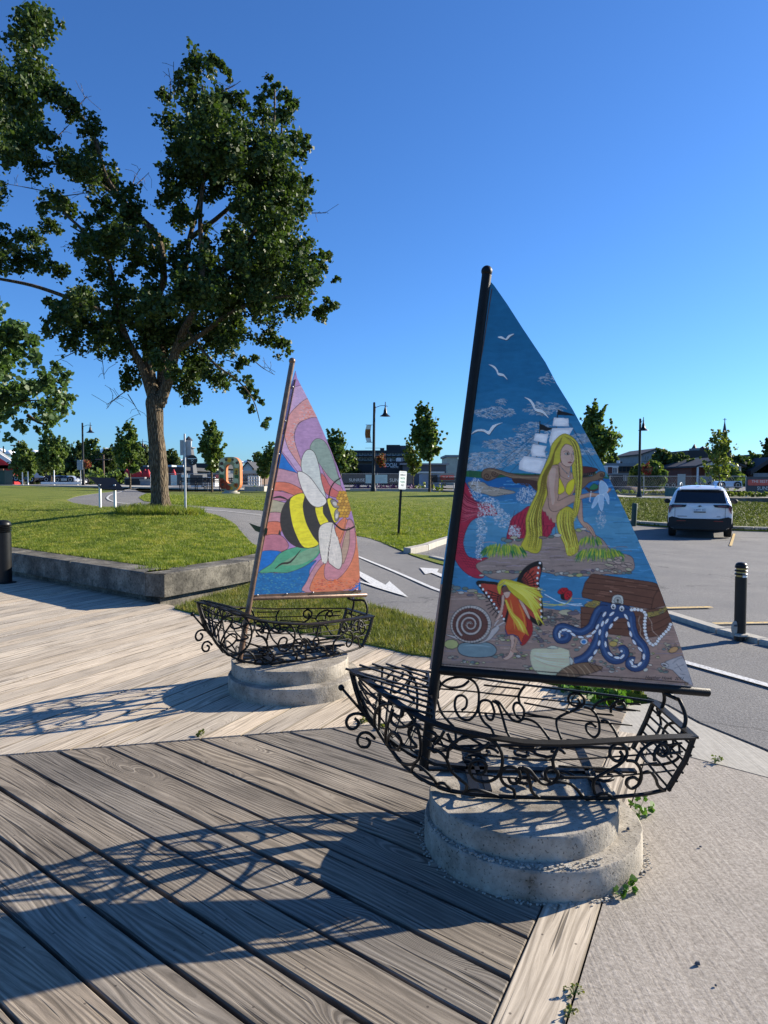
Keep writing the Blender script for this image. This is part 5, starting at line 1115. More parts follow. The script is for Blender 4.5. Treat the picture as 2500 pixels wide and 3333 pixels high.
def bee_sail(t, M, phi):
    out = [F1(640, 190), F1(648, 230), F1(700, 330), F1(760, 450), F1(820, 590), F1(880, 740), F1(935, 900), F1(965, 1010), F1(985, 1100), F1(1002, 1250), F1(1014, 1440), F1(1016, 1452), F1(700, 1462), F1(375, 1482), F1(400, 1380), F1(455, 1080), F1(540, 620), F1(600, 330)]
    pa = Paint(M, phi, out, SP); pa.ir, pa.il = 11, 13
    a, b = pa.w((1000, 1700)), pa.w((1100, 1700)); pa.k = (Vector(b) - Vector(a)).length / 100
    sp = sail_panel(t, M, pa, 'brush_back'); LN = (.05, .04, .04); rng = random.Random(5)
    BL, LIL, PUR, PNK, RED, GRN = (.012, .14, .50), (.42, .31, .52), (.34, .22, .42), (.42, .23, .29), (.52, .16, .11), (.07, .31, .20)
    def sh(pts, c, lw=1.3, sm=True): pa.shape(F1, pts, c, lw, LN, sm)
    sh([(560, 340), (700, 270), (760, 350), (640, 430), (560, 560), (560, 700), (680, 850), (560, 760), (520, 600)], LIL)
    sh([(600, 330), (700, 280), (720, 350), (640, 400), (590, 470), (560, 540)], LIL, 0)
    sh([(720, 350), (770, 460), (700, 470), (650, 500), (630, 570), (660, 650), (720, 740), (700, 780), (640, 720), (590, 640), (572, 560), (590, 470), (640, 400)], (.52, .27, .29))
    for _ in range(420):
        a = rng.uniform(0, 1); x = 720 - 140 * a + rng.uniform(-25, 50) + (60 if a > .6 else 0) * 0; y = 400 + rng.uniform(-40, 60) + 240 * a; l = rng.uniform(2, 7)
        if 572 < x < 760 and (y < 480 or x < 690 - (0 if y < 600 else -40)) and not (y > 480 and x > 650 and y < 620): pa.line(F1, [(x - l, y - rng.uniform(-4, 4)), (x + l, y)], 1.8, rng.choice([(.56, .18, .15), (.44, .36, .44), (.60, .34, .32)]), sm=False)
    sh([(770, 465), (820, 590), (860, 690), (900, 860), (860, 850), (780, 780), (700, 760), (655, 660), (632, 570), (655, 500), (700, 470)], PUR)
    sh([(560, 560), (575, 560), (600, 640), (700, 790), (660, 780), (600, 700), (555, 640)], LIL)
    sh([(545, 640), (600, 720), (655, 785), (530, 755)], BL, 1.3, False)
    sh([(515, 755), (600, 765), (660, 790), (700, 870), (620, 850), (505, 835)], (.40, .24, .33)); sh([(505, 835), (600, 835), (680, 880), (650, 910), (560, 880), (495, 885)], RED); sh([(495, 885), (560, 885), (650, 915), (600, 935), (490, 935)], (.42, .18, .28))
    sh([(490, 935), (560, 945), (590, 960), (560, 1010), (480, 1010)], (.33, .33, .25)); sh([(480, 1010), (560, 1010), (550, 1070), (465, 1065)], PNK); sh([(465, 1068), (550, 1062), (548, 1130), (455, 1145)], RED); sh([(455, 1145), (550, 1135), (600, 1195), (560, 1230), (440, 1235)], (.38, .16, .23))
    sh([(432, 1235), (560, 1232), (520, 1290), (470, 1340), (420, 1350)], BL, 1); sh([(420, 1350), (560, 1355), (690, 1310), (760, 1280), (720, 1340), (695, 1460), (380, 1480)], (.014, .13, .36), 1)
    for _ in range(260): x = rng.uniform(395, 700); y = rng.uniform(1350, 1475); pa.line(F1, [(x - 5, y), (x + 5, y + rng.uniform(-4, 4))], 2.2, rng.choice([(.02, .17, .44), (.02, .11, .30), (.05, .22, .34)]), sm=False)
    # lower petals
    sh([(700, 1465), (705, 1400), (760, 1300), (830, 1230), (900, 1100), (950, 1040), (985, 1100), (1005, 1260), (1016, 1455)], PNK)
    sh([(735, 1462), (735, 1400), (790, 1310), (860, 1260), (900, 1080), (930, 1040), (990, 1130), (1005, 1300), (1000, 1400), (900, 1455)], (.54, .19, .11)); sh([(805, 1330), (830, 1270), (900, 1180), (940, 1050), (975, 1080), (985, 1200), (950, 1310), (880, 1390), (815, 1390)], (.44, .21, .27)); sh([(900, 1260), (920, 1150), (945, 1090), (952, 1130), (945, 1210), (915, 1300)], (.36, .27, .22)); sh([(870, 1090), (900, 1050), (930, 1040), (900, 1150), (870, 1130)], (.54, .19, .11))
    sh([(930, 1465), (990, 1420), (1016, 1400), (1016, 1460)], BL, 1, False)
    for _ in range(160): x = rng.uniform(740, 1000); y = rng.uniform(1390, 1455); pa.line(F1, [(x - 6, y), (x + 6, y + rng.uniform(-5, 5))], 2.4, rng.choice([(.56, .14, .06), (.42, .10, .08), (.50, .20, .14)]), sm=False)
    # upper right petal bands
    sh([(790, 780), (830, 830), (900, 900), (880, 920), (820, 900), (790, 840)], (.45, .12, .12)); sh([(780, 700), (860, 800), (910, 870), (900, 890), (830, 840)], (.42, .18, .28))
    sh([(725, 620), (760, 580), (810, 600), (850, 680), (880, 780), (900, 850), (840, 810), (780, 730), (730, 660)], (.20, .29, .27)); 
    # leaf
    sh([(430, 1350), (500, 1300), (550, 1240), (640, 1205), (780, 1190), (770, 1250), (700, 1310), (600, 1350), (520, 1350)], GRN); sh([(560, 1300), (660, 1240), (770, 1195), (760, 1250), (680, 1300), (600, 1310)], (.16, .32, .22), 0)
    pa.line(F1, [(520, 1330), (560, 1300), (610, 1290), (670, 1220)], 6, (.03, .03, .03), taper=True); pa.line(F1, [(500, 925), (550, 915), (600, 935)], 6, (.03, .03, .03), taper=True)
    # bee
    BK, YL = (.035, .035, .037), (.64, .62, .035)
    sh([(552, 1060), (565, 980), (610, 920), (690, 895), (760, 935), (840, 925), (885, 960), (880, 1050), (830, 1070), (780, 1080), (770, 1190), (700, 1210), (630, 1195), (575, 1140)], BK, 1.8)
    sh([(610, 925), (690, 895), (682, 970), (700, 1060), (740, 1140), (772, 1190), (690, 1208), (640, 1130), (612, 1030)], YL, 1.8); sh([(753, 975), (795, 965), (800, 1010), (830, 1062), (790, 1085), (765, 1040)], YL, 1.8); sh([(822, 930), (850, 925), (868, 950), (895, 985), (890, 1040), (862, 1062), (835, 990)], YL, 1.8)
    sh([(840, 935), (870, 935), (895, 975), (860, 975)], (.20, .20, .20), 2); sh([(865, 1000), (888, 985), (890, 1030), (868, 1055)], (.24, .24, .24), 2); pa.ell(F1, 866, 955, 15, 10, (.45, .45, .45), .6); pa.ell(F1, 877, 1025, 8, 15, (.5, .5, .5), .2)
    sh([(548, 1105), (540, 1130), (556, 1135)], BK, 1.2, False)
    pa.line(F1, [(830, 925), (840, 870), (865, 830), (900, 806)], 4, BLK); pa.line(F1, [(860, 1065), (900, 1100), (940, 1105), (980, 1085)], 5, BLK)
    WG, WL = (.46, .53, .54), (.58, .60, .60)
    sh([(672, 745), (680, 680), (710, 643), (748, 660), (775, 740), (790, 830), (815, 925), (760, 900), (700, 820)], WG, 1.8); sh([(652, 790), (665, 768), (720, 800), (780, 880), (818, 935), (800, 965), (760, 975), (720, 950), (680, 880)], WL, 1.8)
    sh([(772, 1110), (800, 1070), (855, 1065), (850, 1120), (830, 1210), (822, 1290), (795, 1290), (778, 1220)], (.55, .56, .54), 1.8); sh([(855, 1068), (870, 1120), (900, 1210), (908, 1290), (890, 1332), (850, 1310), (828, 1280), (838, 1180)], (.55, .55, .54), 1.8)
    for k in range(90): x0 = rng.uniform(785, 890); y0 = rng.uniform(1100, 1290); pa.line(F1, [(x0, y0), (x0 + 4, y0 + 16)], 1.3, (.66, .66, .65), sm=False)
    # pollen centre
    for k in range(9):
        for j in range(5):
            x = 878 + j * 19 + (k % 2) * 9 + k * 2.5; y = 890 + k * 17
            if ((x - 915) / 50) ** 2 + ((y - 965) / 85) ** 2 < 1.1: pa.ell(F1, x, y, 10.5, 10, rng.choice([(.46, .27, .03), (.56, .36, .06), (.38, .22, .04)]), line=1.2, lc=(.2, .1, .03))
    o = pa.finish(sp, (.33, .21, .46), 'mosaic_paint')
    # bolts on the frame strip
    for x, y in ((618, 283), (575, 478), (537, 668), (497, 872), (458, 1070), (418, 1272), (415, 1480), (583, 1473), (735, 1465), (985, 1450)):
        q = pa.w(F1(x, y)); mb = MB(); mb.ball((q[0] + .004, -.012, q[1] - M[2]), .0075, 8); mb.build('bolt', 'galvanised', t, smooth=True)
    a_, b_ = pa.w(F1(372, 1488)), pa.w(F1(1015, 1458)); mb = MB(); mb.tube([(a_[0], -.008, a_[1] - M[2]), (b_[0], -.008, b_[1] - M[2])], .01, flat=(.006, .02)); mb.build('frame_strip', 'bronze_metal', t)
    a_, b_ = pa.w(F1(395, 1470)), pa.w(F1(637, 240)); mb = MB(); mb.tube([(a_[0], -.006, a_[1] - M[2]), (b_[0], -.006, b_[1] - M[2])], .01, flat=(.02, .006)); mb.build('frame_strip', 'bronze_metal', t)
def pennant(t):
    inv = t.matrix_basis.inverted(); P = [inv @ at_y(x, y, 5.37) for x, y in ((811, 1702), (838, 1712), (872, 1720), (868, 1742), (832, 1728))]
    mb = MB(); mb.add(P + [p + Vector((0, .008, 0)) for p in P], [(0, 1, 2, 3, 4), (9, 8, 7, 6, 5)] + [(i, (i + 1) % 5, 5 + (i + 1) % 5, 5 + i)[::-1] for i in range(5)]); mb.build('pointed_plate', 'olive_plate', t)
plain('olive_plate', (.06, .08, .03), .5)
boatN = boat((M_N.x, M_N.y, .22), PHI_N, 'black iron boat with a tall blue painted mermaid sail', mermaid_sail, 'wrought_iron', .285, 2.545, .712, 1.335, .10)
M_F = (-1.096, 5.27, .22)
boatF = boat(M_F, R(33), 'black iron boat with bronze mast and a smaller sail painted with a bumblebee', bee_sail, 'bronze_metal', .455, 2.515, .705, 1.13, .065, dz=.01, beam=.86, lenf=.91, mast_r=.022, boom_r=.017)
pennant(boatF)
# ================================================================== TREES AND PLANTS
def limb(mb, pts, r0, r1, n=9, sub=4):
    p = smooth_line([Vector(q) for q in pts], sub); m = len(p)
    rr = [r0 + (r1 - r0) * (i / (m - 1)) ** .8 for i in range(m)]; mb.tube(p, rr, n)
# ---- the big maple
TD = 18.0
def tz(x, y, Y=TD): return at_y(x * .6932, y * .6932, Y)
big = thing('maple_tree', 'large dark green maple tree with a forked trunk standing on the raised lawn', 'tree', tuple(on_ground(522, 1662)))
bx, by = on_ground(522, 1664)[:2]; bz = terr(bx, by)
mb = MB(); rng = random.Random(2)
P = []; hs = np.concatenate([np.linspace(0, 1, 26), [1.03, 1.06, 1.085, 1.10]]); n = 28
a_, b_ = Vector((bx, by, bz - .1)), tz(728, 1900, by)
for i, h in enumerate(hs):
    c = a_ + (b_ - a_) * float(h); c.x += .02 * math.sin(h * 5)
    r = (.215 - .02 * h) + .17 * math.exp(-h * 16) + .03 * max(0, h - .85) * 4
    if h > 1: r *= math.sqrt(max(.02, 1 - ((h - 1) / .105) ** 2))
    for k in range(n):
        a = 2 * math.pi * k / n
        q = r * (1 + .10 * mnoise.noise(Vector((math.cos(a) * 2.2, math.sin(a) * 2.2, h * 6))) + .05 * mnoise.noise(Vector((math.cos(a) * 7, math.sin(a) * 7, h * 9))) + .16 * math.exp(-h * 14) * math.sin(a * 5 + 1))
        P.append((c.x + q * math.cos(a), c.y + q * math.sin(a), c.z))
F = []
for i in range(len(hs) - 1):
    for k in range(n): F.append((i * n + k, i * n + (k + 1) % n, (i + 1) * n + (k + 1) % n, (i + 1) * n + k))
F.append([(len(hs) - 1) * n + k for k in range(n)])
mb.add(P, F); mb.build('trunk', 'bark', big, world=True, smooth=True)
def T3(l): return [tz(x, y, by + dy) for x, y, dy in l]
limbs = [([(728, 1910, 0), (705, 1840, 0), (665, 1720, -.1), (600, 1600, -.2), (560, 1480, -.3), (530, 1330, -.5), (510, 1230, -.6), (430, 1120, -.8), (300, 1000, -1)], .13, .03),
 ([(735, 1905, 0), (715, 1800, .1), (695, 1680, .2), (690, 1560, .3), (745, 1380, .4), (770, 1300, .4), (740, 1110, .3), (610, 980, .2), (500, 830, .1), (440, 640, 0), (330, 480, 0), (200, 330, 0), (150, 200, 0)], .15, .025),
 ([(745, 1905, 0), (790, 1790, 0), (825, 1650, -.2), (870, 1540, -.4), (930, 1420, -.5), (950, 1250, -.5), (940, 1000, -.4), (970, 700, -.3), (950, 400, -.2)], .16, .025),
 ([(760, 1890, .1), (760, 1700, .5), (765, 1500, .7), (860, 1300, .8), (890, 1120, .9), (940, 900, 1), (900, 700, 1)], .14, .03),
 ([(690, 1560, .3), (560, 1490, .2), (420, 1440, 0), (300, 1390, -.1), (150, 1340, -.2), (0, 1310, -.2), (-120, 1290, -.2)], .075, .03),
 ([(825, 1650, -.2), (960, 1560, -.6), (1100, 1460, -.9), (1280, 1400, -1.1), (1480, 1380, -1)], .08, .02),
 ([(930, 1420, -.5), (1060, 1250, .2), (1200, 1080, .5), (1300, 800, .6), (1330, 500, .4)], .085, .02),
 ([(890, 1120, .9), (1060, 990, .6), (1200, 830, .4), (1280, 620, .3), (1290, 420, .2)], .07, .02),
 ([(770, 1300, .4), (700, 1130, -.4), (560, 1060, -.8), (440, 1110, -1), (330, 1060, -1.2)], .05, .015),
 ([(610, 980, .2), (380, 800, .6), (200, 760, .8), (60, 700, .9)], .05, .015),
 ([(870, 1540, -.4), (1000, 1700, -.8), (1120, 1790, -1), (1190, 1880, -1), (1220, 1980, -1)], .035, .008)]
for pts, r0, r1 in limbs:
    mb = MB(); limb(mb, T3(pts), r0, r1); mb.build('limb', 'bark', big, world=True, smooth=True)
LB = [(170,130,95),(255,95,55),(95,190,70),(60,420,110),(170,330,95),(235,420,80),(310,480,70),(100,560,115),(60,690,100),(180,640,75),(430,600,65),(335,520,50),(450,700,65),(160,750,80),(300,770,75),(420,810,90),(520,850,75),(600,940,75),(610,1010,60),(230,950,70),(310,990,60),(230,1050,60),(50,1130,60),(150,1120,65),(60,1230,80),(180,1220,80),(270,1260,60),(440,1030,55),(500,950,60),
 (440,1170,85),(560,1130,90),(660,1150,75),(480,1290,75),(620,1235,55),(240,1420,50),(400,1410,90),(330,1490,95),(215,1540,50),(460,1550,95),(360,1600,75),(560,1500,80),(640,1390,60),(560,1640,65),(600,1790,55),(650,1740,65),
 (940,300,80),(1010,285,45),(1070,350,32),(760,455,50),(870,370,55),(900,470,75),(800,575,75),(960,560,95),(1060,500,75),(1110,480,55),(1278,385,38),(1240,450,50),(1330,450,45),(1385,505,40),(1230,560,75),(1340,560,55),(1440,660,36),(1370,660,65),(830,670,65),(940,680,95),(1100,640,100),(1250,700,100),(1400,730,42),(800,850,75),(800,950,60),(900,810,95),(1040,790,110),(1200,830,125),(1350,850,100),(1465,860,38),(850,1020,65),(990,910,60),(1170,970,90),(1300,1000,115),(1430,980,48),(1120,1120,85),(1250,1140,120),(1400,1150,85),(1540,1195,38),(1500,1225,50),(760,1160,55),(850,1190,60),(960,1240,85),(1100,1250,100),(1280,1300,115),(1430,1300,90),(1575,1310,25),(1560,1430,45),(900,1400,100),(1050,1420,110),(1230,1440,105),(1400,1440,75),(1500,1490,48),(770,1450,85),(700,1450,75),(860,1560,95),(1000,1560,105),(1120,1540,75),(1260,1580,60),(1330,1640,48),(1200,1680,32),(1120,1680,48),(930,1700,85),(860,1790,75),(900,1850,55),(1000,1760,65),(1060,1790,55),(1150,1820,48),(1210,1860,32),(1185,1925,22),(1232,1990,30),(1250,1970,20),(700,1640,75),(780,1680,60),(820,1740,50),(620,1080,70),(700,1230,70),(820,1290,70),(900,1300,80),(1010,1360,90),(1150,1350,90),(560,1380,80),(700,1350,60),(640,1500,80),(760,1550,80),(820,1640,70),(700,1560,70),(500,1620,60),(740,1700,50),(960,1120,60),(880,1000,60),(900,600,80),(860,730,70),(-60,500,110),(-70,300,100),(-60,900,90),(-70,1200,90)]
rng = random.Random(4); cs, rs = [], []
for x, y, r in LB:
    rad = r * (.95 if x < 420 else 1.0) * .6932 * TD / FPX; dep = by + rng.uniform(-1.3, 1.3) + (rng.uniform(-.6, .6))
    cs.append(tuple(tz(x, y, dep))); rs.append(rad)
    if r > 80:
        for _ in range(2): cs.append(tuple(tz(x + rng.uniform(-r * .5, r * .5), y + rng.uniform(-r * .5, r * .5), by + rng.uniform(-2.4, 2.4)))); rs.append(rad * .7)
V = leaf_array(cs, rs, 2900, .088, 8, shell=.3)
tri_cloud('crown', V, 'maple_leaf', big)
# twigs at the rim
mb = MB(); rng = random.Random(9)
for x, y, dx, dy in ((820, 480, -5, -190), (800, 470, -10, -150), (1040, 430, 90, -50), (1460, 1000, 70, 0), (270, 640, 60, -60), (360, 520, 50, -70), (620, 880, 40, -90), (640, 870, 60, -60), (220, 900, -210, -40), (300, 920, 140, -20), (600, 1830, -100, 90), (560, 1860, -60, 40), (450, 1600, 40, 180), (380, 1640, -120, 60), (1060, 1690, 120, 30), (350, 1120, -30, 60), (960, 1040, 70, 60), (1060, 1000, 30, 60), (600, 1850, 60, 100), (1200, 1700, 90, 60)):
    p0 = tz(x, y, by); p1 = tz(x + dx * .5 + rng.uniform(-12, 12), y + dy * .5, by + .1); p2 = tz(x + dx, y + dy, by + .1); mb.tube(smooth_line([p0, p1, p2], 4), [.012] * 5 + [.007] * 4, 5)
    for _ in range(4):
        f = rng.uniform(.3, .95); q = p0.lerp(p2, f); e = q + Vector((rng.uniform(-.35, .35), rng.uniform(-.2, .2), rng.uniform(-.3, .35))); mb.tube([q, q.lerp(e, .5) + Vector((rng.uniform(-.05, .05), 0, .03)), e], .005, 4)
o = mb.build('twigs', 'bark', big, world=True); o['kind'] = 'stuff'
# ---- the paler tree whose trunk stands outside the frame on the left
t2 = thing('maple_tree', 'pale green maple tree reaching in from the left edge of the photo', 'tree', (-15.2, 22, terr(-15.2, 22)))
LB2 = [(30,1560,75),(100,1590,75),(170,1640,30),(60,1690,70),(20,1750,50),(195,1700,42),(280,1730,55),(220,1790,70),(300,1800,42),(130,1850,80),(40,1880,60),(250,1880,80),(335,1855,42),(200,1960,62),(60,1960,50),(130,2000,48),(290,1950,32),(190,2010,25),(20,2045,25),(-60,1700,120),(-60,1900,110),(-160,1600,150),(-160,1850,150),(-280,1500,170),(-300,1750,170),(-200,1400,150),(-400,1600,170),(-380,1850,150),(-120,1480,120)]
cs, rs = [], []
for x, y, r in LB2:
    for _ in range(2 if r > 60 else 1): cs.append(tuple(tz(x + rng.uniform(-10, 10), y + rng.uniform(-10, 10), 22 + rng.uniform(-1.4, 1.4)))); rs.append(r * .6932 * 22 / FPX * 1.02)
tri_cloud('crown', leaf_array(cs, rs, 620, .15, 12, shell=.3), 'pale_leaf', t2)
mb = MB(); limb(mb, [(-15.2, 22, terr(-15.2, 22) - .1), (-15.1, 22, 2.2), (-14.9, 22, 3.6), (-14.6, 22, 5.4)], .24, .08); mb.build('trunk', 'bark', t2, world=True, smooth=True)
for pts in ([(-14.9, 22, 2.6), (-14.0, 21.9, 3.0), (-12.8, 21.8, 3.15), tz(70, 1900, 21.8), tz(180, 1880, 21.8), tz(300, 1900, 21.9)], [(-14.8, 22, 3.4), (-13.2, 22, 4.4), tz(60, 1650, 22), tz(150, 1700, 22)], [tz(130, 1950, 21.8), tz(200, 1990, 21.7), tz(262, 1965, 21.6)]):
    mb = MB(); limb(mb, pts, .06, .012); mb.build('limb', 'bark', t2, world=True, smooth=True)
# ---- generic trees further off
def tree(name, label, px, py_top, py_bot, Y, halfw, mat, seed, per=26, leaf=.22, trunk_r=.07, crown_from=.28, group=None, cat='tree', shape='oval', trunk=True, lean=0.0, clump=1.0):
    """px centre column, py_top crown top, py_bot foot in photo pixels at distance Y; halfw crown half width in photo pixels"""
    top = at_y(px, py_top, Y); foot = at_y(px, py_bot, Y); g = terr(foot.x, foot.y) if py_bot is not None else foot.z
    g = min(g, foot.z + .3) if foot.z < g else g
    H = top.z - g; w = halfw * Y / FPX; rng = random.Random(seed)
    t = thing(name, label, cat, (foot.x, Y, g), group)
    n = int(15 * clump) + 7; cs, rs = [], []
    for k in range(n):
        h = crown_from + (1 - crown_from) * ((k + .5) / n); u = (h - crown_from) / (1 - crown_from)
        if shape == 'cone': ww = w * (1 - u) ** .75 + .05
        elif shape == 'oval': ww = w * math.sqrt(max(.02, math.sin(math.pi * min(1, .12 + u * .88)))) * (1.0 if u < .6 else 1 - (u - .6) * 1.4)
        else: ww = w * math.sqrt(max(.05, 1 - (2 * u - .9) ** 2 * .95))
        for j in range(2 if ww > .5 * w else 1):
            a = rng.uniform(0, 6.28); q = rng.uniform(.25, .75) * ww; r = max(.12 * w, ww * rng.uniform(.34, .5))
            cs.append((q * math.cos(a) + lean * u, q * math.sin(a) * .8, H * h)); rs.append(r)
        if rng.random() < .5:
            a = rng.uniform(0, 6.28); cs.append((ww * .98 * math.cos(a) + lean * u, ww * .7 * math.sin(a), H * (h + .04))); rs.append(.14 * w)
    cs.append((lean, 0, H * .975)); rs.append(.12 * w)
    
    for _ in range(int(26 * clump)):
        a = rng.uniform(0, 6.28); u = rng.uniform(.15, 1.0); ww = w * (1.08 - .75 * u); L0 = rng.uniform(.12, .26) * H * (1 - .4 * u)
        for q in range(4): cs.append(((ww * .8 + q * L0 * .16) * math.cos(a) + lean * u, (ww * .6) * math.sin(a), H * (crown_from + (1 - crown_from) * u * .95) + q * L0 * .27)); rs.append(w * (.15 - .025 * q))
    V = leaf_array(cs, rs, per / (w * w) * 17 * clump, leaf * .62, seed, shell=.25); tri_cloud('crown', V, mat, t, world=False)
    if trunk:
        mb = MB(); limb(mb, [(0, 0, -.3), (0, 0, H * crown_from), (lean * .5, 0, H * .6), (lean, 0, H * .9)], trunk_r, trunk_r * .2, 8)
        mb.build('trunk', 'bark', t, smooth=True)
        for k in range(4):
            mb = MB(); a = k * 1.7 + seed; h = crown_from + .1 * k; limb(mb, [(0, 0, H * h), (w * .35 * math.cos(a), w * .3 * math.sin(a), H * (h + .08)), (w * .6 * math.cos(a), w * .5 * math.sin(a), H * (h + .2))], trunk_r * .4, trunk_r * .12, 6); mb.build('limb', 'bark', t, smooth=True)
    return t
GY = 'young street trees planted round the park'
tree('street_tree', 'bushy young tree in front of the red barn, leftmost of the street trees', 76, 1442, 1572, 60, 44, 'young_leaf', 21, 60, .30, .09, .22, GY)
tree('street_tree', 'tall pointed young tree above the parked grey wagon', 168, 1410, 1578, 58, 48, 'young_leaf', 22, 64, .30, .09, .25, GY)
tree('street_tree', 'young tree with ragged top just left of the big maple trunk', 424, 1382, 1584, 48, 48, 'young_leaf', 23, 60, .25, .08, .3, GY, lean=-.2)
tree('street_tree', 'young tree between the round black sign and the flower letter', 690, 1376, 1590, 44, 46, 'young_leaf', 24, 62, .24, .08, .34, GY)
tree('street_tree', 'small leaning young tree left of the bronze mast behind the low planter', 862, 1445, 1586, 48, 32, 'young_leaf', 25, 34, .24, .06, .3, GY, lean=.5)
tree('street_tree', 'young tree right beside the bee sail in front of the apartment block', 1108, 1402, 1592, 46, 46, 'young_leaf', 26, 56, .24, .08, .3, GY, lean=-.5)
tree('street_tree', 'tall young tree left of the mermaid mast with a clear bare stem', 1398, 1326, 1600, 42, 47, 'young_leaf', 27, 80, .24, .09, .40, GY, lean=-.45)
tree('street_tree', 'thin drooping young tree above the harbour parking sign', 1345, 1418, 1600, 47, 28, 'yellow_leaf', 28, 15, .22, .05, .28, GY)
tree('street_tree', 'dense young tree seen just right of the mermaid sail', 1950, 1318, 1600, 40, 62, 'young_leaf', 29, 90, .24, .09, .36, GY, lean=-.3)
tree('street_tree', 'sparse yellow green honey locust in front of the church', 2340, 1405, 1606, 46, 52, 'yellow_leaf', 30, 13, .26, .05, .30, GY)
GB = 'trees and hedges beyond the park'
for i, (px, top, Y, hw, mat, sh, lab) in enumerate([
    (20, 1500, 100, 34, 'dark_leaf', 'round', 'dark tree peeping over the red barn roof'), (120, 1475, 95, 46, 'dark_leaf', 'round', 'dark round tree behind the second street tree'), (214, 1428, 98, 40, 'pale_leaf', 'oval', 'greyish tall willow behind the parked cars'),
    (262, 1440, 86, 46, 'dark_leaf', 'oval', 'dark bushy tree just left of the left street lamp'), (300, 1432, 84, 36, 'young_leaf', 'cone', 'bright spiky tree just right of the left street lamp'), (345, 1462, 82, 40, 'dark_leaf', 'round', 'dark round tree behind the tilted information board'),
    (385, 1450, 85, 34, 'dark_leaf', 'round', 'dark tree behind the young tree beside the maple'), (455, 1452, 90, 50, 'dark_leaf', 'round', 'dark tree right behind the maple trunk'), (560, 1462, 110, 36, 'dark_leaf', 'round', 'dark sloping tree crown right of the maple trunk'), (735, 1500, 115, 30, 'dark_leaf', 'round', 'low dark tree behind the flower letter'),
    (850, 1480, 120, 48, 'dark_leaf', 'round', 'dark tree mass left of the bronze mast'), (1135, 1470, 75, 30, 'dark_leaf', 'round', 'dark tree behind the bee sail edge'), (1990, 1478, 95, 26, 'dark_leaf', 'round', 'low tree right of the mermaid sail by the flat roofs'),
    (2155, 1468, 88, 42, 'dark_leaf', 'round', 'dark round tree in front of the gabled hotel'), (2212, 1480, 86, 44, 'dark_leaf', 'round', 'dark round tree left of the house with the pediment'), (2250, 1500, 82, 30, 'dark_leaf', 'round', 'dark tree touching the pediment house'),
    (2078, 1516, 66, 34, 'yellow_leaf', 'cone', 'bright bush behind the right street lamp'), (2130, 1505, 64, 32, 'young_leaf', 'round', 'bright green shrub behind the hanging red basket'), (2400, 1490, 82, 46, 'dark_leaf', 'round', 'dark tree right of the church spire'), (2452, 1476, 84, 34, 'young_leaf', 'round', 'tree between church and the dark roofed house'),
    (2372, 1520, 76, 40, 'young_leaf', 'round', 'leafy tree below the church spire'), (2492, 1432, 98, 22, 'dark_leaf', 'cone', 'dark spruce at the right edge of the photo'), (1880, 1500, 90, 50, 'dark_leaf', 'round', 'dark tree hidden mostly by the mermaid sail'), (1500, 1500, 100, 40, 'dark_leaf', 'round', 'dark tree behind the pale tower building')]):
    tree('tree', lab, px, top, 1600, Y, hw * 1.12, mat, 60 + i, 34, .52, .16, .05, GB, shape=sh, clump=1.3, trunk=i in (2, 14, 18))
# hedges and bushes
def bush(label, pxs, pyt, pyb, Y, mat, seed, leaf=.16, per=60, name='bush', cat='bush', group=None, thick=1.0, zb=None):
    a = at_y(pxs[0], pyt, Y); b = at_y(pxs[1], pyt, Y); g = terr((a.x + b.x) / 2, Y) if zb is None else zb; h = max(.25, a.z - g)
    t = thing(name, label, cat, ((a.x + b.x) / 2, Y, g), group); n = max(2, int((b.x - a.x) / (h * .6))); rng = random.Random(seed); cs, rs = [], []
    for k in range(n):
        x = a.x + (b.x - a.x) * (k + .5) / n - (a.x + b.x) / 2
        for _ in range(2): cs.append((x + rng.uniform(-.2, .2) * h, rng.uniform(-.4, .4) * thick, h * rng.uniform(.3, .55))); rs.append(h * .48 * rng.uniform(.8, 1.1))
    tri_cloud('foliage', leaf_array(cs, rs, per / (h * h), leaf, seed, shell=.2), mat, t, world=False); return t
bush('long dark hedge behind the parked cars', (60, 330), 1528, 1570, 78, 'yellow_leaf', 41, .34, 60)
bush('bright green hedge right of the left street lamp', (285, 350), 1512, 1570, 68, 'young_leaf', 42, .30, 70)
bush('dense green shrub beside the red umbrellas', (352, 412), 1522, 1578, 60, 'young_leaf', 43, .28, 80)
bush('dark conifer hedge behind the tilted information board', (300, 352), 1545, 1580, 52, 'dark_leaf', 44, .22, 80)
bush('tall grasses in the planter left of the clear stemmed tree', (1350, 1440), 1566, 1590, 46, 'yellow_leaf', 45, .16, 60)
bush('purple flowers along the dark banners', (1142, 1352), 1573, 1590, 45.5, 'purple_flower', 46, .13, 60, thick=.6)
bush('low green planting in the planter by the bronze mast', (800, 850), 1578, 1588, 46.5, 'weed_leaf', 47, .12, 60)
bush('wild weeds growing behind the chain link fence', (2000, 2110), 1592, 1612, 52, 'yellow_leaf', 48, .16, 50)
bush('wild weeds by the fence behind the white car', (2110, 2240), 1596, 1614, 51, 'dry_grass_blades', 49, .16, 50)
bush('low clipped hedge on top of the concrete planter wall', (2270, 2520), 1604, 1622, 41, 'yellow_leaf', 50, .13, 90, thick=.9, zb=.72)
bush('green shrubs behind the white van', (2290, 2420), 1536, 1560, 60, 'young_leaf', 51, .24, 60)
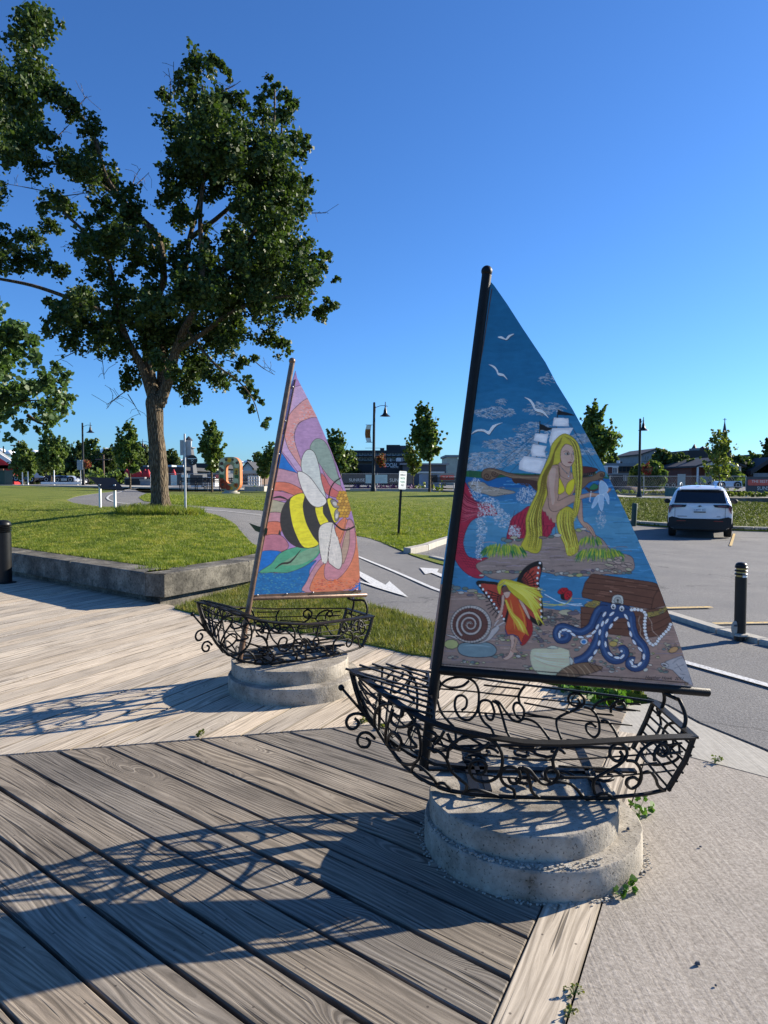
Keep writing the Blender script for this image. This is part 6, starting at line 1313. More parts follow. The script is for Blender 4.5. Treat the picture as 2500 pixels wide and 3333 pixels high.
# ---- grass
lawn_near = [p for p in lawn_l_poly if p[1] < 23] 
def dens_near(q): return np.clip((19.5 - q[:, 1]) / 10, .12, 1)
g1 = blades('grass', [tuple(p) for p in lawn_l_poly], 110000, .036, 'grass_blades', 3, w=.0075, dens=lambda q: np.clip((21 - q[:, 1]) / 10, .0, 1) ** 1.3, dz=.0)
tag(g1, 'short sunlit grass on the raised lawn round the maple', 'grass', kind='stuff')
g2 = blades('grass', lawn_m_poly, 60000, .05, 'grass_blades', 4, w=.014, dens=lambda q: np.clip((34 - q[:, 1]) / 17, 0, 1) ** 1.2, dz=0)
tag(g2, 'sunlit grass of the open lawn beyond the path', 'grass', kind='stuff')
g3 = blades('grass', strip_poly, 42000, .055, 'dry_grass_blades', 5, zf=lambda P: np.zeros(len(P)), w=.005, dz=.005)
tag(g3, 'tufty yellowish grass strip between back boardwalk and path', 'grass', kind='stuff')
g4 = blades('grass', bank_poly, 60000, .065, 'bank_blades', 6, zf=lambda P: np.array([bank_z(x, y) for x, y in P]), w=.02, dz=0, lean=1.2)
tag(g4, 'rough grass on the bank behind the white car', 'grass', kind='stuff')
edge_band = leftlawn[::-1] + offs(wall_out, .62)[::-1]
g5 = blades('grass', offs(wall_out, .42) + offs(wall_out, .75)[::-1], 9000, .06, 'grass_blades', 8, w=.006, zf=lambda P: np.full(len(P), .385))
tag(g5, 'longer grass fringe hanging over the retaining wall top', 'grass', kind='stuff')
# grass round the maple foot and sign post
def ring_poly(x, y, r, n=14): return [(x + r * math.cos(2 * math.pi * k / n), y + r * math.sin(2 * math.pi * k / n) * .7) for k in range(n)]
g6 = blades('grass', ring_poly(bx + .1, by - .3, 1.1), 5000, .17, 'grass_blades', 9, w=.009); tag(g6, 'long unmown grass round the foot of the maple', 'grass', kind='stuff')
# weeds near the boats
def weed(label, c, r, n, size, seed, mat='weed_leaf', z=0.0):
    t = thing('weed', label, 'weed', (c[0], c[1], z)); rng = random.Random(seed); mb = MB(); cs, rs = [], []
    for k in range(n):
        a = rng.uniform(0, 6.28); l = r * rng.uniform(.4, 1); e = Vector((l * math.cos(a), l * math.sin(a), r * (rng.uniform(.15, .9) if r < .2 else rng.uniform(.05, .28)))); mb.tube([(0, 0, 0), e * .5 + Vector((0, 0, .01)), e], .0012, 4); cs.append(tuple(e)); rs.append(size * .9)
    o = mb.build('stem', 'weed_leaf', t)
    V = leaf_array(cs, rs, 7 / (size * size), size, seed, shell=.2); tri_cloud('leaves', V, mat, t, world=False); return t
def wz(x, y): p = on_z(x, y, 0); return (p.x, p.y)
weed('leafy green weed at the right side of the front pedestal', wz(2080, 2650), .07, 8, .028, 1)
weed('small bright green weed in front of the front pedestal by the edging board', wz(2036, 2905), .05, 4, .024, 2)
weed('tiny dry weed beside the end of the edging board', wz(1868, 3240), .03, 10, .007, 3, 'dry_grass_blades'); weed('small dry weed where the edging board leaves the frame', wz(1852, 3300), .028, 10, .007, 4, 'dry_grass_blades')
weed('low weed in the joint of the sidewalk slabs', wz(2330, 2480), .035, 14, .009, 5, 'yellow_leaf')
weed('broad leafy weed patch behind the front boat at the boardwalk corner', wz(1960, 2262), .30, 40, .05, 6); weed('second leafy weed patch left of the corner patch', wz(1880, 2225), .25, 30, .045, 7)
weed('tiny weed between plank ends left of the front boat', wz(1185, 2352), .035, 6, .018, 8, 'dry_grass_blades'); weed('tiny weed in the seam where the two boardwalks meet', wz(1248, 2368), .035, 6, .018, 9, 'dry_grass_blades'); weed('dry weed in the seam of the boardwalks near the middle', wz(655, 2396), .03, 6, .014, 10, 'dry_grass_blades')
weed('tall weed round the foot of the harbour parking post', tuple(on_ground(1297, 1742)[:2]), .28, 26, .05, 11, 'grass_blades', terr(*on_ground(1297, 1742)[:2]))
weed('wiry weed left of the maple foot', tuple(on_ground(476, 1652)[:2]), .45, 30, .04, 12, 'grass_blades', terr(*on_ground(476, 1652)[:2]))
# ================================================================== BUILDINGS AND THINGS BEYOND THE PARK
for nm, c, r in (('red_boards', (.45, .015, .02), .6), ('dark_roof', (.035, .037, .042), .7), ('charcoal_wall', (.03, .032, .038), .7), ('slate_wall', (.075, .082, .095), .7), ('white_trim', (.72, .72, .70), .6), ('grey_wall', (.25, .26, .27), .8),
                 ('pale_blue_wall', (.30, .34, .42), .7), ('cream_wall', (.55, .50, .40), .8), ('brick_wall', (.16, .06, .045), .85), ('brown_wall', (.13, .09, .07), .8), ('coral_panel', (.62, .12, .09), .5), ('banner_grey', (.11, .11, .11), .8), ('banner_blue', (.42, .60, .62), .7),
                 ('teal_paint', (.02, .12, .13), .5), ('green_box', (.025, .06, .045), .5), ('umbrella_red', (.50, .03, .04), .7), ('window_glass', (.03, .04, .05), .15), ('lit_glass', (.45, .50, .52), .3), ('sign_white', (.75, .78, .76), .4), ('sign_green', (.02, .24, .12), .5),
                 ('sign_black', (.015, .015, .017), .4), ('orange_red', (.60, .10, .03), .5), ('flower_yellow', (.75, .38, .03), .6), ('flower_cream', (.68, .64, .42), .6), ('flower_brown', (.12, .05, .03), .6), ('flower_olive', (.36, .33, .18), .6), ('flower_red', (.45, .06, .02), .6), ('letter_side', (.50, .16, .05), .6), ('leaf_green', (.07, .15, .05), .6), ('blond_wood', (.34, .24, .13), .6), ('spire_slate', (.05, .055, .07), .6), ('steel_sign_back', (.42, .43, .44), .5), ('dark_bronze', (.05, .035, .025), .4), ('rust', (.22, .10, .05), .8)):
    plain(nm, c, r, var=.15, scale=1.2 if 'wall' in nm or 'roof' in nm else 5)
def X(px, Y): return at_y(px, 1565, Y).x
def Zp(py, Y): return at_y(1250, py, Y).z
def rect_windows(t, x0, x1, z0, z1, nx, nz, y, fx=.6, fz=.62, glass='window_glass', frame='white_trim', name='window'):
    for j in range(nz):
        for i in range(nx):
            cx = x0 + (x1 - x0) * (i + .5) / nx; cz = z0 + (z1 - z0) * (j + .5) / nz; w = (x1 - x0) / nx * fx / 2; h = (z1 - z0) / nz * fz / 2
            mb = MB(); b = min(w, h) * .14
            mb.box(cx - w, cx + w, y - .07, y - .01, cz + h - b, cz + h); mb.box(cx - w, cx + w, y - .07, y - .01, cz - h, cz - h + b); mb.box(cx - w, cx - w + b, y - .07, y - .01, cz - h + b, cz + h - b); mb.box(cx + w - b, cx + w, y - .07, y - .01, cz - h + b, cz + h - b); mb.box(cx - b / 3, cx + b / 3, y - .06, y - .02, cz - h + b, cz + h - b)
            f = mb.build(name, frame, t); mb = MB(); mb.box(cx - w + b, cx + w - b, y - .035, y + .02, cz - h + b, cz + h - b); mb.build('pane', glass, f)
def block(name, label, cat, px0, px1, pyt, Y, depth=8, wall='grey_wall', roof=None, roofh=.35, over=.2, group=None, pybase=None, windows=None, zb=None):
    x0, x1 = X(px0, Y), X(px1, Y); zt = Zp(pyt, Y); g = (terr((x0 + x1) / 2, Y) - .3) if zb is None else zb; cx = (x0 + x1) / 2
    t = thing(name, label, cat, (cx, Y, g), group); w = (x1 - x0) / 2; h = zt - g
    mb = MB(); mb.box(-w, w, 0, depth, 0, h - (roofh if roof else 0)); mb.build('wall', wall, t)
    if roof: mb = MB(); mb.box(-w - over, w + over, -over, depth + over, h - roofh, h); mb.build('roof', roof, t)
    if windows:
        for (a0, a1, b0, b1, nx, nz, *rest) in windows: rect_windows(t, X(a0, Y) - cx, X(a1, Y) - cx, Zp(b1, Y) - g, Zp(b0, Y) - g, nx, nz, 0, **(rest[0] if rest else {}))
    return t, cx, g
def pbox(t, cx, g, px0, px1, py0, py1, Y, y0, y1, name, mat):
    mb = MB(); mb.box(X(px0, Y) - cx, X(px1, Y) - cx, y0, y1, Zp(py1, Y) - g, Zp(py0, Y) - g); return mb.build(name, mat, t)
def gable(t, x0, x1, ze, zr, y0, y1, name='roof', mat='dark_roof', th=.18, over=.3, xm=None):
    xm = (x0 + x1) / 2 if xm is None else xm; mb = MB()
    for s_, xa in ((-1, x0), (1, x1)):
        k = (zr - ze) / max(.01, abs(xm - xa)); xe = xa + s_ * over; z_e = ze - k * over
        P = [(xm, y0 - over, zr), (xe, y0 - over, z_e), (xe, y1 + over, z_e), (xm, y1 + over, zr)]; P += [(x, y, z + th) for x, y, z in P]; mb.add(P, [(3, 2, 1, 0), (4, 5, 6, 7), (0, 1, 5, 4), (1, 2, 6, 5), (2, 3, 7, 6), (3, 0, 4, 7)])
    return mb.build(name, mat, t)
# left side road and buildings
road = struct(sheet('road', [(-62, 60), (-13, 56.5), (-6, 58), (30, 60), (60, 62), (60, 75), (-62, 78)], 'asphalt', .02, 4, skirt=0))
struct(sheet('pavement', [(-34, 54.2), (-24, 53.8), (-13, 50.5), (-7, 47), (16, 46), (16, 50), (-7, 51), (-13, 54.5), (-24, 58), (-34, 58.5)], 'pale_concrete', .05, 2, skirt=.1))
struct(sheet('pavement', [(11.0, 40.6), (22, 40.2), (34, 39), (34, 44.5), (22, 45.5), (15.5, 46), (11.0, 45.0)], 'pale_concrete', .05, 1.5, skirt=.1))
Y = 74; t, cx, g = block('barn', 'bright red barn with white trimmed roof at the left edge', 'barn', -95, 47, 1514, Y, 1.2, 'red_boards')
x0, x1 = X(-95, Y) - cx, X(47, Y) - cx; ze = Zp(1516, Y) - g; zr = Zp(1466, Y) - g
mb = MB(); mb.add([(x0, 0, ze - .3), (x1, 0, ze - .3), (0, 0, zr), (x0, .3, ze - .3), (x1, .3, ze - .3), (0, .3, zr)], [(0, 1, 2), (5, 4, 3), (1, 4, 5, 2), (2, 5, 3, 0), (0, 3, 4, 1)]); mb.build('gable_wall', 'red_boards', t)
gable(t, x0, x1, ze, zr, .2, 1.0, mat='grey_wall', over=.12); 
for s_ in (-1, 1): mb = MB(); mb.tube([(0, -.35, zr + .1), (s_ * (x1 + .3), -.35, ze + .02)], .1, flat=(.12, .38)); mb.build('fascia', 'white_trim', t)
pbox(t, cx, g, 25, 46, 1534, 1554, Y, -.12, -.01, 'notice_board', 'brown_wall'); pbox(t, cx, g, 0, 20, 1526, 1534, Y, -.5, -.02, 'awning', 'rust')
t, cx, g = block('utility_box', 'dark green utility box standing in front of the red barn', 'utility box', -14, 15, 1531, 56, 1.2, 'green_box', 'green_box', .1, .05)
def car(name, label, px0, px1, pyt, pyb, Y, paint, kind='suv', face=1, group='cars parked along the far left road'):
    """side view car, long axis along x"""
    xa, xb = X(px0, Y), X(px1, Y); L = xb - xa; cx = (xa + xb) / 2; g = at_y(px0, pyb, Y).z; g = max(g, terr(cx, Y) + .02); H = (Zp(pyt, Y) - g)
    t = thing(name, label, 'pickup truck' if kind == 'pickup' else ('van' if kind == 'van' else 'car'), (cx, Y, g), group)
    prof = {'suv': [(-.5, .25), (-.5, .55), (-.47, .66), (-.42, .94), (-.2, 1.0), (.08, .98), (.24, .66), (.44, .56), (.5, .45), (.5, .22)],
            'wagon': [(-.5, .25), (-.5, .6), (-.45, .9), (-.2, 1.0), (.1, .97), (.27, .64), (.45, .54), (.5, .42), (.5, .22)],
            'pickup': [(-.5, .3), (-.5, .62), (-.12, .64), (-.09, .96), (.02, 1.0), (.14, .98), (.24, .68), (.46, .62), (.5, .5), (.5, .28)],
            'van': [(-.5, .14), (-.5, .98), (-.47, 1.0), (.16, 1.0), (.24, .94), (.36, .58), (.48, .46), (.5, .36), (.5, .14)]}[kind]
    W = .92; mb = MB(); n = len(prof); P = []
    for yy, k in ((-W, .0), (-W * .99, 0), (W, 0)):
        pass
    ring = [(face * a * L, b * H) for a, b in prof]
    P = [(x, -W + .16 * max(0, (z / H - .6)) / .4, z) for x, z in ring] + [(x, W - .16 * max(0, (z / H - .6)) / .4, z) for x, z in ring]
    f = list(range(n)); mb.add(P, [f if face > 0 else f[::-1], [n + i for i in (f[::-1] if face > 0 else f)]] + [([i, (i + 1) % n, n + (i + 1) % n, n + i][::-1] if face > 0 else [i, (i + 1) % n, n + (i + 1) % n, n + i]) for i in range(n)]); mb.build('body', paint, t)
    top = [p for p in prof if p[1] > .62]
    if kind == 'van': gl = [(.17, .9), (.225, .88), (.32, .62), (.17, .62)]; gls = [gl]
    elif kind == 'pickup': gls = [[(-.075, .9), (.03, .93), (.03, .7), (-.085, .7)], [(.045, .93), (.13, .92), (.2, .7), (.045, .7)]]
    else: gls = [[(-.40, .9), (-.22, .945), (-.20, .69), (-.43, .69)], [(-.205, .945), (-.03, .945), (-.03, .68), (-.19, .68)], [(-.015, .945), (.07, .93), (.20, .68), (-.015, .68)]]
    for gq in gls:
        mb = MB(); P = [(face * a * L, -W - .012 + .16 * max(0, (b - .6)) / .4, b * H) for a, b in gq] + [(face * a * L, -W + .03 + .16 * max(0, (b - .6)) / .4, b * H) for a, b in gq]
        mb.add(P, [(0, 1, 2, 3), (7, 6, 5, 4), (0, 4, 5, 1), (1, 5, 6, 2), (2, 6, 7, 3), (3, 7, 4, 0)]); mb.build('side_window', 'dark_glass', t)
    r = .2 * H if kind != 'van' else .17 * H; r = max(.3, min(.38, .22 * H))
    for xx in (-.31 * L, .31 * L):
        for sd in (-1, 1):
            mb = MB(); mb.lathe([(r * .6, -.11), (r, -.1), (r, .1), (r * .6, .11)], (xx, sd * (W - .08), r), 16, Matrix.Rotation(math.pi / 2, 3, 'X')); w = mb.build('wheel', 'tyre_rubber', t, smooth=40)
            mb = MB(); mb.lathe([(.001, -.10), (r * .58, -.115), (r * .58, .115), (.001, .10)], (xx, sd * (W - .08), r), 12, Matrix.Rotation(math.pi / 2, 3, 'X')); mb.build('rim', 'galvanised', w)
    mb = MB(); mb.box(-.5 * L, -.492 * L, -W * .9, -W * .6, .5 * H, .6 * H) if face > 0 else mb.box(.492 * L, .5 * L, -W * .9, -W * .6, .5 * H, .6 * H); mb.build('tail_light', 'tail_lens', t)
    mb = MB(); mb.box(-.46 * L, .46 * L, -W - .01, -W + .05, .2 * H, .3 * H); mb.build('sill', 'black_trim', t)
    return t
car('parked_car', 'maroon car half hidden beside the red barn', 48, 74, 1549, 1568, 68, 'car_maroon')
car('parked_pickup', 'big black pickup parked nearest the red barn', 74, 129, 1538, 1571, 66, 'car_dark', 'pickup')
car('parked_car', 'white car parked between the black pickup and the dark car', 124, 160, 1550, 1571, 68, 'car_white', 'wagon')
car('parked_car', 'dark car parked behind the silver one', 157, 206, 1547, 1571, 67, 'car_dark')
car('parked_car', 'silver grey car parked nearest the left street lamp', 190, 256, 1548, 1572, 64, 'car_grey', 'wagon')
car('parked_car', 'white car nose just behind the left street lamp', 252, 274, 1558, 1574, 70, 'car_white')
# street lamps
LG = 'black park street lamps with bell shades'
def lamp(label, px, pyb, pyt, Y, side=1, basket=None, banner=False, armdir=None, tilt=0.0):
    base = at_y(px, pyb, Y); g = terr(base.x, Y); g = min(g, base.z + .05); H = Zp(pyt, Y) - g; t = thing('street_lamp', label, 'street lamp', (base.x, Y, g), LG); t.rotation_euler = (0, tilt, 0)
    mb = MB(); mb.lathe([(.17, -.1), (.17, .12), (.14, .2), (.11, .5), (.095, .9), (.10, .93), (.085, 1.0), (.075, H * .6), (.065, H - .06), (.07, H - .04), (.04, H)], (0, 0, 0), 14); mb.build('post', 'black_paint', t, smooth=40)
    d = Vector(armdir) if armdir else Vector((side, 0, 0)); a = .62; zt = H - .22
    mb = MB(); mb.tube(smooth_line([Vector((0, 0, zt - .12)), d * .22 + Vector((0, 0, zt - .02)), d * .45 + Vector((0, 0, zt + .04)), d * (a + .14) + Vector((0, 0, zt + .0))], 4), .016, 6); mb.tube([d * .06 + Vector((0, 0, zt - .45)), d * .08 + Vector((0, 0, zt - .02))], .012, 6); mb.build('arm', 'black_paint', t, smooth=True)
    mb = MB(); mb.lathe([(.02, .25), (.025, .1), (.03, 0), (.035, -.05), (.085, -.22), (.10, -.36), (.16, -.46), (.29, -.54), (.30, -.56), (.28, -.555), (.10, -.46)], d * a + Vector((0, 0, zt)), 18); mb.build('lamp_shade', 'black_paint', t, smooth=40)
    if basket:
        bxp, byp, mat = basket; c = at_y(bxp, byp, Y) - Vector((base.x, Y, g)); b = thing('flower_basket', {'red_flower': 'round hanging basket of deep red flowers on the right street lamp', 'orange_flower': 'round hanging basket of red and orange flowers on the middle street lamp', 'rust': 'round hanging basket of dull reddish flowers on the left street lamp'}[mat], 'flower basket', (base.x, Y, g), 'hanging flower baskets')
        c = at_y(bxp, byp, Y - .12) - Vector((base.x, Y, g)); r = .30
        V = leaf_array([tuple(c), tuple(c + Vector((0, 0, -.12)))], [r, r * .85], 7000, .075, int(px), shell=.75); tri_cloud('flowers', V, ['red_flower', mat if mat != 'rust' else 'orange_flower', 'dark_leaf'] if mat != 'red_flower' else ['red_flower', 'red_flower', 'dark_leaf'], b, world=False)
        mb = MB(); mb.tube([Vector((0, 0, c.z + .42)), Vector((c.x, c.y, c.z + .42)), Vector((c.x, c.y, c.z + .2))], .012, 5); mb.build('hanger', 'black_paint', b)
        mb = MB(); mb.lathe([(.05, -.28), (.2, -.16), (.26, 0)], c, 12); mb.build('pot', 'dark_bronze', b)
    if banner:
        b = thing('banner', 'white street banner with an orange picture bowed by the wind', 'banner', (base.x, Y, g)); z0, z1 = Zp(1440, Y) - g, Zp(1383, Y) - g; P = []; F = []; n = 8
        for i in range(n + 1):
            u = i / n; z = z0 + (z1 - z0) * u; bow = -.10 * math.sin(math.pi * u)
            P += [(-.10 + bow * .6 - .0, 0, z), (-.36 + bow, -.10, z)]
        for i in range(n): F.append((2 * i, 2 * i + 1, 2 * i + 3, 2 * i + 2))
        mb = MB(); mb.add(P, F); o = mb.build('cloth', ['sign_white', 'orange_flower'], b); so = o.modifiers.new('thick', 'SOLIDIFY'); so.thickness = .006
        me = o.data
        for i, p in enumerate(me.polygons): p.material_index = 1 if 2 <= i <= 5 else 0
        mb = MB(); mb.tube([(0, 0, z1), (-.42, -.1, z1)], .012, 6); mb.tube([(0, 0, z0), (-.42, -.1, z0)], .012, 6); mb.build('banner_rods', 'black_paint', b)
    return t
lamp('street lamp at the left edge in front of the red barn', 14, 1572, 1452, 76, -1)
lamp('left street lamp with a reddish hanging basket in front of the hedge', 272, 1582, 1376, 55.8, 1, (283, 1508, 'rust'))
lamp('street lamp mostly hidden behind the maple trunk', 488, 1580, 1430, 66, -1)
lamp('middle street lamp with banner and orange red basket', 1215, 1600, 1309, 39.6, 1, (1243, 1497, 'orange_flower'), True, tilt=.012)
lamp('right street lamp with deep red basket between mermaid sail and white car', 2080, 1622, 1362, 43.5, 1, (2107, 1525, 'red_flower'), armdir=(-.05, -1, 0))
# posts, poles
def pole(name, label, cat, px, pyt, pyb, Y, r, mat, group=None, extra=None):
    b = at_y(px, pyb, Y); g = terr(b.x, Y); t = thing(name, label, cat, (b.x, Y, g), group); mb = MB(); H = Zp(pyt, Y) - g; mb.tube([(0, 0, -.2), (0, 0, H)], [r, r * .8], 10); mb.build('post', mat, t, smooth=40)
    return t, b.x, g, H
for px, pt, lab in ((152, 1418, 'tall wooden utility pole behind the pointed young tree'), (63, 1434, 'wooden utility pole behind the leftmost street tree'), (338, 1480, 'wooden utility pole right of the left street lamp')):
    t, x_, g, H = pole('utility_pole', lab, 'utility pole', px, pt, 1560, 80, .12, 'brown_wall', 'utility poles along the far road'); mb = MB(); mb.box(-.9, .9, -.05, .05, H - .6, H - .48); mb.build('crossarm', 'brown_wall', t)
wz_ = Zp(1478, 80); w_ = thing('overhead_wire', 'thin overhead wires strung between the utility poles', 'wire', (X(63, 80), 80, wz_))
for k, dzz in enumerate((0, -.35)):
    mb = MB(); pts = []
    for a, b in ((X(-120, 80), X(63, 80)), (X(63, 80), X(152, 80)), (X(152, 80), X(338, 80)), (X(338, 80), X(560, 80))):
        for i in range(8): u = i / 8; pts.append((a + (b - a) * u, 80, wz_ + dzz - .5 * math.sin(math.pi * u)))
    mb.tube(pts, .022, 4); mb.build('wire', 'black_paint', w_, world=True)
for i, px in enumerate((74, 92, 177, 253)):
    t, x_, g, H = pole('bollard', 'white metal post by the far left road, number from the barn: ' + ('nearest the barn' if i == 0 else 'second' if i == 1 else 'in front of the dark parked car' if i == 2 else 'beside the left street lamp'), 'post', px, (1537, 1535, 1530, 1556)[i], 1580, 56.5, .05, 'white_paint', 'white posts along the far left road')
    t['label'] = ('thin white post in front of the black pickup bonnet', 'second thin white post in front of the black pickup', 'thin white post in front of the dark parked car', 'short white post beside the left street lamp')[i]
mbx = thing('road_barrier', 'low white rail between lawn and the far left road', 'barrier', (X(200, 56.3), 56.3, terr(X(200, 56.3), 56.3))); L = (X(252, 56.3) - X(120, 56.3)) / 2
mb = MB(); mb.box(-L, L, -.06, .06, .1, .3, .02); mb.build('rail', 'white_paint', mbx)
t, x_, g, H = pole('road_sign', 'back of a rectangular road sign on a white post by the left street lamp', 'road sign', 263, 1498, 1584, 54, .035, 'galvanised'); mb = MB(); mb.box(X(251, 54) - x_, X(270, 54) - x_, .04, .06, Zp(1529, 54) - g, Zp(1497, 54) - g, .01); mb.build('panel', 'steel_sign_back', t)
t, x_, g, H = pole('crossing_sign', 'grey post right of the maple with square sign back and round black sign', 'road sign', 604, 1412, 1667, 17.3, .030, 'galvanised')
mb = MB(); mb.box(X(586, 17.3) - x_, X(622, 17.3) - x_, .035, .042, Zp(1482, 17.3) - g, Zp(1432, 17.3) - g); mb.build('square_panel', 'steel_sign_back', t)
mb = MB(); c = (X(636, 17.3) - x_ - .06, -.035, Zp(1498, 17.3) - g); mb.lathe([(.001, 0), (.125, 0), (.13, .004), (.001, .004)], c, 24, Matrix.Rotation(math.pi / 2, 3, 'X')); sg = mb.build('round_panel', 'sign_black', t)
mb = MB(); q = (c[0], c[1] - .006, c[2]); mb.box(q[0] - .11, q[0] + .11, q[1] - .002, q[1], q[2] + .03, q[2] + .048); mb.build('white_bar', 'sign_white', sg)
mb = MB(); mb.tube([(q[0] - .03, q[1] - .001, q[2] - .03), (q[0] + .03, q[1] - .001, q[2] + .015)], .005, 4); mb.tube([(q[0] + .03, q[1] - .001, q[2] - .03), (q[0] - .03, q[1] - .001, q[2] + .015)], .005, 4); mb.ball((q[0], q[1], q[2] - .07), .012, 8); mb.build('emblem', 'sign_white', sg); sg['kind'] = 'part'; del sg['kind']
# information board
Yb = on_ground(349, 1653).y; g = terr(X(349, Yb), Yb); t = thing('information_board', 'tilted dark information board on two white posts beside the path', 'information board', (X(349, Yb), Yb, g)); cx = X(349, Yb)
for px in (325, 373):
    mb = MB(); x = X(px, Yb) - cx; z1 = Zp(1577, Yb) - g; mb.box(x - .027, x + .027, -.03, .03, -.1, z1, .004); mb.build('leg', 'white_paint', t)
P = [at_y(291, 1553, Yb + .30), at_y(372, 1555, Yb + .30), at_y(405, 1594, Yb - .18), at_y(333, 1592, Yb - .18)]; P = [p - Vector((cx, Yb, g)) for p in P]; nn = (P[1] - P[0]).cross(P[3] - P[0]).normalized() * .03
mb = MB(); mb.add(P + [p + nn for p in P], [(0, 1, 2, 3), (7, 6, 5, 4), (0, 4, 5, 1), (1, 5, 6, 2), (2, 6, 7, 3), (3, 7, 4, 0)]); mb.build('panel', 'sign_black', t)
# restaurant, light tower, umbrellas
t, cx, g = block('restaurant', 'low dark restaurant with terrace behind the maple trunk', 'building', 405, 592, 1520, 70, 10, 'slate_wall', 'dark_roof', .35, .5, windows=[(432, 588, 1536, 1556, 8, 1, dict(fx=.8, fz=.8, frame='charcoal_wall'))])
pbox(t, cx, g, 455, 470, 1514, 1520, 70, 1, 3, 'roof_unit', 'grey_wall'); pbox(t, cx, g, 520, 540, 1512, 1520, 70, 2, 4, 'roof_unit', 'lit_glass'); pbox(t, cx, g, 566, 588, 1513, 1520, 70, 1, 3, 'roof_unit', 'white_trim')
for i, px in enumerate((413, 422, 438, 448, 455, 473, 483, 566)):
    t, x_, g, H = pole('parasol', ('closed red parasol at the left end of the terrace', 'second closed red parasol from the terrace left end', 'closed red parasol above the wooden sign', 'tall closed red parasol in the terrace middle', 'closed red parasol next right of the tall one', 'closed red parasol just left of the maple trunk', 'closed red parasol touching the maple trunk', 'single closed red parasol right of the maple trunk')[i], 'parasol', px, 1528, 1575, 64, .03, 'dark_bronze', 'closed red parasols on the terrace')
    mb = MB(); mb.lathe([(.05, H + .02), (.10, H - .12), (.20, H * .78), (.24, H * .52), (.17, H * .50), (.05, H * .5)], (0, 0, 0), 10); mb.build('canopy', 'umbrella_red', t, smooth=True)
t, cx, g = block('terrace_wall', 'low dark terrace wall in front of the restaurant', 'wall', 408, 470, 1553, 62, .4, 'charcoal_wall', 'grey_wall', .12, .05); t2_, cx2, g2 = block('terrace_wall', 'low grey terrace wall right beside the maple trunk', 'wall', 456, 500, 1560, 60, .4, 'grey_wall', 'pale_concrete', .12, .05)
Y = 72; cx = X(616, Y); g = terr(cx, Y) - .2; t = thing('light_tower', 'grey lighthouse shaped tower beside the restaurant', 'tower', (cx, Y, g)); s_ = Y / FPX
z = lambda p: Zp(p, Y) - g
mb = MB(); mb.lathe([(31 * s_, 0), (27 * s_, z(1540)), (15 * s_, z(1462)), (15 * s_, z(1460))], (0, 0, 0), 8); mb.build('shaft', 'slate_wall', t)
mb = MB(); mb.lathe([(13 * s_, z(1462)), (22 * s_, z(1459)), (22 * s_, z(1456)), (13 * s_, z(1455))], (0, 0, 0), 8); mb.build('gallery', 'grey_wall', t)
mb = MB(); mb.lathe([(9 * s_, z(1455)), (11 * s_, z(1433))], (0, 0, 0), 8); mb.build('lantern', 'lit_glass', t); mb = MB(); mb.lathe([(14 * s_, z(1434)), (12 * s_, z(1431)), (.05, z(1420))], (0, 0, 0), 8); mb.build('cap', 'dark_roof', t)
block('shop', 'dark roofed shop between light tower and flower letter', 'building', 634, 720, 1508, 84, 8, 'slate_wall', 'dark_roof', .6, .4, windows=[(640, 716, 1530, 1550, 5, 1)])
block('shop', 'tan roofed low shop behind the white planter boxes', 'building', 770, 842, 1532, 70, 7, 'brown_wall', 'cream_wall', .25, .5, windows=[(776, 838, 1540, 1560, 5, 1)])
t, cx, g = block('house', 'small white gabled house right of the flower letter', 'house', 792, 822, 1522, 105, 8, 'white_trim'); gable(t, X(792, 105) - cx, X(822, 105) - cx, Zp(1522, 105) - g, Zp(1505, 105) - g, 0, 8)
mb = MB(); zz = Zp(1522, 105) - g; mb.add([(X(792, 105) - cx, -.01, zz), (X(822, 105) - cx, -.01, zz), (0, -.01, Zp(1506, 105) - g)], [(0, 1, 2)]); mb.build('gable_wall', 'white_trim', t)
for px0, px1, pt, pb, lab, m in ((556, 576, 1546, 1580, 'pale blue fence banner left of the metal sign post', 'banner_blue'), (590, 619, 1545, 1580, 'pale blue fence banner behind the metal sign post', 'banner_blue'), (622, 655, 1556, 1572, 'white market stall left part beside the benches', 'white_paint'), (660, 700, 1553, 1570, 'white market stall with square openings', 'white_paint'), (702, 714, 1545, 1557, 'small coral notice beside the flower letter', 'coral_panel'), (808, 842, 1550, 1580, 'white lattice crates right of the flower letter', 'white_paint')):
    Y = 54; x0, x1 = X(px0, Y), X(px1, Y); g = terr(x0, Y); t = thing('fence_banner' if 'banner' in lab else 'notice' if 'notice' in lab else 'stall', lab, 'banner' if 'banner' in lab else 'notice' if 'notice' in lab else 'stall', ((x0 + x1) / 2, Y, g)); w = (x1 - x0) / 2; a, b = Zp(pb, Y) - g, Zp(pt, Y) - g
    if 'lattice' in lab:
        for k in range(5): mb = MB(); q = -w + 2 * w * k / 4; mb.box(q - .03, q + .03, 0, .3, a, b); mb.build('upright', m, t)
        for k in range(4): mb = MB(); q = a + (b - a) * k / 3; mb.box(-w, w, -.01, .29, q - .03, q + .03); mb.build('shelf', m, t)
    elif 'market' in lab:
        mb = MB(); mb.box(-w, w, 0, 1.2, max(0, a - .3), b); mb.build('body', m, t); rect_windows(t, -w, w, a, b, 3, 1, 0, .7, .7, frame='grey_wall')
    else: mb = MB(); mb.box(-w, w, 0, .04, a, b, .01); mb.build('panel', m, t)
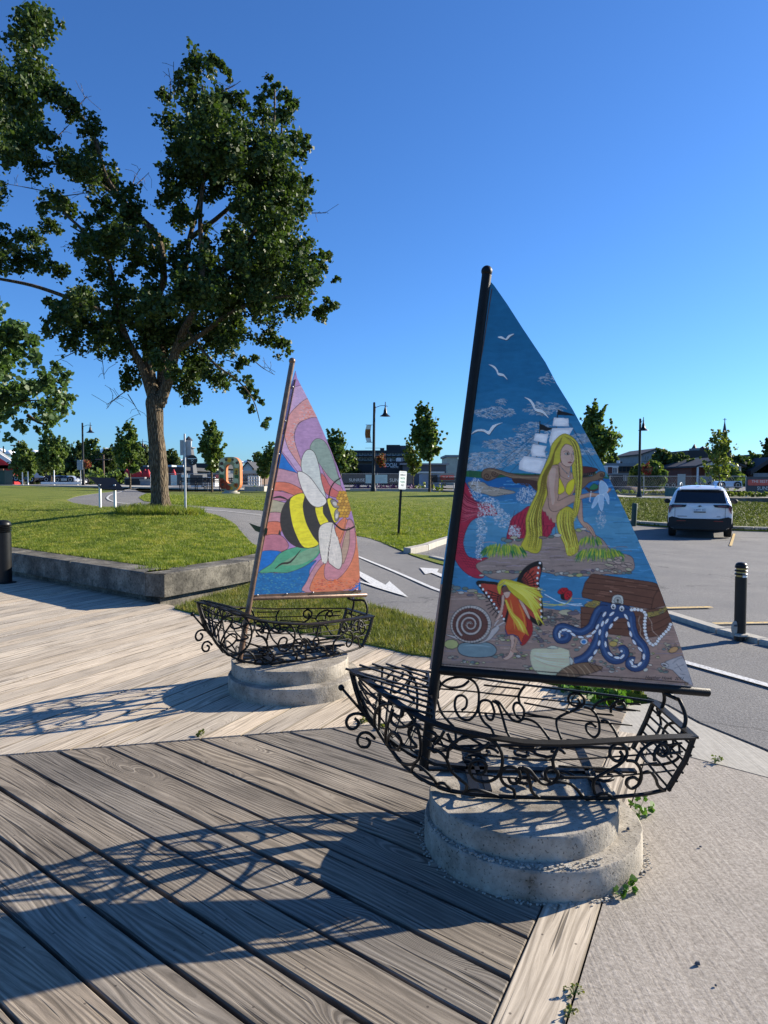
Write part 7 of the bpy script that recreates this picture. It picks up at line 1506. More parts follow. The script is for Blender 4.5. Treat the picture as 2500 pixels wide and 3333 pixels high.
# flower letter
Y = 41.5; cx = X(751, Y); base = at_y(751, 1611, Y); g = base.z; t = thing('letter_sculpture', 'giant letter O painted with sunflowers and butterflies on a small plinth', 'sculpture', (cx, Y, g))
s_ = Y / FPX; zc = (Zp(1543, Y) - g); hw, hh = 36 * s_, 55 * s_
def stadium(hw, hh, r, n=7):
    P = []
    for qx, qz, a0 in ((hw - r, hh - r, 0), (-hw + r, hh - r, 90), (-hw + r, -hh + r, 180), (hw - r, -hh + r, 270)):
        for k in range(n): a = R(a0 + 90 * k / (n - 1)); P.append((qx + r * math.cos(a), qz + r * math.sin(a)))
    return P
A_ = stadium(hw, hh, 26 * s_); B_ = stadium(13 * s_, 31 * s_, 11 * s_); n = len(A_); RZ = Matrix.Rotation(R(-8), 3, 'Z')
def LT(x, y, z): v = RZ @ Vector((x, y, z)); return (v.x, v.y, v.z + zc)
P = [LT(x, -.22, z) for x, z in A_] + [LT(x, -.22, z) for x, z in B_] + [LT(x, .22, z) for x, z in A_] + [LT(x, .22, z) for x, z in B_]; mbf = MB(); mbs = MB()
mbf.add(P, [(n + i, i, (i + 1) % n, n + (i + 1) % n)[::-1] for i in range(n)]); mbf.v = mbf.v[:]; front = mbf.build('front_face', 'flower_olive', t)
mbs.add(P, [(i, (i + 1) % n, 2 * n + (i + 1) % n, 2 * n + i)[::-1] for i in range(n)] + [(n + i, n + (i + 1) % n, 3 * n + (i + 1) % n, 3 * n + i) for i in range(n)] + [(3 * n + i, 2 * n + i, 2 * n + (i + 1) % n, 3 * n + (i + 1) % n) for i in range(n)]); mbs.build('side', 'letter_side', t)
rng = random.Random(3)
def blob(x, z, r, mat, k=8, petals=0, name='flower', off=.0):
    mb = MB(); pts = []
    m = petals * 2 if petals else k
    for i in range(m): a = 2 * math.pi * i / m; q = r * (1 if (not petals or i % 2) else .55); pts.append((x + q * math.cos(a), z + q * math.sin(a)))
    pts = [(px_, pz_) for px_, pz_ in pts if True]; mb.add([LT(px_, -.223 - off, pz_) for px_, pz_ in pts], [list(range(m))]); mb.build(name, mat, front)
for x, z, r, m, p in ((-20, -34, 15, 'flower_red', 0), (-4, -44, 9, 'flower_red', 0), (-26, -20, 9, 'flower_red', 0), (22, -36, 10, 'flower_red', 7), (-25, 20, 9, 'flower_cream', 0), (-22, 42, 10, 'flower_cream', 0), (0, 45, 8, 'flower_yellow', 0), (20, 44, 9, 'flower_cream', 0), (25, 28, 9, 'flower_cream', 0), (-24, 5, 8, 'flower_cream', 0), (-26, -8, 8, 'leaf_green', 0), (24, 12, 9, 'flower_yellow', 9), (23, 3, 8, 'flower_yellow', 9), (22, -22, 9, 'flower_cream', 0), (-20, -38, 10, 'orange_red', 0), (6, -46, 8, 'flower_yellow', 7), (20, -38, 8, 'flower_yellow', 7), (25, -8, 7, 'leaf_green', 0)):
    blob(x * s_, z * s_, r * s_, m, 9, p)
for x, z, r in ((-25, 34, 6), (-30, 18, 5), (-10, 46, 5), (12, 46, 4), (-24, 12, 6), (24, 9, 3.5), (23, 2, 3.5), (-22, -34, 5), (26, 36, 5)): blob(x * s_, z * s_, r * s_, 'flower_brown', 7, 0, 'flower_centre', .003)
mb = MB(); mb.lathe([(.52, -.25), (.52, .16), (.38, .17), (.38, .26), (.20, .27), (.20, .33)], (0, 0, 0), 20); mb.build('plinth', 'pale_concrete', t, smooth=30)
# benches
def bench(label, px, py, Y, w=.9):
    c = at_y(px, py, Y); g = terr(c.x, Y); t = thing('bench', label, 'bench', (c.x, Y, g), 'black park benches')
    for k in range(4): mb = MB(); mb.box(-w, w, -.22 + k * .12, -.13 + k * .12, .43, .46); mb.build('seat_slat', 'black_trim', t)
    for k in range(3): mb = MB(); mb.box(-w, w, .26 + k * .02, .29 + k * .02, .55 + k * .12, .63 + k * .12); mb.build('back_slat', 'black_trim', t)
    for s_ in (-1, 1):
        mb = MB(); mb.tube([(s_ * w * .9, -.22, -.05), (s_ * w * .9, -.22, .62)], .03, 6); mb.tube([(s_ * w * .9, -.24, .62), (s_ * w * .9, .25, .62)], .025, 6); mb.build('arm', 'black_trim', t); mb = MB(); mb.tube([(s_ * w * .9, .24, -.05), (s_ * w * .9, .30, .9)], .03, 6); mb.build('leg', 'black_trim', t)
bench('black bench left of the metal sign post', 628, 1588, 47); bench('black bench just right of the metal sign post', 646, 1588, 46.5); bench('black bench between the young tree and the flower letter', 678, 1588, 47); bench('black bench left against the flower letter', 712, 1587, 47.5); bench('black bench behind the mermaid mast', 1448, 1592, 45)
# construction fence with banners
def fence(label, px0, px1, pyt, pyb, Y, step=2.4, mat='galvanised', mid=True, name='mesh_fence'):
    x0, x1 = X(px0, Y), X(px1, Y); g = terr((x0 + x1) / 2, Y); t = thing(name, label, 'fence', (x0, Y, g), 'construction fences'); n = max(1, round((x1 - x0) / step)); H = Zp(pyt, Y) - g
    for k in range(n + 1): x = (x1 - x0) * k / n; mb = MB(); mb.tube([(x, 0, -.1), (x, 0, H + .03)], .028, 6); mb.build('fence_post', mat, t)
    for z in ([H, .45 * H, .08] if mid else [H, .08]): mb = MB(); mb.tube([(0, 0, z), (x1 - x0, 0, z)], .02, 6); mb.build('rail', mat, t)
    mb = MB(); m = int((x1 - x0) / .16)
    for k in range(m):
        a = (x1 - x0) * k / m; b = min(x1 - x0, a + H * .6); mb.tube([(a, -.01, .08), (b, -.01, .08 + (H - .08) * (b - a) / (H * .6))], .0025, 3, caps=False); b2 = max(0, a - H * .6); mb.tube([(a, .01, .08), (b2, .01, .08 + (H - .08) * (a - b2) / (H * .6))], .0025, 3, caps=False)
    o = mb.build('wire_mesh', mat, t); o['kind'] = 'stuff'; return t, x0, g, H
def fbanner(label, px0, px1, py0, py1, Y, mat, text=None, tpx=None, tpy=None, size=.5, tm='sign_white'):
    x0, x1 = X(px0, Y), X(px1, Y); c = (x0 + x1) / 2; z1, z0 = Zp(py0, Y), Zp(py1, Y); t = thing('fence_banner', label, 'banner', (c, Y, z0), 'banners on the construction fences')
    mb = MB(); mb.box(-(x1 - x0) / 2, (x1 - x0) / 2, 0, .015, 0, z1 - z0); o = mb.build('cloth', mat, t)
    if text:
        tx = text_obj('lettering', text, size, tm, o); tx.location = (X(tpx, Y) - c, -.006, Zp(tpy, Y) - z0); tx.rotation_euler = (math.pi / 2, 0, 0)
    return t
fence('long construction fence behind the benches and the flower letter', 490, 850, 1542, 1586, 52)
fence('construction fence behind the purple flowers', 1110, 1345, 1542, 1588, 50)
for i, (a, b) in enumerate(((500, 556), (576, 590), (619, 660))): fbanner(('grey', 'narrow', 'dull')[i] + ' grey gauze on the construction fence ' + ('left of the pale blue banner', 'between the pale blue banners', 'right of the pale blue banners')[i], a, b, 1546, 1580, 51.9, 'banner_grey')
fbanner('dark grey fence banner with white lettering left of the middle lamp', 1112, 1188, 1544, 1572, 49.9, 'banner_grey', 'SUNRISE', 1136, 1567, .30)
fbanner('pale blue green fence banner behind the middle lamp', 1190, 1261, 1545, 1573, 49.9, 'banner_blue'); fbanner('dark grey fence banner behind the harbour parking sign', 1263, 1344, 1544, 1574, 49.9, 'banner_grey', 'SUNSET', 1268, 1568, .34)
fence('chain link fence in front of the church and the hotel', 1985, 2428, 1550, 1612, 50, 2.7)
t, cx, g = block('planter_wall', 'long low concrete planter wall below the purple flowers', 'wall', 1140, 1408, 1591, 43.8, 1.6, 'pale_concrete', None, zb=terr(0, 43.8) - .1); t2_, c2, g2 = block('planter_wall', 'short low concrete planter wall by the bronze mast', 'wall', 796, 860, 1583, 46, 1.4, 'pale_concrete', None)
block('planter_wall', 'low concrete planter wall right of the white car', 'wall', 2306, 2540, 1621, 38.5, 2.2, 'wall_concrete', None, zb=.1)
# social building, apartments
t, cx, g = block('bar_building', 'black flat bar building with white SOCIAL sign', 'building', 1221, 1312, 1502, 72, 14, 'charcoal_wall', 'charcoal_wall', .2, .05)
tx = text_obj('sign_lettering', 'SOCIAL', 1.02, 'sign_white', t, .03, space=.92); tx.location = (X(1251, 72) - cx, -.04, Zp(1520, 72) - g); tx.rotation_euler = (math.pi / 2, 0, 0); tx.scale = (.52, 1, 1) if False else (.50, .62, 1); tx.scale = (.43, .55, 1)
tx = text_obj('small_lettering', 'HOUSE', .26, 'sign_white', t, .02); tx.location = (X(1271, 72) - cx, -.04, Zp(1523.6, 72) - g); tx.rotation_euler = (math.pi / 2, 0, 0)
pbox(t, cx, g, 1271, 1274, 1492, 1501, 72, 1, 1.1, 'flag', 'white_trim'); pbox(t, cx, g, 1292, 1312, 1488, 1501, 72, 2, 5, 'roof_unit', 'white_trim'); pbox(t, cx, g, 1306, 1312, 1489, 1501, 72, .5, 1.5, 'vent', 'grey_wall')
t, cx, g = block('shop', 'dark grey shop with sloping eaves right of the black bar building', 'building', 1312, 1452, 1508, 70, 12, 'slate_wall', 'grey_wall', .15, .3); 
t, cx, g = block('shop', 'dark shop with grey roof left of the black bar building', 'building', 1140, 1221, 1513, 76, 8, 'slate_wall', 'dark_roof', .8, .5, windows=[(1145, 1216, 1530, 1550, 6, 1)])
t, cx, g = block('kiosk', 'pale blue grey kiosk with dark window behind the planter grasses', 'kiosk', 1373, 1440, 1535, 55, 4, 'pale_blue_wall', 'white_trim', .12, .15, windows=[(1396, 1424, 1545, 1571, 2, 1, dict(fx=.9, fz=.9, frame='charcoal_wall'))])
t, cx, g = block('apartment_block', 'long dark apartment block with balconies and rooftop hut', 'building', 1140, 1342, 1466, 130, 14, 'slate_wall', 'charcoal_wall', .5, .3, windows=[(1152, 1335, 1470, 1484, 12, 1, dict(fx=.7, fz=.8)), (1152, 1335, 1487, 1500, 12, 1, dict(fx=.7, fz=.8))])
for py in (1485, 1501): mb = MB(); mb.box(X(1144, 130) - cx, X(1338, 130) - cx, -1.3, -.02, Zp(py + 1.5, 130) - g, Zp(py, 130) - g); mb.build('balcony', 'charcoal_wall', t)
pbox(t, cx, g, 1258, 1303, 1446, 1466, 130, 2, 9, 'rooftop_hut', 'charcoal_wall'); pbox(t, cx, g, 1303, 1333, 1448, 1466, 130, 2.5, 9, 'rooftop_hut', 'slate_wall'); pbox(t, cx, g, 1237, 1251, 1457, 1466, 130, 2, 5, 'rooftop_hut', 'charcoal_wall'); pbox(t, cx, g, 1188, 1252, 1457, 1458, 130, 1, 1.2, 'roof_rail', 'grey_wall')
block('tower_building', 'tall pale cream building just left of the mermaid mast', 'building', 1454, 1490, 1481, 95, 8, 'cream_wall', 'grey_wall', .3, .2)
def coral_board(label, px0, px1, py0, py1, Y, cp, txt, tp, sub=None, subp=None):
    x0, x1 = X(px0, Y), X(px1, Y); c = (x0 + x1) / 2; z1, z0 = Zp(py0, Y), Zp(py1, Y); t = thing('billboard', label, 'billboard', (c, Y, z0), 'coral billboards'); mb = MB(); mb.box(-(x1 - x0) / 2, (x1 - x0) / 2, 0, .05, 0, z1 - z0); mb.build('board', 'slate_wall' if sub else 'grey_wall', t)
    a0, a1, b0, b1 = cp; pts = stadium((X(a1, Y) - X(a0, Y)) / 2, (Zp(b0, Y) - Zp(b1, Y)) / 2, (Zp(b0, Y) - Zp(b1, Y)) * .28, 4); xc, zc_ = (X(a0, Y) + X(a1, Y)) / 2 - c, (Zp(b0, Y) + Zp(b1, Y)) / 2 - z0
    mb = MB(); m = len(pts); mb.add([(xc + x, -.02, zc_ + z_) for x, z_ in pts] + [(xc + x, -.001, zc_ + z_) for x, z_ in pts], [list(range(m)), list(range(m, 2 * m))[::-1]] + [[(i + 1) % m, i, m + i, m + (i + 1) % m] for i in range(m)]); o = mb.build('panel', 'coral_panel', t)
    tx = text_obj('lettering', txt, tp[2], 'sign_white', o); tx.location = (X(tp[0], Y) - c, -.024, Zp(tp[1], Y) - z0); tx.rotation_euler = (math.pi / 2, 0, 0)
    if sub: tx = text_obj('lettering', sub, subp[2], 'sign_white', t); tx.location = (X(subp[0], Y) - c, -.01, Zp(subp[1], Y) - z0); tx.rotation_euler = (math.pi / 2, 0, 0)
    for px in (px0 + 2, min(px1 - 2, px0 + 80)): mb = MB(); mb.tube([(X(px, Y) - c, .06, -(z0 - terr(c, Y)) - .1), (X(px, Y) - c, .06, z1 - z0)], .04, 6); mb.build('post', 'galvanised', t)
coral_board('coral billboard behind the mermaid mast', 1430, 1480, 1540, 1572, 49, (1433, 1478, 1547, 1563), 'THE BEST', (1440, 1558, .22))
coral_board('big coral and grey billboard at the right edge', 2430, 2560, 1552, 1606, 48, (2434, 2560, 1561, 1580), 'THE BEST of TOWN', (2446, 1571, .26), 'SUNSET', (2464, 1595, .36))
# right side
t, cx, g = block('flat_building', 'long low brown building with dark flat roof left of the right street lamp', 'building', 1960, 2092, 1508, 92, 10, 'brown_wall', 'grey_wall', .4, .4, windows=[(2000, 2088, 1518, 1536, 7, 1, dict(fx=.75, fz=.85, frame='charcoal_wall'))]); pbox(t, cx, g, 1995, 2050, 1500, 1508, 92, 3, 8, 'rooftop_hut', 'charcoal_wall'); pbox(t, cx, g, 2022, 2026, 1498, 1508, 92, 1, 2, 'chimney', 'white_trim')
t, cx, g = block('trailer', 'white and red trailer just right of the mermaid sail', 'trailer', 1955, 2011, 1516, 66, 3, 'white_trim', 'white_trim', .15, .05, windows=[(1994, 2009, 1522, 1540, 3, 1, dict(fx=.8, fz=.9))]); pbox(t, cx, g, 1978, 1992, 1520, 1545, 66, -.05, -.01, 'red_stripe', 'brick_wall')
t, cx, g = block('kiosk', 'dark kiosk with white notices left of the right street lamp', 'kiosk', 1996, 2042, 1541, 60, 3, 'charcoal_wall', 'grey_wall', .1, .1, windows=[(2028, 2041, 1546, 1566, 2, 1, dict(fx=.8, fz=.9))])
t, cx, g = block('hotel', 'grey gabled hotel above the trees right of the lamp', 'building', 2090, 2190, 1478, 125, 14, 'grey_wall', windows=[(2094, 2112, 1482, 1500, 2, 1, dict(fx=.6, fz=.8)), (2092, 2130, 1505, 1530, 3, 2)]); gable(t, X(2088, 125) - cx, X(2192, 125) - cx, Zp(1479, 125) - g, Zp(1461, 125) - g, 0, 14)
mb = MB(); mb.add([(X(2090, 125) - cx, -.01, Zp(1478, 125) - g), (X(2190, 125) - cx, -.01, Zp(1478, 125) - g), (0, -.01, Zp(1461, 125) - g)], [(0, 1, 2)]); mb.build('gable_wall', 'grey_wall', t)
Y = 96; t, cx, g = block('town_hall', 'dark tall roofed building with two small turrets and a white sign', 'building', 2240, 2372, 1466, Y, 12, 'charcoal_wall', 'dark_roof', 1.0, .2); pbox(t, cx, g, 2257, 2280, 1479, 1493, Y, -.1, -.01, 'white_sign', 'sign_white')
for px, pt, w in ((2279, 1443, 10), (2307, 1450, 13)):
    mb = MB(); mb.box(X(px - w * .7, Y) - cx, X(px + w * .7, Y) - cx, 1, 3, Zp(1466, Y) - g, Zp(1457, Y) - g); tw = mb.build('turret', 'grey_wall' if w < 12 else 'dark_roof', t); mb = MB(); mb.lathe([(w * Y / FPX, Zp(1458, Y) - g), (.05, Zp(pt, Y) - g)], (X(px, Y) - cx, 2, 0), 4, None); mb.build('turret_roof', 'dark_roof', tw)
mb = MB(); mb.box(X(2324, Y) - cx, X(2328, Y) - cx, 2, 2.6, Zp(1466, Y) - g, Zp(1452, Y) - g); mb.build('chimney', 'brick_wall', t)
Y = 78; t, cx, g = block('pediment_house', 'brick house with a white pediment and columns behind the honey locust', 'house', 2250, 2388, 1521, Y, 9, 'brick_wall', windows=[(2290, 2380, 1534, 1552, 4, 1)])
x0, x1, ze, zr = X(2248, Y) - cx, X(2392, Y) - cx, Zp(1521, Y) - g, Zp(1496, Y) - g
mb = MB(); mb.add([(x0, -1.6, ze), (x1, -1.6, ze), ((x0 + x1) / 2, -1.6, zr), (x0, -.02, ze), (x1, -.02, ze), ((x0 + x1) / 2, -.02, zr)], [(0, 1, 2), (5, 4, 3), (1, 4, 5, 2), (2, 5, 3, 0), (0, 3, 4, 1)]); mb.build('pediment', 'white_trim', t); gable(t, x0, x1, ze + .05, zr + .05, -1.6, 9, th=.2)
for px in (2251, 2298, 2342, 2385): mb = MB(); mb.tube([(X(px, Y) - cx, -1.5, 0), (X(px, Y) - cx, -1.5, ze)], .11, 10); mb.build('column', 'white_trim', t, smooth=40)
mb = MB(); mb.box(x0 + .3, x1 - .3, -1.55, -1.45, .6, 1.4); mb.build('porch_rail', 'grey_wall', t)
Y = 150; cx = X(2355, Y); g = .8; s_ = Y / FPX; t = thing('church', 'church with a tall thin dark spire above the honey locust', 'church', (cx, Y, g)); z = lambda p: Zp(p, Y) - g
mb = MB(); mb.box(-11 * s_, 11 * s_, -11 * s_, 11 * s_, 0, z(1440)); mb.build('tower', 'brown_wall', t); mb = MB(); mb.lathe([(11 * s_, z(1440)), (6.5 * s_, z(1405)), (.05, z(1370))], (0, 0, 0), 8); mb.build('spire', 'spire_slate', t)
mb = MB(); mb.box(-.09, .09, -.05, .05, z(1372), z(1361)); mb.box(-.4, .4, -.04, .04, z(1366), z(1364.6)); mb.build('cross', 'galvanised', t)
for s2 in (-1, 1): mb = MB(); mb.lathe([(2 * s_, z(1442)), (.05, z(1424))], (s2 * 9 * s_, -9 * s_, 0), 6); mb.build('pinnacle', 'spire_slate', t)
mb = MB(); mb.box(-25 * s_, 30 * s_, 8 * s_, 40 * s_, 0, z(1490)); mb.build('nave', 'brick_wall', t); gable(t, -25 * s_, 30 * s_, z(1490), z(1465), 8 * s_, 40 * s_)
Y = 80; t, cx, g = block('house', 'pale grey house with big dark roof at the right edge', 'house', 2452, 2560, 1540, Y, 9, 'grey_wall', windows=[(2494, 2520, 1538, 1552, 1, 1)]); gable(t, X(2448, Y) - cx, X(2562, Y) - cx, Zp(1540, Y) - g, Zp(1502, Y) - g, 0, 9, th=.5)
block('house', 'brown roofed building behind the dark roofed house at the right edge', 'building', 2468, 2560, 1478, 110, 9, 'brown_wall', 'dark_roof', 1.2, .4)
car('delivery_van', 'white delivery van behind the chain link fence', 2316, 2399, 1566, 1591, 57, 'car_white', 'van', -1, 'vehicles behind the chain link fence'); car('parked_car', 'pale car behind the fence right of the red basket', 2152, 2186, 1573, 1590, 68, 'car_grey', 'suv', 1, 'vehicles behind the chain link fence')
t = thing('notice_board', 'blank white panel hung on the chain link fence above the white car', 'sign', (X(2218, 49.9), 49.9, Zp(1580, 49.9))); w = (X(2230, 49.9) - X(2205, 49.9)) / 2; mb = MB(); mb.box(-w, w, -.03, 0, 0, Zp(1543, 49.9) - Zp(1580, 49.9), .006); mb.build('panel', 'steel_sign_back', t)
t, cx, g = block('container', 'long teal container behind the white car roof', 'container', 2192, 2262, 1588, 47.5, 1.4, 'teal_paint', 'teal_paint', .08, .03)
mb = MB(); t = thing('dirt_mound', 'dark earth mound behind the fence by the right street lamp', 'dirt mound', (X(2050, 54), 54, terr(X(2050, 54), 54) - .1)); P = []; F = []; n = 20
for j in range(5):
    for i in range(n): a = 2 * math.pi * i / n; q = 1 - j / 4.2; P.append((1.6 * q * math.cos(a) * (1 + .15 * mnoise.noise(Vector((a, j, 0)))), .9 * q * math.sin(a), .62 * math.sin(j / 4 * math.pi / 2) * (1 + .2 * mnoise.noise(Vector((a * 2, j, 3))))))
for j in range(4):
    for i in range(n): F.append((j * n + i, j * n + (i + 1) % n, (j + 1) * n + (i + 1) % n, (j + 1) * n + i))
F.append([4 * n + i for i in range(n)]); mb.add(P, F); mb.build('earth', 'brown_wall', t, smooth=True)
# clouds near the horizon on the left
t = NT('cloud_white'); t.set(col=(.92, .92, .95), rough=1.0, spec=0.0)
rng = random.Random(12)
for k, (px, py, w, h) in enumerate(((10, 1462, 60, 26), (110, 1470, 60, 30), (250, 1478, 40, 16), (360, 1468, 50, 34), (560, 1486, 50, 14), (800, 1492, 60, 14))):
    mb = MB(); Yc = 3200; s_ = Yc / FPX
    for _ in range(16):
        u = rng.uniform(-1, 1); r = h * rng.uniform(.3, .6) * (1 - .5 * abs(u)); c = at_y(px + u * w, py + 14 - (1 - abs(u)) * h * .45 * rng.random() , Yc); mb.ball((c.x, Yc + rng.uniform(-20, 20), c.z), r * s_, 10, 1.3, 1, .8)
    o = mb.build('cloud', 'cloud_white', smooth=True); o['kind'] = 'structure'
# ================================================================== NEARER THINGS
# harbour sign
gp_ = on_ground(1297, 1742); t = thing('parking_sign', 'white and green harbour parking sign on a black post in the lawn', 'parking sign', tuple(gp_)); Ys = gp_.y
H = Zp(1533, Ys) - gp_.z; zb_ = Zp(1592, Ys) - gp_.z; w = .165
mb = MB(); mb.box(-.035, .035, -.02, .02, -.2, H - .05, .004); mb.build('post', 'black_paint', t); t.rotation_euler = (0, .055, 0); pz = Zp(1592, Ys) - gp_.z
mb = MB(); P = stadium(w, (H - zb_) / 2, .03, 4); m = len(P); zc2 = (H + zb_) / 2; mb.add([(x, -.045, zc2 + z_) for x, z_ in P] + [(x, -.03, zc2 + z_) for x, z_ in P], [list(range(m)), list(range(m, 2 * m))[::-1]] + [[(i + 1) % m, i, m + i, m + (i + 1) % m] for i in range(m)]); pn = mb.build('panel', 'sign_white', t)
for k, (tx_, col, sz) in enumerate((('HARBOUR', 'sign_black', .058), ('MASTER', 'sign_green', .066), ('PARKING', 'sign_green', .060), ('ONLY', 'sign_black', .062))):
    o = text_obj('lettering', tx_, sz * 1.12, col, pn, align='CENTER'); o.location = (0, -.047, zc2 + (H - zb_) * (.26 - .19 * k) - .01); o.rotation_euler = (math.pi / 2, 0, 0); o.scale = (.78, 1.15, 1)
pn.rotation_euler = (0, 0, R(48))
for z_ in ((H - zb_) / 2 - .035, -(H - zb_) / 2 + .035): mb = MB(); mb.box(-w * .8, w * .8, -.0465, -.0455, zc2 + z_ - .003, zc2 + z_ + .003); mb.build('border_line', 'sign_black', pn)
# bollards
def bollard(label, p, H, r, bands, mat='black_paint'):
    t = thing('bollard', label, 'bollard', tuple(p)); mb = MB(); hb = H * .80; mb.lathe([(r * 1.0, -.05), (r, 0), (r, hb)], (0, 0, 0), 28); mb.build('post', mat, t, smooth=40)
    mb = MB(); mb.lathe([(r * 1.5, -.005), (r * 1.5, .012), (r * 1.02, .02)], (0, 0, 0), 28); mb.build('base_plate', 'pale_concrete' if bands else 'black_paint', t, smooth=30)
    n = 3 if bands else 4; st = (H - hb - r * .75) / n
    for k in range(n):
        z0 = hb + k * st; mb = MB(); mb.lathe([(r * .86, z0), (r * .86, z0 + st * .55)], (0, 0, 0), 28); mb.build('neck', 'reflective_yellow' if bands else 'black_trim', t, smooth=True)
        mb = MB(); mb.lathe([(r * .86, z0 + st * .5), (r * 1.09, z0 + st * .55), (r * 1.12, z0 + st * .78), (r * 1.0, z0 + st), (r * .86, z0 + st)], (0, 0, 0), 28); mb.build('ring', mat, t, smooth=40)
    z0 = hb + n * st; mb = MB(); mb.lathe([(r * 1.02, z0), (r * 1.02, z0 + r * .15), (r * .9, z0 + r * .45), (r * .6, z0 + r * .68), (.001, z0 + r * .76)], (0, 0, 0), 28); mb.build('cap', mat, t, smooth=True); return t
plain('reflective_yellow', (.55, .38, .12), .4)
pR = on_z(2408, 2066, .05); tb = bollard('black bollard with two yellow bands standing on the low kerb at the right', pR, .735, .055, True)
mb = MB(); mb.lathe([(.0558, .585), (.0562, .586), (.0562, .625), (.0558, .626)], (0, 0, 0), 28); o = mb.build('white_sticker', 'sign_white', tb)
me = o.data; bm = bmesh.new(); bm.from_mesh(me); bmesh.ops.delete(bm, geom=[f for f in bm.faces if f.calc_center_median().x < -.01 or f.calc_center_median().y > .02], context='FACES'); bm.to_mesh(me); bm.free()
pL = on_z(14, 1897, 0.0); tl = bollard('black louvred bollard in front of the retaining wall at the left edge', pL, .99, .115, False)
# pale stone leaning on the right bollard
ps = on_z(2384, 2064, .05); t = thing('stone', 'pale egg shaped tag leaning at the foot of the right bollard', 'stone', (ps.x, ps.y - .05, ps.z)); mb = MB(); mb.ball((0, 0, .072), .05, 16, .8, .3, 1.5); mb.build('body', 'pale_concrete', t, smooth=True); mb = MB(); mb.ball((.0, -.016, .10), .02, 10, 1, .3, .5); mb.build('dark_mark', 'slate_wall', t, smooth=True)
# dark leaning post by the kerb behind the mermaid sail
pk = on_ground(2062, 1712); t = thing('bollard', 'dark leaning post at the kerb left of the white car', 'bollard', tuple(pk)); t.rotation_euler = (0, .05, 0); mb = MB(); mb.lathe([(.10, -.1), (.10, .82), (.085, .86), (.001, .87)], (0, 0, 0), 18); mb.build('post', 'green_box', t, smooth=40)
# small litter and stones on the walk
rng = random.Random(8)
for k, (px, py, s_, lab) in enumerate(((2272, 3138, .012, 'dark chip with white edge on the sidewalk at lower right'), (2098, 2840, .010, 'dark twig scrap beside the front pedestal'), (2045, 2700, .012, 'grey pebble on the ledge of the front pedestal'), (2280, 2757, .007, 'tiny brown scrap on the sidewalk'), (2330, 3208, .006, 'tiny dark scrap near the lower right corner'))):
    p = on_z(px, py, .125 if k == 2 else 0); t = MB()
    P = [Vector((rng.uniform(.6, 1.1) * s_ * math.cos(a_ * 1.047), rng.uniform(.5, .8) * s_ * math.sin(a_ * 1.047), 0)) for a_ in range(6)]
    t.add([tuple(q) for q in P] + [tuple(q * .6 + Vector((0, 0, s_ * .8))) for q in P], [(0, 1, 2, 3, 4, 5)[::-1], (6, 7, 8, 9, 10, 11)] + [(i, (i + 1) % 6, 6 + (i + 1) % 6, 6 + i) for i in range(6)]); o = t.build('pebble', 'slate_wall'); o.location = p; tag(o, lab, 'pebble')
# gravel in the pedestal joint
mb = MB(); rng = random.Random(14); o_ = PED_N[0]
for _ in range(420):
    a = rng.uniform(0, 6.283); r = .470 + abs(rng.gauss(0, .018)); x, y = o_[0] + r * math.cos(a), o_[1] + r * math.sin(a); s_ = rng.uniform(.0015, .0045); mb.obox((x, y, s_ * .6 + .001), (s_, s_ * .4, 0), (-s_ * .3, s_ * .8, 0), (0, 0, s_ * .7))
for _ in range(380):
    a = rng.uniform(2.2, 5.2); r = rng.uniform(.415, .458); x, y = PED_N[0][0] + r * math.cos(a), PED_N[0][1] + r * math.sin(a)
    if (x - PED_N[1][0]) ** 2 + (y - PED_N[1][1]) ** 2 < .42 ** 2: continue
    s_ = rng.uniform(.0015, .006); mb.obox((x, y, .1215 + s_ * .5), (s_, s_ * .4, 0), (-s_ * .3, s_ * .8, 0), (0, 0, s_ * .7))
o = mb.build('gravel', 'pale_concrete'); tag(o, 'crumbled concrete grit round the front pedestal and on its ledge', 'gravel', kind='stuff')
# ---------------------------------------------------------------- the white car seen from behind
pw0, pw1 = on_ground(2186, 1748), on_ground(2366, 1756); ctr = (pw0 + pw1) / 2; axd = Vector((pw1.x - pw0.x, pw1.y - pw0.y, 0)); ang = math.atan2(axd.y, axd.x)
ang = R(-24.5); cw = on_ground(2276, 1752); t = thing('parked_car', 'white crossover car parked nose in at the kerb, seen from behind', 'car', (cw.x, cw.y, terr(cw.x, cw.y) + .01)); t.rotation_euler = (0, 0, ang)
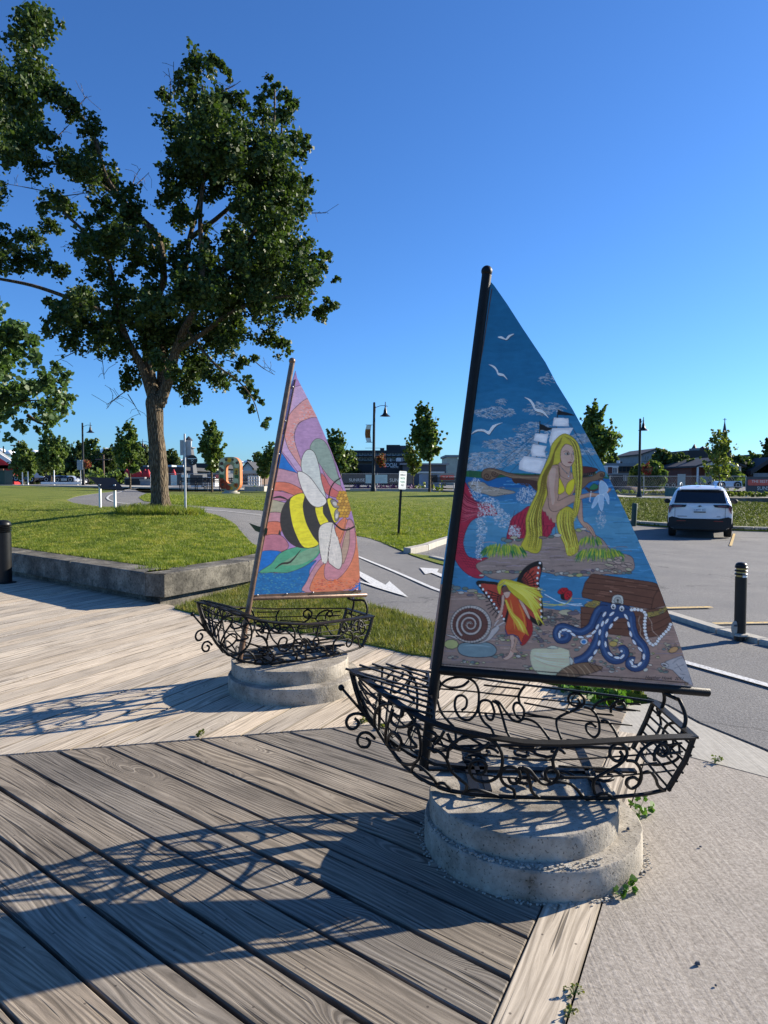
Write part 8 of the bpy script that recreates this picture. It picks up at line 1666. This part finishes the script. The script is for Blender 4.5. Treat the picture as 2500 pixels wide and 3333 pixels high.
# local frame: x right, y forward (away), z up; rear axle line at y=0.75
W_ = .935
secs = [  # y, [(half width, z) from bottom to top]
 (.02, [(.70, .36), (.86, .42), (.90, .60), (.90, .80), (.875, .98), (.82, 1.05), (.60, 1.07), (0, 1.07)]),
 (.10, [(.74, .28), (.90, .36), (.925, .58), (.925, .82), (.90, 1.02), (.83, 1.10), (.60, 1.12), (0, 1.12)]),
 (.35, [(.78, .24), (.93, .34), (.935, .60), (.93, .86), (.90, 1.05), (.79, 1.33), (.66, 1.46), (0, 1.49)]),
 (.62, [(.78, .24), (.93, .34), (.935, .62), (.93, .88), (.895, 1.06), (.74, 1.52), (.62, 1.60), (0, 1.63)]),
 (1.4, [(.78, .24), (.93, .32), (.93, .62), (.925, .88), (.885, 1.05), (.71, 1.56), (.58, 1.63), (0, 1.66)]),
 (2.4, [(.78, .24), (.93, .32), (.93, .62), (.925, .86), (.885, 1.03), (.70, 1.55), (.56, 1.62), (0, 1.65)]),
 (2.9, [(.78, .24), (.93, .32), (.93, .62), (.925, .85), (.88, 1.01), (.72, 1.40), (.58, 1.48), (0, 1.52)]),
 (3.5, [(.78, .24), (.93, .32), (.93, .62), (.92, .84), (.86, .98), (.74, 1.04), (.5, 1.07), (0, 1.08)]),
 (4.3, [(.74, .24), (.90, .34), (.92, .58), (.88, .78), (.80, .88), (.66, .94), (.4, .97), (0, .98)]),
 (4.62, [(.55, .28), (.74, .36), (.80, .55), (.76, .70), (.66, .78), (.5, .82), (.3, .84), (0, .85)])]
P = []; F = []; k = len(secs[0][1]); ring = 2 * k - 1
for y, s in secs:
    rr = [(-a, z_) for a, z_ in s] + [(a, z_) for a, z_ in s[:-1][::-1]]
    P += [(a, y, z_) for a, z_ in rr]
for i in range(len(secs) - 1):
    for j in range(ring - 1): a = i * ring + j; F.append((a, a + 1, a + 1 + ring, a + ring))
F.append(list(range(ring))[::-1]); F.append([(len(secs) - 1) * ring + j for j in range(ring)])
mb = MB(); mb.add(P, F); body = mb.build('body', 'car_white', t, smooth=42); sm_ = body.modifiers.new('sub', 'SUBSURF'); sm_.levels = 1; sm_.render_levels = 1
bm = bmesh.new(); bm.from_mesh(body.data); bmesh.ops.recalc_face_normals(bm, faces=bm.faces); bm.to_mesh(body.data); bm.free()
def plate(name, pts, mat, th=.02, parent=None, sm=None):
    pts = [Vector(p) for p in pts]; nn = (pts[1] - pts[0]).cross(pts[-1] - pts[0]).normalized()
    if nn.y > 0: nn = -nn
    m = len(pts); mb = MB(); mb.add([p + nn * .004 for p in pts] + [p - nn * th for p in pts], [list(range(m)), list(range(m, 2 * m))[::-1]] + [[(i + 1) % m, i, m + i, m + (i + 1) % m] for i in range(m)])
    o = mb.build(name, mat, parent or t); bm = bmesh.new(); bm.from_mesh(o.data); bmesh.ops.recalc_face_normals(bm, faces=bm.faces); bm.to_mesh(o.data); bm.free(); return o
def ry(z): return float(np.interp(z, [.4, 1.05, 1.12, 1.49, 1.63], [.0, .0, .06, .33, .60]))
gl = plate('rear_window', [(-.74, ry(1.10) - .012, 1.10), (.74, ry(1.10) - .012, 1.10), (.66, ry(1.48) - .012, 1.47), (.5, ry(1.52) - .02, 1.50), (-.5, ry(1.52) - .02, 1.50), (-.66, ry(1.48) - .012, 1.47)], 'dark_glass', .03)
mb = MB(); mb.obox((0, .36, 1.535), (.60, 0, 0), (0, .10, .02), (0, 0, .015)); mb.build('spoiler', 'car_white', t)
for s_ in (-1, 1):
    plate('tail_light', [(s_ * .42, -.012, .965), (s_ * .80, .0, .94), (s_ * .84, .0, 1.0), (s_ * .80, .012, 1.04), (s_ * .38, -.004, 1.035)], 'black_trim', .03)
    plate('tail_light_lens', [(s_ * .52, -.018, .975), (s_ * .74, -.008, .965), (s_ * .76, -.004, 1.0), (s_ * .50, -.016, 1.01)], 'tail_lens', .02)
    plate('tail_light_lower', [(s_ * .80, .0, .96), (s_ * .895, .02, .76), (s_ * .905, .04, .96), (s_ * .86, .03, 1.03)], 'tail_lens', .03)
    plate('reflector', [(s_ * .40, -.035, .515), (s_ * .66, -.03, .515), (s_ * .66, -.03, .545), (s_ * .40, -.035, .545)], 'tail_lens', .01)
    mb = MB(); mb.tube(smooth_line([(s_ * .60, .55, 1.58), (s_ * .60, .62, 1.665), (s_ * .60, 1.4, 1.715), (s_ * .59, 2.3, 1.70), (s_ * .58, 2.5, 1.60)], 3), .012, 6); mb.build('roof_rail', 'galvanised', t, smooth=True)
    mb = MB(); mb.ball((s_ * 1.06, 2.95, 1.07), .12, 12, 1.0, .6, .72); mb.tube([(s_ * .88, 2.95, 1.02), (s_ * .98, 2.95, 1.04)], .03, 6); mb.build('mirror', 'black_trim', t, smooth=True)
    for yy in (.78, 3.62):
        mb = MB(); mb.lathe([(.24, -.115), (.335, -.11), (.355, -.07), (.355, .07), (.335, .11), (.24, .115)], (s_ * .81, yy, .35), 28, Matrix.Rotation(math.pi / 2, 3, 'Y')); wl = mb.build('wheel', 'tyre_rubber', t, smooth=40); mb = MB(); mb.lathe([(.001, -.09), (.235, -.118), (.235, .118), (.001, .09)], (s_ * .81, yy, .35), 20, Matrix.Rotation(math.pi / 2, 3, 'Y')); mb.build('rim', 'galvanised', wl, smooth=40)
        mb = MB(); pts = [(s_ * .925, yy + .40 * math.cos(R(a)), .35 + .40 * math.sin(R(a))) for a in range(-10, 195, 14)]; mb.tube(pts, .01, flat=(.03, .05)); mb.build('wheel_arch', 'black_trim', t)
# bumper: black lower part with the white edge stepping up to the sides
mb = MB(); prof = [(-.90, .62), (-.80, .66), (-.55, .60), (.55, .60), (.80, .66), (.90, .62), (.90, .36), (.70, .27), (-.70, .27), (-.90, .36)]
mb.add([(x, -.03 + .05 * abs(x), z_) for x, z_ in prof] + [(x, .30, z_) for x, z_ in prof], [list(range(10)), list(range(10, 20))[::-1]] + [[i, (i + 1) % 10, 10 + (i + 1) % 10, 10 + i] for i in range(10)]); o = mb.build('bumper', 'black_trim', t); bm = bmesh.new(); bm.from_mesh(o.data); bmesh.ops.recalc_face_normals(bm, faces=bm.faces); bm.to_mesh(o.data); bm.free()
mb = MB(); mb.box(-.80, .80, .2, 4.2, .22, .40); mb.build('underbody', 'black_trim', t)
plate('tailgate_seam', [(-.72, -.006, .64), (-.71, -.006, .64), (-.71, .0, 1.02), (-.72, .0, 1.02)], 'black_trim', .004); plate('tailgate_seam', [(.71, -.006, .64), (.72, -.006, .64), (.72, .0, 1.02), (.71, .0, 1.02)], 'black_trim', .004)
plate('number_plate', [(-.16, -.016, .815), (.16, -.016, .815), (.16, -.012, .93), (-.16, -.012, .93)], 'sign_white', .01); plate('plate_frame', [(-.17, -.018, .795), (.17, -.018, .795), (.17, -.018, .825), (-.17, -.018, .825)], 'black_trim', .01)
nb = text_obj('plate_lettering', 'CBMT 351', .075, 'number_blue' if 'number_blue' in MATS else plain('number_blue', (.06, .12, .35), .5).name, t, align='CENTER'); nb.location = (0, -.023, .85); nb.rotation_euler = (math.pi / 2, 0, 0)
bw_ = [(-.065, .0), (-.055, .018), (-.018, .018), (-.012, .032), (.03, .032), (.022, .018), (.065, .018), (.055, .0), (.018, .0), (.012, -.014), (-.03, -.014), (-.022, .0)]
mb = MB(); mb.add([(x, -.02, .985 + z_) for x, z_ in bw_] + [(x, .0, .985 + z_) for x, z_ in bw_], [list(range(12))[::-1]] + [[i, (i + 1) % 12, 12 + (i + 1) % 12, 12 + i] for i in range(12)]); mb.build('badge', 'black_trim', t)
plate('model_badge', [(-.64, -.012, .665), (-.36, -.012, .665), (-.36, -.012, .68), (-.64, -.012, .68)], 'slate_wall', .004); plate('model_badge', [(.48, -.012, .665), (.58, -.012, .665), (.58, -.012, .68), (.48, -.012, .68)], 'slate_wall', .004)
mb = MB(); mb.lathe([(.035, 0), (.02, .05), (.001, .075)], (0, .75, 1.635), 8, Matrix.Diagonal((.6, 1.6, 1.2))); mb.build('antenna', 'black_trim', t, smooth=True)
